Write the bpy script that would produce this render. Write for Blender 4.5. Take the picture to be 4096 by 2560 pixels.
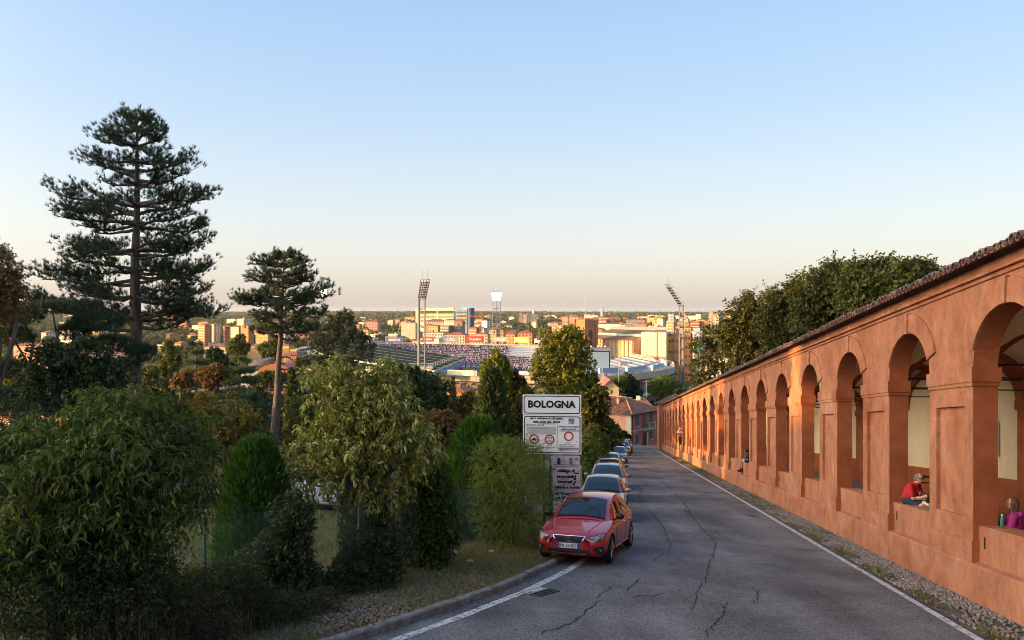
import bpy, bmesh, math, random
import numpy as np
from mathutils import Vector, Matrix
for o in list(bpy.data.objects): bpy.data.objects.remove(o)
scene = bpy.context.scene
COL = scene.collection
# ------------------------------------------------------------------ camera
F = 740.0
cam = bpy.data.objects.new('camera', bpy.data.cameras.new('camera'))
COL.objects.link(cam)
cam.data.sensor_width = 36.0
cam.data.lens = 36.0 * F / 1024.0
cam.data.shift_y = -10.0 / 1024.0
cam.data.clip_start = 0.1
cam.data.clip_end = 40000
cam.location = (0, 0, 0)
cam.rotation_euler = (math.radians(90), 0, 0)
scene.camera = cam
# ------------------------------------------------------------------ sky and sun
EXPO = 2.05
SKYK = 1.0 / (0.15 * 2 ** EXPO)
SUN_EL = math.radians(5.0)
SUN_DIR = Vector((-0.975, -0.22, 0)).normalized() * math.cos(SUN_EL) + Vector((0, 0, math.sin(SUN_EL)))
world = bpy.data.worlds.new("World")
scene.world = world
world.use_nodes = True
wn, wl = world.node_tree.nodes, world.node_tree.links
bg = wn['Background']
sky = wn.new('ShaderNodeTexSky')
sky.sky_type = 'NISHITA'
sky.sun_disc = False
sky.sun_elevation = SUN_EL
sky.sun_rotation = math.atan2(SUN_DIR.x, SUN_DIR.y)
sky.altitude = 100
sky.air_density = 1.0
sky.dust_density = 1.2
sky.ozone_density = 1.5
# the evening sky: Nishita, pulled towards the pale pink-to-blue gradient of this evening (a function of elevation only)
wtc = wn.new('ShaderNodeTexCoord'); wsx = wn.new('ShaderNodeSeparateXYZ'); wl.new(wtc.outputs['Generated'], wsx.inputs[0])
wrp = wn.new('ShaderNodeValToRGB'); wrp.color_ramp.interpolation = 'B_SPLINE'
SKY = [(0.0, (0.66, 0.59, 0.56)), (0.03, (0.76, 0.69, 0.65)), (0.07, (0.85, 0.82, 0.79)), (0.14, (0.78, 0.85, 0.91)), (0.25, (0.54, 0.72, 0.94)), (0.40, (0.42, 0.645, 0.97)), (1.0, (0.13, 0.34, 0.80))]
for i, (p_, c_) in enumerate(SKY):
 e_ = wrp.color_ramp.elements[i] if i < 2 else wrp.color_ramp.elements.new(p_)
 e_.position = p_; e_.color = (*c_, 1)
wl.new(wsx.outputs['Z'], wrp.inputs[0])
wmx = wn.new('ShaderNodeMix'); wmx.data_type = 'RGBA'; wmx.inputs[0].default_value = 0.86
wl.new(sky.outputs[0], wmx.inputs[6]); wsc = wn.new('ShaderNodeVectorMath'); wsc.operation = 'SCALE'; wsc.inputs['Scale'].default_value = SKYK
wl.new(wrp.outputs[0], wsc.inputs[0])
# warm glow of the sky round the low sun
wdt = wn.new('ShaderNodeVectorMath'); wdt.operation = 'DOT_PRODUCT'; wdt.inputs[1].default_value = SUN_DIR; wl.new(wtc.outputs['Generated'], wdt.inputs[0])
wh = wn.new('ShaderNodeMapRange'); wh.inputs[1].default_value = -1; wh.inputs[2].default_value = 1; wl.new(wdt.outputs['Value'], wh.inputs[0])
wpw = wn.new('ShaderNodeMath'); wpw.operation = 'POWER'; wpw.inputs[1].default_value = 14; wl.new(wh.outputs[0], wpw.inputs[0])
wgl = wn.new('ShaderNodeVectorMath'); wgl.operation = 'SCALE'; wgl.inputs[0].default_value = [15 * SKYK * q for q in (1.0, .80, .56)]; wl.new(wpw.outputs[0], wgl.inputs['Scale'])
wad = wn.new('ShaderNodeVectorMath'); wad.operation = 'ADD'; wl.new(wsc.outputs[0], wad.inputs[0]); wl.new(wgl.outputs[0], wad.inputs[1]); wl.new(wad.outputs[0], wmx.inputs[7])
wl.new(wmx.outputs[2], bg.inputs[0])
bg.inputs[1].default_value = 0.15
sl = bpy.data.lights.new('sun', 'SUN')
sl.energy = 2.8
sl.angle = math.radians(0.53)
sl.color = (1.0, 0.55, 0.18)
sun = bpy.data.objects.new('sun', sl)
COL.objects.link(sun)
sun.rotation_euler = (-SUN_DIR).to_track_quat('-Z', 'Y').to_euler()
sun.location = SUN_DIR * 300
scene.view_settings.view_transform = 'Standard'
scene.view_settings.look = 'None'
scene.view_settings.exposure = EXPO
scene.view_settings.gamma = 1.0
scene.view_settings.use_curve_mapping = False
scene.cycles.filter_width = 0.95
scene.cycles.max_bounces = 7
scene.cycles.diffuse_bounces = 5
scene.cycles.glossy_bounces = 3
scene.cycles.transmission_bounces = 5
scene.cycles.transparent_max_bounces = 6
scene.cycles.volume_bounces = 0
scene.cycles.caustics_reflective = False
scene.cycles.caustics_refractive = False
scene.cycles.use_denoising = True
try:
 scene.cycles.denoiser = 'OPENIMAGEDENOISE'
except Exception:
 pass
R = random.Random(11)
NP = np.random.default_rng(5)
def at(px, py, D):
 """point seen at pixel (px,py) of the 1024x640 picture, D metres ahead"""
 return Vector(((px - 512.0) / F * D, D, (310.0 - py) / F * D))
# ------------------------------------------------------------------ object helpers
def tag(o, label=None, cat=None, group=None, kind=None):
 if label: o['label'] = label
 if cat: o['category'] = cat
 if group: o['group'] = group
 if kind: o['kind'] = kind
 return o
def empty(name, loc=(0, 0, 0), label=None, cat=None, group=None, rz=0.0, kind=None):
 o = bpy.data.objects.new(name, None)
 o.empty_display_size = 0.2
 COL.objects.link(o)
 o.location = loc
 o.rotation_euler = (0, 0, rz)
 return tag(o, label, cat, group, kind)
def link(name, mesh, parent=None, loc=(0, 0, 0), rz=0.0):
 o = bpy.data.objects.new(name, mesh)
 COL.objects.link(o)
 o.location = loc
 o.rotation_euler = (0, 0, rz)
 if parent is not None: o.parent = parent
 return o
KIDS = {}
def copy_tree(o, parent=None, depth=0):
 c = o.copy()
 COL.objects.link(c)
 if parent is not None: c.parent = parent
 if depth < 3:
  for ch in list(o.children): copy_tree(ch, c, depth + 1)
 return c
class MB:
 """collects plain geometry, then links it as one mesh object"""
 def __init__(s):
  s.v = []; s.f = []; s.m = []; s.cur = 0
 def add(s, vs, fs):
  b = len(s.v)
  s.v.extend([tuple(p) for p in vs])
  for f in fs:
   s.f.append(tuple(b + i for i in f)); s.m.append(s.cur)
  return s
 def box(s, c, size, rz=0.0, M=None, skip=()):
  hx, hy, hz = size[0] / 2, size[1] / 2, size[2] / 2
  vs = [Vector((x * hx, y * hy, z * hz)) for z in (-1, 1) for y in (-1, 1) for x in (-1, 1)]
  if rz: 
   ca, sa = math.cos(rz), math.sin(rz)
   vs = [Vector((p.x * ca - p.y * sa, p.x * sa + p.y * ca, p.z)) for p in vs]
  vs = [p + Vector(c) for p in vs]
  if M is not None: vs = [M @ p for p in vs]
  fs = [(0, 2, 3, 1), (4, 5, 7, 6), (0, 1, 5, 4), (2, 6, 7, 3), (0, 4, 6, 2), (1, 3, 7, 5)]
  return s.add(vs, [f for i, f in enumerate(fs) if i not in skip])
 def quad(s, a, b, c, d):
  return s.add([a, b, c, d], [(0, 1, 2, 3)])
 def prism(s, poly, z0, z1, cap=True):
  n = len(poly)
  vs = [(p[0], p[1], z0) for p in poly] + [(p[0], p[1], z1) for p in poly]
  fs = [(i, (i + 1) % n, n + (i + 1) % n, n + i) for i in range(n)]
  if cap: fs += [tuple(range(n - 1, -1, -1)), tuple(range(n, 2 * n))]
  return s.add(vs, fs)
 def tube(s, pts, rads, n=6, cap=True):
  pts = [Vector(p) for p in pts]
  if not isinstance(rads, (list, tuple)): rads = [rads] * len(pts)
  rings = []
  up0 = Vector((0.13, 0.21, 1)).normalized()
  vs = []
  for i, p in enumerate(pts):
   d = (pts[min(i + 1, len(pts) - 1)] - pts[max(i - 1, 0)])
   if d.length < 1e-9: d = Vector((0, 0, 1))
   d.normalize()
   a = d.cross(up0)
   if a.length < 0.05: a = d.cross(Vector((1, 0, 0.1)))
   a.normalize(); b = d.cross(a)
   for k in range(n):
    t = 2 * math.pi * k / n
    vs.append(p + (a * math.cos(t) + b * math.sin(t)) * rads[i])
  fs = []
  for i in range(len(pts) - 1):
   for k in range(n):
    k2 = (k + 1) % n
    fs.append((i * n + k, i * n + k2, (i + 1) * n + k2, (i + 1) * n + k))
  if cap:
   fs.append(tuple(range(n - 1, -1, -1)))
   L = (len(pts) - 1) * n
   fs.append(tuple(range(L, L + n)))
  return s.add(vs, fs)
 def lathe(s, prof, c=(0, 0, 0), n=16):
  """prof: [(r,z)...] about the vertical through c"""
  vs = []
  for r, z in prof:
   for k in range(n):
    t = 2 * math.pi * k / n
    vs.append((c[0] + r * math.cos(t), c[1] + r * math.sin(t), c[2] + z))
  fs = []
  for i in range(len(prof) - 1):
   for k in range(n):
    k2 = (k + 1) % n
    fs.append((i * n + k, i * n + k2, (i + 1) * n + k2, (i + 1) * n + k))
  fs.append(tuple(range(n - 1, -1, -1)))
  L = (len(prof) - 1) * n
  fs.append(tuple(range(L, L + n)))
  return s.add(vs, fs)
 def grid(s, P, closed=False):
  """P[i][j] points -> quads"""
  ni, nj = len(P), len(P[0])
  vs = [p for row in P for p in row]
  fs = []
  for i in range(ni - 1 + (1 if closed else 0)):
   for j in range(nj - 1):
    i2 = (i + 1) % ni
    fs.append((i * nj + j, i2 * nj + j, i2 * nj + j + 1, i * nj + j + 1))
  return s.add(vs, fs)
 def mesh(s, name, mats, smooth=False):
  me = bpy.data.meshes.new(name)
  me.from_pydata(s.v, [], s.f)
  for m in (mats if isinstance(mats, (list, tuple)) else [mats]): me.materials.append(m)
  if any(s.m): me.polygons.foreach_set('material_index', s.m)
  if smooth: me.polygons.foreach_set('use_smooth', [True] * len(s.f))
  me.update()
  return me
 def build(s, name, mats, parent=None, smooth=False, loc=(0, 0, 0), rz=0.0):
  return link(name, s.mesh(name, mats, smooth), parent, loc, rz)
def np_mesh(name, V, Fc, mat, smooth=False):
 """V (N,3), Fc (M,k) arrays, k = 3 or 4"""
 me = bpy.data.meshes.new(name)
 V = np.asarray(V, dtype=np.float32); Fc = np.asarray(Fc, dtype=np.int32)
 me.vertices.add(len(V)); me.vertices.foreach_set('co', V.ravel())
 k = Fc.shape[1]
 me.loops.add(Fc.size); me.loops.foreach_set('vertex_index', Fc.ravel())
 me.polygons.add(len(Fc))
 me.polygons.foreach_set('loop_start', np.arange(0, Fc.size, k, dtype=np.int32))
 if smooth: me.polygons.foreach_set('use_smooth', np.ones(len(Fc), dtype=bool))
 for m in (mat if isinstance(mat, (list, tuple)) else [mat]): me.materials.append(m)
 me.update(calc_edges=True)
 me.validate()
 return me
LEAFGAIN = 1.55
# ------------------------------------------------------------------ materials
def new_mat(name):
 m = bpy.data.materials.new(name)
 m.use_nodes = True
 nt = m.node_tree
 return m, nt.nodes, nt.links, nt.nodes['Principled BSDF']
def mat(name, col, col2=None, scale=3.0, rough=0.8, metal=0.0, spec=0.4, bump=0.0, bscale=40.0, detail=6.0,
  coat=0.0, lo=0.35, hi=0.65, stretch=None, emit=None, estr=0.0, fine=0.0, fscale=200.0, trans=0.0, alpha=1.0):
 m, N, L, b = new_mat(name)
 b.inputs['Roughness'].default_value = rough
 b.inputs['Metallic'].default_value = metal
 b.inputs['Specular IOR Level'].default_value = spec
 b.inputs['Coat Weight'].default_value = coat
 b.inputs['Coat Roughness'].default_value = 0.04
 b.inputs['Base Color'].default_value = (*col, 1)
 if trans: b.inputs['Transmission Weight'].default_value = trans
 if emit:
  b.inputs['Emission Color'].default_value = (*emit, 1); b.inputs['Emission Strength'].default_value = estr
 tc = None
 if col2 or bump or fine:
  tc = N.new('ShaderNodeTexCoord')
  src = tc.outputs['Object']
  if stretch:
   mp = N.new('ShaderNodeMapping'); mp.inputs['Scale'].default_value = stretch
   L.new(src, mp.inputs[0]); src = mp.outputs[0]
 if col2:
  nz = N.new('ShaderNodeTexNoise'); nz.inputs['Scale'].default_value = scale
  nz.inputs['Detail'].default_value = detail; nz.inputs['Roughness'].default_value = 0.62
  L.new(src, nz.inputs['Vector'])
  rp = N.new('ShaderNodeValToRGB')
  rp.color_ramp.elements[0].position = lo; rp.color_ramp.elements[0].color = (*col, 1)
  rp.color_ramp.elements[1].position = hi; rp.color_ramp.elements[1].color = (*col2, 1)
  L.new(nz.outputs['Fac'], rp.inputs[0])
  outc = rp.outputs[0]
  if fine:
   n2 = N.new('ShaderNodeTexNoise'); n2.inputs['Scale'].default_value = fscale; n2.inputs['Detail'].default_value = 2
   L.new(src, n2.inputs['Vector'])
   mr = N.new('ShaderNodeMapRange'); mr.inputs[1].default_value = 0.3; mr.inputs[2].default_value = 0.7
   mr.inputs[3].default_value = 1 - fine; mr.inputs[4].default_value = 1 + fine
   L.new(n2.outputs['Fac'], mr.inputs[0])
   vm = N.new('ShaderNodeVectorMath'); vm.operation = 'SCALE'
   L.new(outc, vm.inputs[0]); L.new(mr.outputs[0], vm.inputs['Scale'])
   outc = vm.outputs[0]
  L.new(outc, b.inputs['Base Color'])
 if bump:
  nb = N.new('ShaderNodeTexNoise'); nb.inputs['Scale'].default_value = bscale; nb.inputs['Detail'].default_value = 5
  L.new(src, nb.inputs['Vector'])
  bp = N.new('ShaderNodeBump'); bp.inputs['Strength'].default_value = bump; bp.inputs['Distance'].default_value = 0.02
  L.new(nb.outputs['Fac'], bp.inputs['Height']); L.new(bp.outputs[0], b.inputs['Normal'])
 return m
def leaf_mat(name, cols, transl=0.35, rough=0.55, gloss=0.015):
 """every leaf (mesh island) takes its own colour from the ramp"""
 m = bpy.data.materials.new(name); m.use_nodes = True
 N, L = m.node_tree.nodes, m.node_tree.links
 N.clear()
 out = N.new('ShaderNodeOutputMaterial')
 g = N.new('ShaderNodeNewGeometry')
 rp = N.new('ShaderNodeValToRGB')
 els = rp.color_ramp.elements
 n = len(cols)
 cols = [tuple(min(.9, q * LEAFGAIN) for q in c) for c in cols]
 els[0].position = 0; els[0].color = (*cols[0], 1)
 els[1].position = 1; els[1].color = (*cols[-1], 1)
 for i in range(1, n - 1):
  e = els.new(i / (n - 1)); e.color = (*cols[i], 1)
 L.new(g.outputs['Random Per Island'], rp.inputs[0])
 d = N.new('ShaderNodeBsdfDiffuse'); t = N.new('ShaderNodeBsdfTranslucent')
 L.new(rp.outputs[0], d.inputs[0]); L.new(rp.outputs[0], t.inputs[0])
 mx = N.new('ShaderNodeMixShader'); mx.inputs[0].default_value = transl
 L.new(d.outputs[0], mx.inputs[1]); L.new(t.outputs[0], mx.inputs[2])
 gl = N.new('ShaderNodeBsdfGlossy'); gl.inputs['Roughness'].default_value = rough
 m2 = N.new('ShaderNodeMixShader'); m2.inputs[0].default_value = gloss
 L.new(mx.outputs[0], m2.inputs[1]); L.new(gl.outputs[0], m2.inputs[2])
 L.new(m2.outputs[0], out.inputs[0])
 return m
def tile_mat(name, cols, transl=0.0):
 m, N, L, b = new_mat(name)
 g = N.new('ShaderNodeNewGeometry'); rp = N.new('ShaderNodeValToRGB')
 els = rp.color_ramp.elements; n = len(cols)
 els[0].position = 0; els[0].color = (*cols[0], 1); els[1].position = 1; els[1].color = (*cols[-1], 1)
 for i in range(1, n - 1):
  e = els.new(i / (n - 1)); e.color = (*cols[i], 1)
 L.new(g.outputs['Random Per Island'], rp.inputs[0])
 L.new(rp.outputs[0], b.inputs['Base Color'])
 b.inputs['Roughness'].default_value = 0.85
 return m
def obj_rand_mat(name, cols, rough=0.85):
 m, N, L, b = new_mat(name)
 g = N.new('ShaderNodeObjectInfo'); rp = N.new('ShaderNodeValToRGB')
 els = rp.color_ramp.elements; n = len(cols)
 els[0].position = 0; els[0].color = (*cols[0], 1); els[1].position = 1; els[1].color = (*cols[-1], 1)
 for i in range(1, n - 1):
  e = els.new(i / (n - 1)); e.color = (*cols[i], 1)
 L.new(g.outputs['Random'], rp.inputs[0])
 nz = N.new('ShaderNodeTexNoise'); nz.inputs['Scale'].default_value = 14
 tc = N.new('ShaderNodeTexCoord'); L.new(tc.outputs['Object'], nz.inputs['Vector'])
 mr = N.new('ShaderNodeMapRange'); mr.inputs[3].default_value = 0.7; mr.inputs[4].default_value = 1.3
 L.new(nz.outputs['Fac'], mr.inputs[0])
 vm = N.new('ShaderNodeVectorMath'); vm.operation = 'SCALE'
 L.new(rp.outputs[0], vm.inputs[0]); L.new(mr.outputs[0], vm.inputs['Scale'])
 L.new(vm.outputs[0], b.inputs['Base Color'])
 b.inputs['Roughness'].default_value = rough
 return m
MT = {}
MT['white'] = mat('white_paint', (0.75, 0.75, 0.74), (0.62, 0.62, 0.6), rough=0.5)
MT['black'] = mat('black_paint', (0.012, 0.012, 0.014), rough=0.4)
MT['metal_grey'] = mat('grey_metal', (0.32, 0.33, 0.34), (0.24, 0.25, 0.26), rough=0.45, metal=0.6)
MT['green_post'] = mat('green_post', (0.02, 0.10, 0.06), (0.03, 0.07, 0.05), rough=0.5)
MT['bark'] = mat('bark', (0.055, 0.04, 0.03), (0.15, 0.115, 0.09), scale=9, rough=0.95, bump=0.8, bscale=22, stretch=(1, 1, 0.25))
MT['bark_grey'] = mat('grey_bark', (0.08, 0.07, 0.06), (0.2, 0.18, 0.15), scale=9, rough=0.95, bump=0.8, bscale=22, stretch=(1, 1, 0.25))
MT['dark_glass'] = mat('window_glass', (0.012, 0.014, 0.018), rough=0.08, spec=0.6)
# ------------------------------------------------------------------ text
def text_mesh(body, size, align='CENTER', bold=0.0, ext=0.0, spacing=1.0):
 cu = bpy.data.curves.new('lettering', 'FONT')
 cu.body = body; cu.size = size; cu.align_x = align; cu.align_y = 'CENTER'
 cu.offset = bold; cu.extrude = ext; cu.space_character = spacing
 cu.resolution_u = 2
 o = bpy.data.objects.new('lettering_tmp', cu)
 COL.objects.link(o)
 dg = bpy.context.evaluated_depsgraph_get()
 me = bpy.data.meshes.new_from_object(o.evaluated_get(dg))
 bpy.data.objects.remove(o)
 me.name = 'lettering'
 return me
def place_text(mb, body, size, Mx, bold=0.0, align='CENTER', spacing=1.0, width=None):
 """adds flat letters to mb; Mx maps text plane (x right, y up, z out) into the mesh's space"""
 me = text_mesh(body, size, align, bold, 0.0, spacing)
 xs = [v.co.x for v in me.vertices]
 sx = 1.0
 if width and xs: sx = width / max(1e-6, max(xs) - min(xs))
 mb.add([Mx @ Vector((v.co.x * sx, v.co.y, v.co.z)) for v in me.vertices], [tuple(p.vertices) for p in me.polygons])
 bpy.data.meshes.remove(me)
# ------------------------------------------------------------------ the lie of the land
PLAIN = -48.0
EX, EY, ESL = 0.1377, 0.9905, -0.1555   # portico direction (horizontal) and fall per metre
NX, NY = 0.9905, -0.1377
def slope_plane(x, y):
 return -3.3 - 0.0214 * x - 0.1535 * y
def wallpt(l, t, h=0.0):
 """portico coordinates: l metres downhill, t metres to the right of the front face, h above the foot of the wall"""
 return Vector((7.0 + EX * l + NX * t, EY * l + NY * t, -3.43 + ESL * l + h))
def wall_lt(x, y):
 dx = x - 7.0
 return dx * EX + y * EY, dx * NX + y * NY
def smax(a, b, k):
 h = max(k - abs(a - b), 0.0) / k
 return max(a, b) + h * h * k * 0.25
CREST = [(-400, 24), (-120, 20), (-40, 15), (-10, 10), (9, 5.5), (13, 3.5), (18, 0), (26, -2.0), (44, -5.0), (52, -8), (75, -15), (110, -22), (400, -60)]
def crest(y):
 for (a, za), (b, zb) in zip(CREST, CREST[1:]):
  if y <= b: return za + (zb - za) * (max(y, a) - a) / (b - a)
 return CREST[-1][1]
def ground(x, y):
 z = slope_plane(x, y)
 l, t = wall_lt(x, y)
 if t > 6: z += min((t - 6) * 0.10, 5.0) * max(0.0, min(1.0, (170 - y) / 60.0))
 if x < -60:
  c = crest(y)
  z = smax(z, c - abs(x + 125) * 0.42, 8.0)
 if y > 135: z -= (y - 135) * 0.06
 return smax(z, PLAIN, 14.0)
ys = [-160, -120, -90, -60, -40, -28, -20, -14, -8, -4, 0, 3, 6, 9, 12, 15, 18, 21, 25, 30, 35, 40, 46, 52, 58, 65, 72, 80, 90, 100, 112, 125, 140,
  155, 175, 200, 230, 260, 300, 350, 420, 520, 700, 1000, 1600, 2600, 4500, 8000, 14000]
xs = [-12000, -7000, -4000, -2200, -1200, -700, -450, -320, -240, -200, -170, -150, -140, -132, -125, -118, -110, -100, -90, -80, -70, -60, -50, -42, -35, -28, -23, -18,
  -14, -11, -8.5, -6, -4, -2, 0, 2, 4, 6, 8, 10, 12, 14, 17, 20, 24, 29, 35, 42, 52, 66, 85, 110, 150, 210, 300, 450, 700, 1200, 2200, 4000, 7000, 12000]
def terr(x, y):
 z = ground(x, y)
 l, t = wall_lt(x, y)
 if -0.8 < t < 6 and -30 < l < 115: z -= 0.6          # kept below the floor of the portico
 elif -11 < t <= -0.8 and -6 < y < 128: z -= 0.05        # below the road sheet
 if y > 2500: 
  r = 22 * (0.5 + 0.5 * math.sin(x * 0.0011 + 2.0)) * max(0, -x + 1500) / 8000 + 10
  z += r * min(1.0, (y - 2500) / 4500.0)
 return z
MT['soil'] = mat('grassy_soil', (0.07, 0.075, 0.03), (0.15, 0.12, 0.06), scale=0.35, rough=1.0, spec=0.0, bump=0.5, bscale=6, fine=0.35, fscale=9)
tb = MB()
tb.grid([[(x, y, terr(x, y)) for y in ys] for x in xs])
tag(tb.build('ground', MT['soil'], smooth=True), 'grassy hillside falling away to the city plain', kind='structure')
# ------------------------------------------------------------------ road
LEFT_EDGE = [(-30, -14), (-21, -7.5), (-14.5, -2.0), (-9.5, 3.4), (-5.0, 7.7), (-3.25, 9.8), (-2.3, 11.1), (-1.5, 12.35), (-0.72, 13.7), (0.08, 15.2), (1.3, 18.1), (2.2, 22.0),
    (3.3, 30), (5.4, 45), (7.5, 60), (10.0, 78), (12.2, 93), (14.5, 108), (16.8, 120), (20.5, 128.5)]
def lerp_edge(tt):
 """point on the left edge by fraction of its length (chord interpolation)"""
 n = len(LEFT_EDGE) - 1
 i = min(int(tt * n), n - 1); f = tt * n - i
 a, b = LEFT_EDGE[i], LEFT_EDGE[i + 1]
 return (a[0] + (b[0] - a[0]) * f, a[1] + (b[1] - a[1]) * f)
def catmull(P, sub=6):
 out = []
 for i in range(len(P) - 1):
  p0, p1, p2, p3 = P[max(i - 1, 0)], P[i], P[i + 1], P[min(i + 2, len(P) - 1)]
  for k in range(sub):
   t = k / sub
   out.append(tuple(0.5 * ((2 * p1[j]) + (-p0[j] + p2[j]) * t + (2 * p0[j] - 5 * p1[j] + 4 * p2[j] - p3[j]) * t * t + (-p0[j] + 3 * p1[j] - 3 * p2[j] + p3[j]) * t ** 3) for j in range(len(p1))))
 out.append(tuple(P[-1]))
 return out
EDGE = catmull(LEFT_EDGE, 6)
def road_z(x, y):
 return slope_plane(x, y)
def right_of(x, y):
 l, t = wall_lt(x, y)
 return l, t
m, N, L, b = new_mat('asphalt')
tc = N.new('ShaderNodeTexCoord')
n1 = N.new('ShaderNodeTexNoise'); n1.inputs['Scale'].default_value = 0.45; n1.inputs['Detail'].default_value = 7; n1.inputs['Roughness'].default_value = 0.65
n2 = N.new('ShaderNodeTexNoise'); n2.inputs['Scale'].default_value = 28; n2.inputs['Detail'].default_value = 3
n3 = N.new('ShaderNodeTexVoronoi'); n3.inputs['Scale'].default_value = 75
for n in (n1, n2, n3): L.new(tc.outputs['Object'], n.inputs['Vector'])
r1 = N.new('ShaderNodeValToRGB')
r1.color_ramp.elements[0].position = 0.34; r1.color_ramp.elements[0].color = (0.125, 0.116, 0.110, 1)
r1.color_ramp.elements[1].position = 0.72; r1.color_ramp.elements[1].color = (0.25, 0.232, 0.222, 1)
L.new(n1.outputs['Fac'], r1.inputs[0])
mr = N.new('ShaderNodeMapRange'); mr.inputs[1].default_value = 0.28; mr.inputs[2].default_value = 0.72; mr.inputs[3].default_value = 0.45; mr.inputs[4].default_value = 1.6
L.new(n2.outputs['Fac'], mr.inputs[0])
mr2 = N.new('ShaderNodeMapRange'); mr2.inputs[1].default_value = 0.0; mr2.inputs[2].default_value = 0.7; mr2.inputs[3].default_value = 1.35; mr2.inputs[4].default_value = 0.65
L.new(n3.outputs['Distance'], mr2.inputs[0])
mm = N.new('ShaderNodeMath'); mm.operation = 'MULTIPLY'; L.new(mr.outputs[0], mm.inputs[0]); L.new(mr2.outputs[0], mm.inputs[1])
# polished tyre tracks and old stains, drawn out along the road
mp4 = N.new('ShaderNodeMapping'); mp4.inputs['Rotation'].default_value = (0, 0, .138); mp4.inputs['Scale'].default_value = (.9, .07, 1); L.new(tc.outputs['Object'], mp4.inputs[0])
n4 = N.new('ShaderNodeTexNoise'); n4.inputs['Scale'].default_value = 1.0; n4.inputs['Detail'].default_value = 4; L.new(mp4.outputs[0], n4.inputs['Vector'])
mr4 = N.new('ShaderNodeMapRange'); mr4.inputs[1].default_value = .3; mr4.inputs[2].default_value = .7; mr4.inputs[3].default_value = .74; mr4.inputs[4].default_value = 1.22; L.new(n4.outputs['Fac'], mr4.inputs[0])
n5 = N.new('ShaderNodeTexNoise'); n5.inputs['Scale'].default_value = .8; n5.inputs['Detail'].default_value = 6; L.new(tc.outputs['Object'], n5.inputs['Vector'])
mr5 = N.new('ShaderNodeMapRange'); mr5.inputs[1].default_value = .62; mr5.inputs[2].default_value = .70; mr5.inputs[3].default_value = 1.0; mr5.inputs[4].default_value = .66; L.new(n5.outputs['Fac'], mr5.inputs[0])
for q_ in (mr4, mr5):
 m6 = N.new('ShaderNodeMath'); m6.operation = 'MULTIPLY'; L.new(mm.outputs[0], m6.inputs[0]); L.new(q_.outputs[0], m6.inputs[1]); mm = m6
vm = N.new('ShaderNodeVectorMath'); vm.operation = 'SCALE'; L.new(r1.outputs[0], vm.inputs[0]); L.new(mm.outputs[0], vm.inputs['Scale'])
L.new(vm.outputs[0], b.inputs['Base Color'])
b.inputs['Roughness'].default_value = 0.9; b.inputs['Specular IOR Level'].default_value = 0.12
bp = N.new('ShaderNodeBump'); bp.inputs['Strength'].default_value = 0.7; bp.inputs['Distance'].default_value = 0.008
L.new(n3.outputs['Distance'], bp.inputs['Height']); L.new(bp.outputs[0], b.inputs['Normal'])
MT['asphalt'] = m
rb = MB()
rows = []
for (x, y) in EDGE:
 # the far border of the row is the wall side (t = -1.0)
 l, t = wall_lt(x, y)
 a = Vector((x, y))
 lx = max(l - (8 if y < 10 else 0), -26 + (l + 26) * 0.9)
 e = wallpt(lx, -1.02); e2 = Vector((e.x, e.y))
 row = []
 for k in range(13):
  p = a.lerp(e2, k / 12)
  row.append((p.x, p.y, road_z(p.x, p.y)))
 rows.append(row)
rb.grid(rows)
road = rb.build('road', MT['asphalt'], smooth=True)
tag(road, 'worn grey asphalt road running downhill', kind='structure')
# the cross street at the bottom, turning off to the right behind the portico
cb = MB()
cb.grid([[(x, y, slope_plane(x, y) + 0.004 + (0 if y < 130 else -(y - 130) * 0.02)) for y in (112, 118, 124, 130, 136)] for x in (15, 18.5, 21, 24, 28, 34, 42)])
tag(cb.build('side_street', MT['asphalt']), 'asphalt street turning off at the foot of the hill', kind='structure')
def ribbon(pts, w, dz, mb, wfun=None):
 """flat strip along pts [(x,y)] on the road surface"""
 P = []
 for i, p in enumerate(pts):
  a = Vector(pts[max(i - 1, 0)][:2]); c = Vector(pts[min(i + 1, len(pts) - 1)][:2])
  d = (c - a); d.normalize()
  n = Vector((-d.y, d.x))
  ww = w * (wfun(i) if wfun else 1.0) / 2
  p = Vector(p[:2])
  q, r = p + n * ww, p - n * ww
  P.append([(q.x, q.y, road_z(q.x, q.y) + dz), (r.x, r.y, road_z(r.x, r.y) + dz)])
 mb.grid(P)
# worn white paint
m, N, L, b = new_mat('road_paint')
tc = N.new('ShaderNodeTexCoord')
n1 = N.new('ShaderNodeTexNoise'); n1.inputs['Scale'].default_value = 9; n1.inputs['Detail'].default_value = 8; n1.inputs['Roughness'].default_value = 0.75
L.new(tc.outputs['Object'], n1.inputs['Vector'])
r1 = N.new('ShaderNodeValToRGB')
r1.color_ramp.elements[0].position = 0.42; r1.color_ramp.elements[0].color = (0.12, 0.115, 0.09, 1)
r1.color_ramp.elements[1].position = 0.50; r1.color_ramp.elements[1].color = (0.56, 0.55, 0.53, 1)
L.new(n1.outputs['Fac'], r1.inputs[0]); L.new(r1.outputs[0], b.inputs['Base Color'])
b.inputs['Roughness'].default_value = 0.75
MT['road_paint'] = m
lm = MB()
ribbon([wallpt(l, -1.16)[:2] for l in np.linspace(-6, 112, 120)], 0.15, 0.005, lm, lambda i: R.uniform(0.85, 1.1))
ln = lm.build('edge_line', MT['road_paint']); tag(ln, 'worn white edge line beside the cobbled gutter', kind='structure')
lm = MB()
off = []
for i in range(len(EDGE) - 1):
 x, y = EDGE[i]
 if y < -6 or y > 21: continue
 d = Vector((EDGE[i + 1][0] - x, EDGE[i + 1][1] - y)).normalized()
 off.append((x + d.y * 0.42, y - d.x * 0.42))
ribbon(off, 0.17, 0.005, lm, lambda i: R.uniform(0.9, 1.1))
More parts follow.
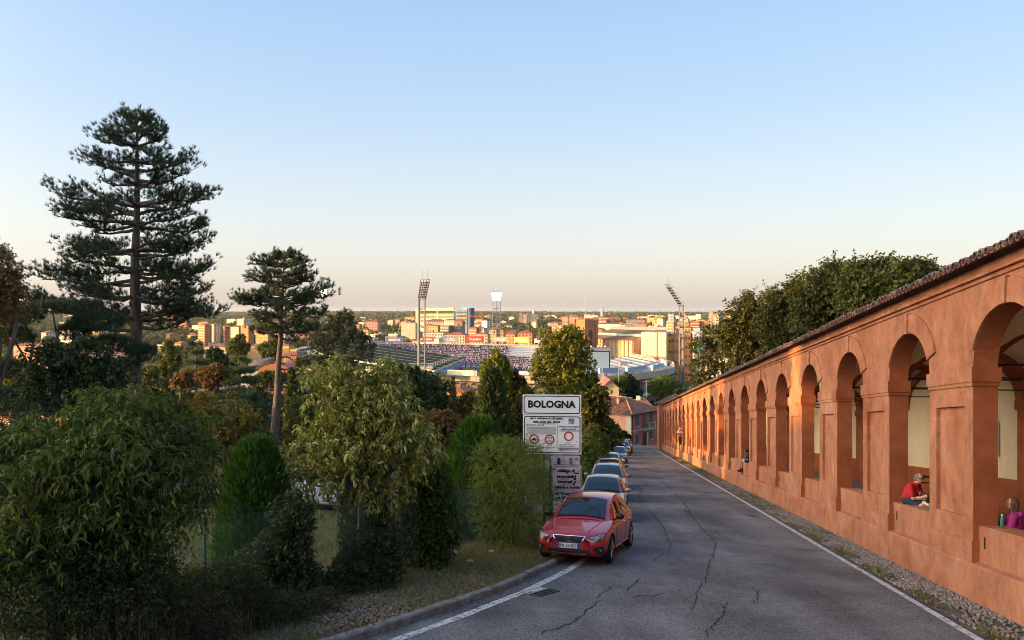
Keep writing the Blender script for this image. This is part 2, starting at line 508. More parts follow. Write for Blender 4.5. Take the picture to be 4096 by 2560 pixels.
ln = lm.build('edge_line', MT['road_paint']); tag(ln, 'white edge line curving along the kerb to the red car', kind='structure')
lm = MB()
for (l, t0, t1, w) in ((35.5, -7.4, -4.2, 0.3), (46, -7.2, -5.6, 0.25), (51, -7.2, -5.8, 0.2)):
 a = wallpt(l, t0); c = wallpt(l + 0.2, t1)
 ribbon([(a.x, a.y), ((a.x + c.x) / 2, (a.y + c.y) / 2), (c.x, c.y)], w, 0.005, lm)
tag(lm.build('cross_line', mat('faded_paint', (0.26, 0.26, 0.26), (0.16, 0.155, 0.16), scale=6, rough=0.8)), 'faded pale marks across the road by the parked cars', kind='structure')
# cracks: dark jagged strips, traced as courses on the road plane
def on_road(px, py):
 u, v = (px - 512) / F, (310 - py) / F
 y = -3.3 / (v + 0.0214 * u + 0.1535)
 return (u * y, y)
ck = MB()
MT['crack'] = mat('open_crack', (0.012, 0.011, 0.011), (0.03, 0.028, 0.026), scale=30, rough=1.0)
rc = random.Random(3)
CRACKS = [
 [(637, 500), (645, 508), (655, 516), (663, 527), (671, 545), (669, 552), (660, 556), (652, 563)],
 [(636, 482), (641, 490), (639, 497), (646, 504)],
 [(657, 478), (668, 486), (680, 498), (690, 512), (700, 527), (710, 536), (716, 544), (713, 556), (708, 566), (706, 580), (700, 588), (696, 596), (694, 608), (690, 612)],
 [(727, 602), (722, 616), (712, 628), (703, 639)],
 [(600, 600), (593, 607), (586, 611), (575, 622), (560, 628), (545, 631), (536, 637)],
 [(640, 578), (632, 586), (626, 592)], [(612, 586), (604, 592), (596, 599)],
 [(664, 594), (652, 596), (640, 595), (630, 599)], [(683, 590), (674, 592)],
 [(618, 455), (624, 466), (625, 475), (630, 482)], [(640, 462), (648, 470), (656, 478)],
 [(668, 474), (680, 477), (694, 482), (706, 484)], [(700, 470), (712, 480)],
 [(672, 505), (684, 508), (690, 516)], [(760, 590), (756, 600), (752, 604)],
]
for c in CRACKS:
 W = [on_road(*p) for p in c]
 pts = []
 for a, d in zip(W, W[1:]):
  a, d = Vector(a), Vector(d)
  n = max(3, int((d - a).length / 0.09))
  for k in range(n):
   p = a.lerp(d, k / n)
   j = 0.035
   pts.append((p.x + rc.uniform(-j, j), p.y + rc.uniform(-j * 2.0, j * 2.0)))
 npt = len(pts)
 ribbon(pts, 0.032, 0.006, ck, lambda i: 0.35 + rc.random() * 1.1 * math.sin(math.pi * (i + 0.5) / npt) ** 0.5)
cko = ck.build('crack', MT['crack'], road); cko['kind'] = 'stuff'
# chalked letters on the asphalt
gb = MB()
GL = [[(566, 537), (567, 531), (578, 537), (580, 532)], [(602, 534), (598, 537), (606, 540), (616, 539), (620, 535), (612, 533), (602, 534)],
  [(625, 539), (640, 533), (650, 538), (656, 539)], [(630, 537), (646, 536)], [(666, 534), (674, 539), (681, 534)],
  [(688, 537), (700, 533), (712, 536), (716, 539), (706, 542), (694, 541)], [(726, 536), (738, 536), (748, 539), (754, 541), (744, 542), (732, 541)]]
for g in GL:
 W = [on_road(70 + p[0], p[1]) for p in g]
 ribbon(catmull(W, 4), 0.05, 0.006, gb)
gl = gb.build('chalk_lettering', mat('chalk', (0.2, 0.2, 0.2), (0.11, 0.11, 0.115), scale=7, rough=0.9), road)
# patches / manholes
mh = MB()
for (px, py, r) in ((752, 516, 0.22),):
 x, y = on_road(px, py)
 for k in range(1):
  vs = [(x + r * math.cos(2 * math.pi * i / 20), y + r * math.sin(2 * math.pi * i / 20), road_z(x + r * math.cos(2 * math.pi * i / 20), y + r * math.sin(2 * math.pi * i / 20)) + 0.007) for i in range(20)]
  mh.add(vs, [tuple(range(20))])
tag(mh.build('manhole_cover', mat('iron_cover', (0.03, 0.03, 0.032), rough=0.6), road))
pm = MB()
MT['patch'] = mat('asphalt_patch', (0.028, 0.028, 0.03), (0.05, 0.05, 0.053), scale=3, rough=0.9, fine=0.3, fscale=40)
for (px, py, a, bb) in ((788, 548, 0.9, 0.35), (812, 560, 0.5, 0.5)):
 pass
# drain grating by the kerb
dr = empty('drain_grate', (0, 0, 0), 'iron drain grating set in the white line by the kerb', 'drain')
x, y = on_road(529, 590)
d = Vector((0.62, 0.78)).normalized(); n = Vector((d.y, -d.x))
gm = MB()
def rp(a, c, z): 
 p = Vector((x, y)) + d * a + n * c
 return (p.x, p.y, road_z(p.x, p.y) + z)
gm.quad(rp(-.32, -.02, .008), rp(.32, -.02, .008), rp(.32, .5, .008), rp(-.32, .5, .008))
gm.build('pit', MT['crack'], dr)
for k in range(9):
 sm = MB(); a0 = -.30 + k * 0.07
 sm.add([rp(a0, .02, .01), rp(a0 + .038, .02, .01), rp(a0 + .038, .24, .01), rp(a0, .24, .01), rp(a0, .02, .018), rp(a0 + .038, .02, .018), rp(a0 + .038, .24, .018), rp(a0, .24, .018)],
   [(4, 5, 6, 7), (0, 1, 5, 4), (1, 2, 6, 5), (2, 3, 7, 6), (3, 0, 4, 7)])
 sm.build('slat', MT['road_paint'], dr)
fm = MB()
for (a0, a1, c0, c1) in ((-.33, .33, .25, .29), (-.33, .33, .47, .51), (-.33, -.29, .29, .47), (.29, .33, .29, .47), (-.2, .2, .35, .40)):
 fm.add([rp(a0, c0, .02), rp(a1, c0, .02), rp(a1, c1, .02), rp(a0, c1, .02), rp(a0, c0, .0), rp(a1, c0, .0), rp(a1, c1, .0), rp(a0, c1, .0)], [(0, 1, 2, 3), (4, 5, 1, 0), (5, 6, 2, 1), (6, 7, 3, 2), (7, 4, 0, 3)])
fm.build('frame', mat('cast_iron', (0.04, 0.04, 0.045), rough=0.6), dr)
# ------------------------------------------------------------------ kerb: one stone after another
MT['kerb'] = mat('kerb_stone', (0.14, 0.115, 0.10), (0.26, 0.235, 0.21), scale=4, rough=0.9, bump=0.5, bscale=25, fine=0.2, fscale=60)
kerb = empty('kerb', (0, 0, 0), 'low stone kerb curving along the left verge', kind='structure')
ke = [p for p in EDGE if -8 < p[1] < 19.5]
acc, stones, cur = 0, [], [ke[0]]
fine_k = catmull(ke, 4)
cur = [fine_k[0]]; acc = 0
for p in fine_k[1:]:
 acc += math.dist(p, cur[-1]); cur.append(p)
 if acc > 0.95:
  stones.append(cur); cur = [p]; acc = 0
for st in stones:
 kb = MB(); P = []
 a, c = Vector(st[0]), Vector(st[-1])
 dd = (c - a).normalized(); nn = Vector((-dd.y, dd.x))
 top = R.uniform(0.105, 0.13)
 prof = [(0.0, -0.05), (0.006, top - 0.02), (0.03, top), (0.135, top + 0.005), (0.15, top - 0.01), (0.15, -0.05)]
 A, C = a + dd * 0.008, c - dd * 0.008
 for q in (A, A.lerp(C, 0.5), C):
  P.append([(q.x + nn.x * o_, q.y + nn.y * o_, road_z(q.x, q.y) + z_) for o_, z_ in prof])
 kb.grid(P)
 n6 = len(prof)
 kb.f += [tuple(range(n6 - 1, -1, -1)), tuple(range(2 * n6, 3 * n6))]; kb.m += [0, 0]
 kb.build('kerb_stone', MT['kerb'], kerb)
# ------------------------------------------------------------------ the portico
m, N, L, b = new_mat('terracotta_plaster')
tc = N.new('ShaderNodeTexCoord')
geo = N.new('ShaderNodeNewGeometry')
n1 = N.new('ShaderNodeTexNoise'); n1.inputs['Scale'].default_value = 0.55; n1.inputs['Detail'].default_value = 11; n1.inputs['Roughness'].default_value = 0.68; n1.inputs['Distortion'].default_value = 0.6
mp = N.new('ShaderNodeMapping'); mp.inputs['Scale'].default_value = (1.9, 1.9, 1.0)
n2 = N.new('ShaderNodeTexNoise'); n2.inputs['Scale'].default_value = 1.6; n2.inputs['Detail'].default_value = 8; n2.inputs['Roughness'].default_value = 0.7
n3 = N.new('ShaderNodeTexNoise'); n3.inputs['Scale'].default_value = 9; n3.inputs['Detail'].default_value = 6; n3.inputs['Roughness'].default_value = 0.75
L.new(geo.outputs['Position'], n1.inputs['Vector']); L.new(geo.outputs['Position'], mp.inputs[0]); L.new(mp.outputs[0], n2.inputs['Vector']); L.new(geo.outputs['Position'], n3.inputs['Vector'])
r1 = N.new('ShaderNodeValToRGB')
e = r1.color_ramp.elements
e[0].position = 0.28; e[0].color = (0.30, 0.103, 0.047, 1)
e[1].position = 0.7; e[1].color = (0.48, 0.235, 0.140, 1)
x_ = e.new(0.5); x_.color = (0.40, 0.165, 0.088, 1)
L.new(n1.outputs['Fac'], r1.inputs[0])
mr = N.new('ShaderNodeMapRange'); mr.inputs[1].default_value = 0.3; mr.inputs[2].default_value = 0.7; mr.inputs[3].default_value = 0.70; mr.inputs[4].default_value = 1.24
L.new(n2.outputs['Fac'], mr.inputs[0])
mr3 = N.new('ShaderNodeMapRange'); mr3.inputs[1].default_value = 0.32; mr3.inputs[2].default_value = 0.68; mr3.inputs[3].default_value = 0.88; mr3.inputs[4].default_value = 1.08
L.new(n3.outputs['Fac'], mr3.inputs[0])
mm = N.new('ShaderNodeMath'); mm.operation = 'MULTIPLY'; L.new(mr.outputs[0], mm.inputs[0]); L.new(mr3.outputs[0], mm.inputs[1])
vm = N.new('ShaderNodeVectorMath'); vm.operation = 'SCALE'; L.new(r1.outputs[0], vm.inputs[0]); L.new(mm.outputs[0], vm.inputs['Scale'])
L.new(vm.outputs[0], b.inputs['Base Color'])
b.inputs['Roughness'].default_value = 0.9; b.inputs['Specular IOR Level'].default_value = 0.2
bp = N.new('ShaderNodeBump'); bp.inputs['Strength'].default_value = 0.8; bp.inputs['Distance'].default_value = 0.03
ad = N.new('ShaderNodeMath'); ad.operation = 'ADD'; L.new(n3.outputs['Fac'], ad.inputs[0]); L.new(n2.outputs['Fac'], ad.inputs[1])
L.new(ad.outputs[0], bp.inputs['Height']); L.new(bp.outputs[0], b.inputs['Normal'])
MT['plaster'] = m
MT['rust'] = mat('dark_rust_plaster', (0.25, 0.072, 0.031), (0.36, 0.12, 0.054), scale=1.4, rough=.95, spec=.1, bump=.5, bscale=9, detail=9)  # darker, redder plaster for reveals, soffits and inner trim
MT['cream'] = mat('cream_plaster', (0.68, 0.56, 0.37), (0.75, 0.63, 0.43), scale=1.2, rough=0.9, fine=0.06, fscale=14)
MT['tile'] = obj_rand_mat('roof_tile', [(0.10, 0.065, 0.06), (0.20, 0.105, 0.08), (0.15, 0.09, 0.085), (0.27, 0.20, 0.17), (0.13, 0.075, 0.06), (0.34, 0.27, 0.24)])
MT['tile_field'] = tile_mat('roof_tiling', [(0.12, 0.06, 0.05), (0.22, 0.10, 0.065), (0.16, 0.08, 0.06), (0.30, 0.16, 0.10), (0.2, 0.12, 0.1)])
MT['dark_wood'] = mat('dark_eave_wood', (0.02, 0.014, 0.012), (0.035, 0.025, 0.02), rough=0.9)
MT['iron'] = mat('tie_iron', (0.015, 0.015, 0.017), rough=0.6)
MT['stone_floor'] = mat('portico_floor', (0.13, 0.11, 0.10), (0.2, 0.17, 0.15), scale=3, rough=0.8)
BAY = 4.462
L0 = 13.376
KMIN, KMAX = -4, 21
portico = empty('portico', wallpt(L0, 0, 0), 'long terracotta arcaded portico stepping down the hill beside the road', 'portico')
P0 = wallpt(L0, 0, 0)
def wp(dl, t, h):
 """bay-local portico point, relative to the portico root (foot of the wall at the first arch)"""
 return Vector((EX * dl + NX * t, EY * dl + NY * t, ESL * dl + h))
def bay_off(k):
 return Vector((EX, EY, ESL)) * (BAY * k)
class WB(MB):
 def q(s, *pts):
  return s.add([wp(*p) for p in pts], [tuple(range(len(pts)))])
 def wbox(s, l0, l1, t0, t1, h0, h1):
  vs = [wp(l, t, h) for h in (h0, h1) for t in (t0, t1) for l in (l0, l1)]
  return s.add(vs, [(0, 2, 3, 1), (4, 5, 7, 6), (0, 1, 5, 4), (2, 6, 7, 3), (0, 4, 6, 2), (1, 3, 7, 5)])
 def ext(s, prof, l0, l1, step=None):
  """profile [(t,h)] swept along the portico"""
  ls = [l0, l1] if not step else list(np.linspace(l0, l1, int((l1 - l0) / step) + 2))
  s.grid([[wp(l, t, h) for (t, h) in prof + prof[:1]] for l in ls])
  n = len(prof)
  return s
HS, HA, HT = 4.58, 1.06, 6.52      # springing, rise, top of wall
HW, PW, TH = 1.22, 1.011, 0.45     # half opening, half pier, wall thickness
# arcade wall above the springing (one mesh shared by every bay)
w = WB(); n = 28
arc = [(HW * math.cos(math.pi * i / n), HS + HA * math.sin(math.pi * i / n)) for i in range(n + 1)]
for t, flip in ((0.0, False), (TH, True)):
 for (a, ha), (c, hc) in zip(arc, arc[1:]):
  pts = [(a, t, ha), (c, t, hc), (c, t, HT), (a, t, HT)]
  w.q(*(pts if flip else pts[::-1]))
 for s_ in (-1, 1):
  pts = [(s_ * HW, t, HS), (s_ * BAY / 2, t, HS), (s_ * BAY / 2, t, HT), (s_ * HW, t, HT)]
  w.q(*pts)
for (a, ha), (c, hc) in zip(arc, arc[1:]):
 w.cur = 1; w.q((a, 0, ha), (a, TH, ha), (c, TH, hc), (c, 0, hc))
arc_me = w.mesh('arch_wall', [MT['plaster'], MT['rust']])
# raised archivolt with a keystone
w = WB(); n = 24; ba = 0.44; pr = -0.045
A = [math.radians(18 + 144 * i / n) for i in range(n + 1)]
inn = [((HW + 0.0) * math.cos(a), HS + (HA + 0.0) * math.sin(a)) for a in A]
out = [((HW + ba) * math.cos(a), HS + (HA + ba) * math.sin(a)) for a in A]
for i in range(n):
 w.q((inn[i][0], pr, inn[i][1]), (inn[i + 1][0], pr, inn[i + 1][1]), (out[i + 1][0], pr, out[i + 1][1]), (out[i][0], pr, out[i][1]))
 w.q((out[i][0], pr, out[i][1]), (out[i + 1][0], pr, out[i + 1][1]), (out[i + 1][0], 0.01, out[i + 1][1]), (out[i][0], 0.01, out[i][1]))
 w.q((inn[i][0], pr, inn[i][1]), (inn[i][0], 0.01, inn[i][1]), (inn[i + 1][0], 0.01, inn[i + 1][1]), (inn[i + 1][0], pr, inn[i + 1][1]))
for i in (0, n):
 w.q((inn[i][0], pr, inn[i][1]), (out[i][0], pr, out[i][1]), (out[i][0], 0.01, out[i][1]), (inn[i][0], 0.01, inn[i][1]))
av_me = w.mesh('archivolt', MT['plaster'])
w = WB()
for (t0, hh) in ((-0.085, 0),):
 vs = [wp(-.10, t0, HS + HA - .02), wp(.10, t0, HS + HA - .02), wp(.15, t0, HS + HA + .47), wp(-.15, t0, HS + HA + .47),
   wp(-.10, 0.0, HS + HA - .02), wp(.10, 0.0, HS + HA - .02), wp(.15, 0.0, HS + HA + .47), wp(-.15, 0.0, HS + HA + .47)]
 w.add(vs, [(0, 1, 2, 3), (4, 0, 3, 7), (1, 5, 6, 2), (3, 2, 6, 7), (0, 4, 5, 1)])
key_me = w.mesh('keystone', MT['plaster'])
# pier with a sunk panel, standing downhill of its opening
pc = BAY / 2
w = WB()
l0, l1 = pc - PW, pc + PW
pl0, pl1, ph0, ph1, pd = pc - .66, pc + .66, 1.63, 3.83, 0.085
w.q((l0, 0, .6), (pl0, 0, .6), (pl0, 0, HS), (l0, 0, HS)); w.q((pl1, 0, .6), (l1, 0, .6), (l1, 0, HS), (pl1, 0, HS))
w.q((pl0, 0, .6), (pl1, 0, .6), (pl1, 0, ph0), (pl0, 0, ph0)); w.q((pl0, 0, ph1), (pl1, 0, ph1), (pl1, 0, HS), (pl0, 0, HS))
w.q((pl0, pd, ph0), (pl1, pd, ph0), (pl1, pd, ph1), (pl0, pd, ph1))
w.q((pl0, 0, ph0), (pl1, 0, ph0), (pl1, pd, ph0), (pl0, pd, ph0)); w.q((pl0, 0, ph1), (pl1, 0, ph1), (pl1, pd, ph1), (pl0, pd, ph1))
w.q((pl0, 0, ph0), (pl0, pd, ph0), (pl0, pd, ph1), (pl0, 0, ph1)); w.q((pl1, 0, ph0), (pl1, pd, ph0), (pl1, pd, ph1), (pl1, 0, ph1))
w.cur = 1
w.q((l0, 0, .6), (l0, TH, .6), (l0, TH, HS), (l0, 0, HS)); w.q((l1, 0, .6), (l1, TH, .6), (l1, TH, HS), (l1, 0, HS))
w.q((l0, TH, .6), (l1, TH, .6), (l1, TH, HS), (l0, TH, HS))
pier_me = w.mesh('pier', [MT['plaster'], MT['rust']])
w = WB()
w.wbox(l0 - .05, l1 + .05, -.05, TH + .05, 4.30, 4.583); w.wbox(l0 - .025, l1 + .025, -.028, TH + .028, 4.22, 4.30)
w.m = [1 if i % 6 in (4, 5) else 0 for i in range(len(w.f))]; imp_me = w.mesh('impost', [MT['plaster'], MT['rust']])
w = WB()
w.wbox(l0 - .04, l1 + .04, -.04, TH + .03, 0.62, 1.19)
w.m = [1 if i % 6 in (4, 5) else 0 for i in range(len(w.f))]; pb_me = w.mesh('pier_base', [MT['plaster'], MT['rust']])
w = WB()
w.wbox(-HW, HW, .10, .62, .6, 1.5)
par_me = w.mesh('parapet', MT['plaster'])
# cross vault of one bay, and the transverse rib over the pier line
w = WB(); TB = 3.9; tm, tr = (TH + TB) / 2, (TB - TH) / 2
grid = []
for i in range(23):
 dl = -BAY / 2 + BAY * i / 22
 row = []
 for j in range(17):
  t = TH + (TB - TH) * j / 16
  ha_ = 4.15 + 1.45 * math.sqrt(max(0, 1 - ((t - tm) / tr) ** 2))
  hb_ = 4.15 + 1.50 * math.sqrt(max(0, 1 - (dl / (BAY / 2)) ** 2))
  row.append(wp(dl, t, max(ha_, hb_)))
 grid.append(row)
w.grid(grid)
vault_me = w.mesh('vault', MT['cream'], smooth=True)
w = WB(); grid = []
for j in range(21):
 a = math.pi * j / 20
 t = tm - tr * math.cos(a); h = 4.15 + 1.45 * math.sin(a)
 ti = tm - (tr - .14) * math.cos(a); hi = 4.15 + 1.31 * math.sin(a)
 grid.append([wp(pc - .22, t, h + .03), wp(pc - .22, ti, hi), wp(pc + .22, ti, hi), wp(pc + .22, t, h + .03)])
w.grid(grid)
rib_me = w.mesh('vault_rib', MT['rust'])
# back wall of one bay: cream infill, rust pilaster and blind arch, dado
w = WB()
w.q((-BAY / 2, TB, .5), (BAY / 2, TB, .5), (BAY / 2, TB, 5.8), (-BAY / 2, TB, 5.8))
bw_me = w.mesh('back_wall', MT['cream'])
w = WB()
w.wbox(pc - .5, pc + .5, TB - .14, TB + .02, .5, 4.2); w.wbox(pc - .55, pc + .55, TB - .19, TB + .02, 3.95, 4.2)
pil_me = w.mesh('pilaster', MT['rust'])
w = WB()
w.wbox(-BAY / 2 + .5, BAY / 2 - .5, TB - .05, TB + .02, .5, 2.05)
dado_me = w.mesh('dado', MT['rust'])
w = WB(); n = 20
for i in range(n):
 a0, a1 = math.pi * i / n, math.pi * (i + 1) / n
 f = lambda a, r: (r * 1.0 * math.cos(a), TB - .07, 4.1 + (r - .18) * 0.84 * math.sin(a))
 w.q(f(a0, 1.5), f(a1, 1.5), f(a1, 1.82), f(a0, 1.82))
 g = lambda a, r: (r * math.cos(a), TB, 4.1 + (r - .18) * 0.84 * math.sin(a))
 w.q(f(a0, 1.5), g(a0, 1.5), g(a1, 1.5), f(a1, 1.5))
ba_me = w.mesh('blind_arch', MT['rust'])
w = WB(); w.tube([wp(pc, TH, 4.72), wp(pc, TB, 4.72)], .028, 6)
tie_me = w.mesh('tie_rod', MT['iron'])
w = WB(); w.tube([wp(pc - .5, TH, 4.42), wp(pc - .5, TB, 4.42)], .018, 6)
cab_me = w.mesh('conduit', MT['iron'])
for k in range(KMIN, KMAX + 1):
 o = bay_off(k)
 for nm, me in (('arch_wall', arc_me), ('pier', pier_me), ('impost', imp_me), ('pier_base', pb_me), ('parapet', par_me), ('archivolt', av_me), ('keystone', key_me),
     ('vault', vault_me), ('vault_rib', rib_me), ('back_wall', bw_me), ('pilaster', pil_me), ('dado', dado_me), ('blind_arch', ba_me), ('tie_rod', tie_me), ('conduit', cab_me)):
  if k > 9 and nm in ('blind_arch', 'conduit', 'dado'): continue
  link(nm, me, portico, o)
LA, LB = BAY * (KMIN - .5), BAY * (KMAX + .5)
w = WB(); w.ext([(-.15, -.9), (-.10, .0), (-.065, .72), (-.05, .765), (.11, .79), (.11, -.9)], LA, LB, 2.2)
w.build('plinth', MT['plaster'], portico)
w = WB(); w.ext([(.0, 6.16), (-.04, 6.17), (-.05, 6.215), (-.02, 6.225), (-.025, 6.25), (-.095, 6.26), (-.10, 6.31), (.0, 6.34)], LA, LB, 2.2)
w.build('string_course', MT['plaster'], portico)
w = WB(); w.ext([(.0, HT - .02), (-.24, HT - .01), (-.25, HT + .015), (.3, HT + .12), (2.2, HT + .62), (2.2, HT + .5)], LA, LB, 2.2)
w.build('eave', MT['dark_wood'], portico)
w = WB(); w.ext([(.12, .3), (TB, .3), (TB, 1.05), (.12, 1.05)], LA, LB, 2.2)
w.build('floor', MT['stone_floor'], portico)
w = WB(); w.ext([(TB + .02, 0), (TB + .5, 0), (TB + .5, HT), (TB + .02, HT)], LA, LB, 2.2)
w.build('rear_wall', MT['plaster'], portico)
w = WB(); w.ext([(.63, 1.0), (.95, 1.0), (.95, 1.22), (.63, 1.22)], LA, LB, 2.2)
w.build('bench_step', MT['stone_floor'], portico)
# roof: field of tiles behind the eave, then the eave course itself tile by tile
w = WB()
w.ext([(-.24, HT + .02), (2.2, HT + .70), (2.2, HT + .64), (-.24, HT + .0)], LA, LB, 2.2)
w.ext([(2.2, HT + .70), (4.9, HT + .1), (4.9, HT + .04), (2.2, HT + .80)], LA, LB, 2.2)
w.build('roof', MT['tile_field'], portico)
def coppo(w, l, t0, t1, r0, r1, h0, h1, up=True, n=6, tilt=0.0):
 rows = []
 for (t, r, h) in ((t0, r0, h0), (t1, r1, h1)):
  rows.append([(l + tilt * (t - t0) + r * math.cos(math.pi * i / n) * (1 if up else 1), t, h + (r * math.sin(math.pi * i / n)) * (1 if up else -1)) for i in range(n + 1)])
 th = .022
 inner = []
 for (t, r, h) in ((t0, r0 - th, h0), (t1, r1 - th, h1)):
  inner.append([(l + tilt * (t - t0) + r * math.cos(math.pi * i / n), t, h + (r * math.sin(math.pi * i / n)) * (1 if up else -1)) for i in range(n + 1)])
 b0 = len(w.v)
 allp = rows[0] + rows[1] + inner[0] + inner[1]
 m_ = n + 1
 fs = []
 for i in range(n):
  fs.append((i, i + 1, m_ + i + 1, m_ + i))
  fs.append((2 * m_ + i, 2 * m_ + i + 1, i + 1, i))          # the thick front edge
  fs.append((3 * m_ + i + 1, 2 * m_ + i + 1, 2 * m_ + i, 3 * m_ + i) if False else (2 * m_ + i + 1, 2 * m_ + i, 3 * m_ + i, 3 * m_ + i + 1))
 w.add([wp(*p) for p in allp], fs)
SP = 0.215
tile_mes = []
for q in range(5):
 w = WB(); rr = random.Random(q)
 coppo(w, 0, -.36 + rr.uniform(-.03, .03), .12, .098, .078, HT + .015, HT + .11 + rr.uniform(-.01, .02), tilt=rr.uniform(-.04, .04))
 tile_mes.append(w.mesh('roof_tile', MT['tile'], smooth=False))
l = 11.4 - L0
cnt = 0
rest = WB(); chan = WB()
LL = LA
while LL < LB:
 inv = (11.4 - L0) <= LL <= (11.4 - L0) + 300 * SP
 j = R.uniform(-.012, .012)
 if inv and cnt < 298:
  o = link('roof_tile', tile_mes[R.randrange(5)], portico, Vector((EX, EY, ESL)) * (LL + j) + Vector((0, 0, R.uniform(-.012, .02))))
  cnt += 1
 else:
  coppo(rest, LL, -.36 + R.uniform(-.03, .03), .12, .098, .078, HT + .015, HT + .11)
 coppo(chan, LL + SP / 2, -.33, .12, .09, .075, HT + .055, HT + .15, up=False, n=4)
 # second course, lapping the first
 coppo(rest, LL + R.uniform(-.015, .015), .04 + R.uniform(-.03, .03), .60, .10, .08, HT + .075 + R.uniform(0, .015), HT + .19)
 LL += SP
rest.build('roof_tiling', MT['tile_field'], portico)['kind'] = 'stuff'
chan.build('channel_tiling', MT['tile_field'], portico)['kind'] = 'stuff'
# slots and handrails seen in single bays
for k in (0, 1, 4, 7):
 w = WB(); w.wbox(.95, .985, .085, .12, 1.08, 1.30)
 w.build('slot', MT['black'], portico, loc=bay_off(k))
for k in (1, 3):
 w = WB()
 w.tube([wp(1.75, 1.0, 2.15), wp(.9, 1.0, 2.15), wp(.6, 1.0, 2.13), wp(.52, 1.0, 2.05)], .03, 6)
 w.tube([wp(1.75, 1.0, 1.98), wp(.9, 1.0, 2.02), wp(.6, 1.0, 2.10)], .022, 6)
 w.tube([wp(1.2, 1.0, 1.05), wp(1.2, 1.0, 2.15)], .022, 6)
 w.build('handrail', MT['iron'], portico, loc=bay_off(k))
# notice on the back wall
nb = MB()
Mx = Matrix.Identity(4)
c = P0 + bay_off(2) + wp(-.15, TB - .03, 3.15)
ex = Vector((-EX, -EY, -ESL)).normalized()
nb.add([c - ex * .42 + Vector((0, 0, -.5)), c + ex * .42 + Vector((0, 0, -.5)), c + ex * .42 + Vector((0, 0, .5)), c - ex * .42 + Vector((0, 0, .5))], [(0, 1, 2, 3)])
no = nb.build('notice_board', mat('notice', (0.42, 0.40, 0.36), (0.2, 0.19, 0.18), scale=11, rough=0.5, stretch=(1, 1, 6)))
tag(no, 'pale printed notice hung on the cream back wall of the portico', 'notice')
# end pavilion at the foot of the hill
w = WB()
w.wbox(LB, LB + 4.6, -.55, TB + .8, -1.2, 6.75)
w.build('end_pavilion', MT['plaster'], portico)
w = WB(); g0 = []
e0, e1, a0, a1, hh = LB - .35, LB + 5.0, -.95, TB + 1.2, 6.72
ct = (a0 + a1) / 2
w.add([wp(e0, a0, hh), wp(e1, a0, hh), wp(e1, a1, hh), wp(e0, a1, hh), wp(LB + 2.0, ct, hh + 1.5), wp(LB + 2.6, ct, hh + 1.5)], [(0, 1, 5, 4), (1, 2, 5), (2, 3, 4, 5), (3, 0, 4), (3, 2, 1, 0)])
w.build('pavilion_roof', MT['tile_field'], portico)
w = WB()
for i in range(14):
 l_ = e0 + (e1 - e0) * (i + .5) / 14
 f = max(0.0, min(1.0, (l_ - e0) / (LB + 2.0 - e0) if l_ < LB + 2.0 else (e1 - l_) / (e1 - LB - 2.6)))
 tt = a0 + (ct - a0) * f
 w.tube([wp(l_, a0 - .05, hh + .03), wp(l_, tt, hh + .05 + 1.5 * f)], .10, 5)
for i in range(16):
 t_ = a0 + (a1 - a0) * (i + .5) / 16
 f = 1 - abs(t_ - ct) / (ct - a0)
 w.tube([wp(e0 - .05, t_, hh + .03), wp(e0 + (LB + 2.0 - e0) * f, t_, hh + .05 + 1.5 * f)], .10, 5)
w.build('roof_tiling', MT['tile_field'], portico)['kind'] = 'stuff'
# ------------------------------------------------------------------ cobbled gutter along the foot of the wall
MT['cobble'] = obj_rand_mat('cobble', [(0.13, 0.11, 0.10), (0.24, 0.20, 0.17), (0.17, 0.145, 0.13), (0.32, 0.27, 0.23), (0.2, 0.16, 0.13)])
MT['cobble_field'] = tile_mat('cobble_field', [(0.13, 0.11, 0.10), (0.24, 0.20, 0.17), (0.16, 0.14, 0.125), (0.32, 0.27, 0.23), (0.2, 0.155, 0.13), (0.09, 0.075, 0.07)])
gut = empty('cobbled_gutter', (0, 0, 0), 'strip of worn pebbles and dry weeds between road and portico', kind='structure')
w = MB()
lsx = np.linspace(-6, 112, 80)
w.grid([[Vector(wallpt(l, t)) + Vector((0, 0, dz - .005)) for (t, dz) in ((-1.06, 0.016), (-.8, .035), (-.5, .02), (-.02, .05))] for l in lsx])
w.build('gutter_bed', mat('gutter_soil', (0.045, 0.038, 0.032), (0.12, 0.10, 0.08), scale=2.5, rough=1.0, bump=0.6, bscale=20, fine=0.3, fscale=30), gut)
def stone_mesh(seed):
 rr = random.Random(seed)
 bm = bmesh.new()
 bmesh.ops.create_icosphere(bm, subdivisions=1, radius=1.0)
 for v in bm.verts:
  v.co *= rr.uniform(.82, 1.12)
 me = bpy.data.meshes.new('cobble'); bm.to_mesh(me); bm.free()
 me.materials.append(MT['cobble'])
 return me
st = [stone_mesh(i) for i in range(5)]
V_, F_ = [], []
ico = st[0]
icv = np.array([v.co[:] for v in ico.vertices]); icf = np.array([p.vertices[:] for p in ico.polygons])
cnt = 0
cand = []
l = 8.0
while l < 46:
 dens = 1 if l < 30 else .45
 t = -.98
 while t < -.06:
  bare = math.sin(l * 1.7 + t * 3) + math.sin(l * .53 + 1.3) + R.uniform(-.8, .8)
  edge_bare = t < -.66 and math.sin(l * 2.3) > -.6
  if R.random() < dens and bare < 1.55 and not (edge_bare and R.random() < .75):
   cand.append((l + R.uniform(-.03, .03), t + R.uniform(-.02, .02)))
  t += R.uniform(.055, .085)
 l += .068 if l < 22 else .09
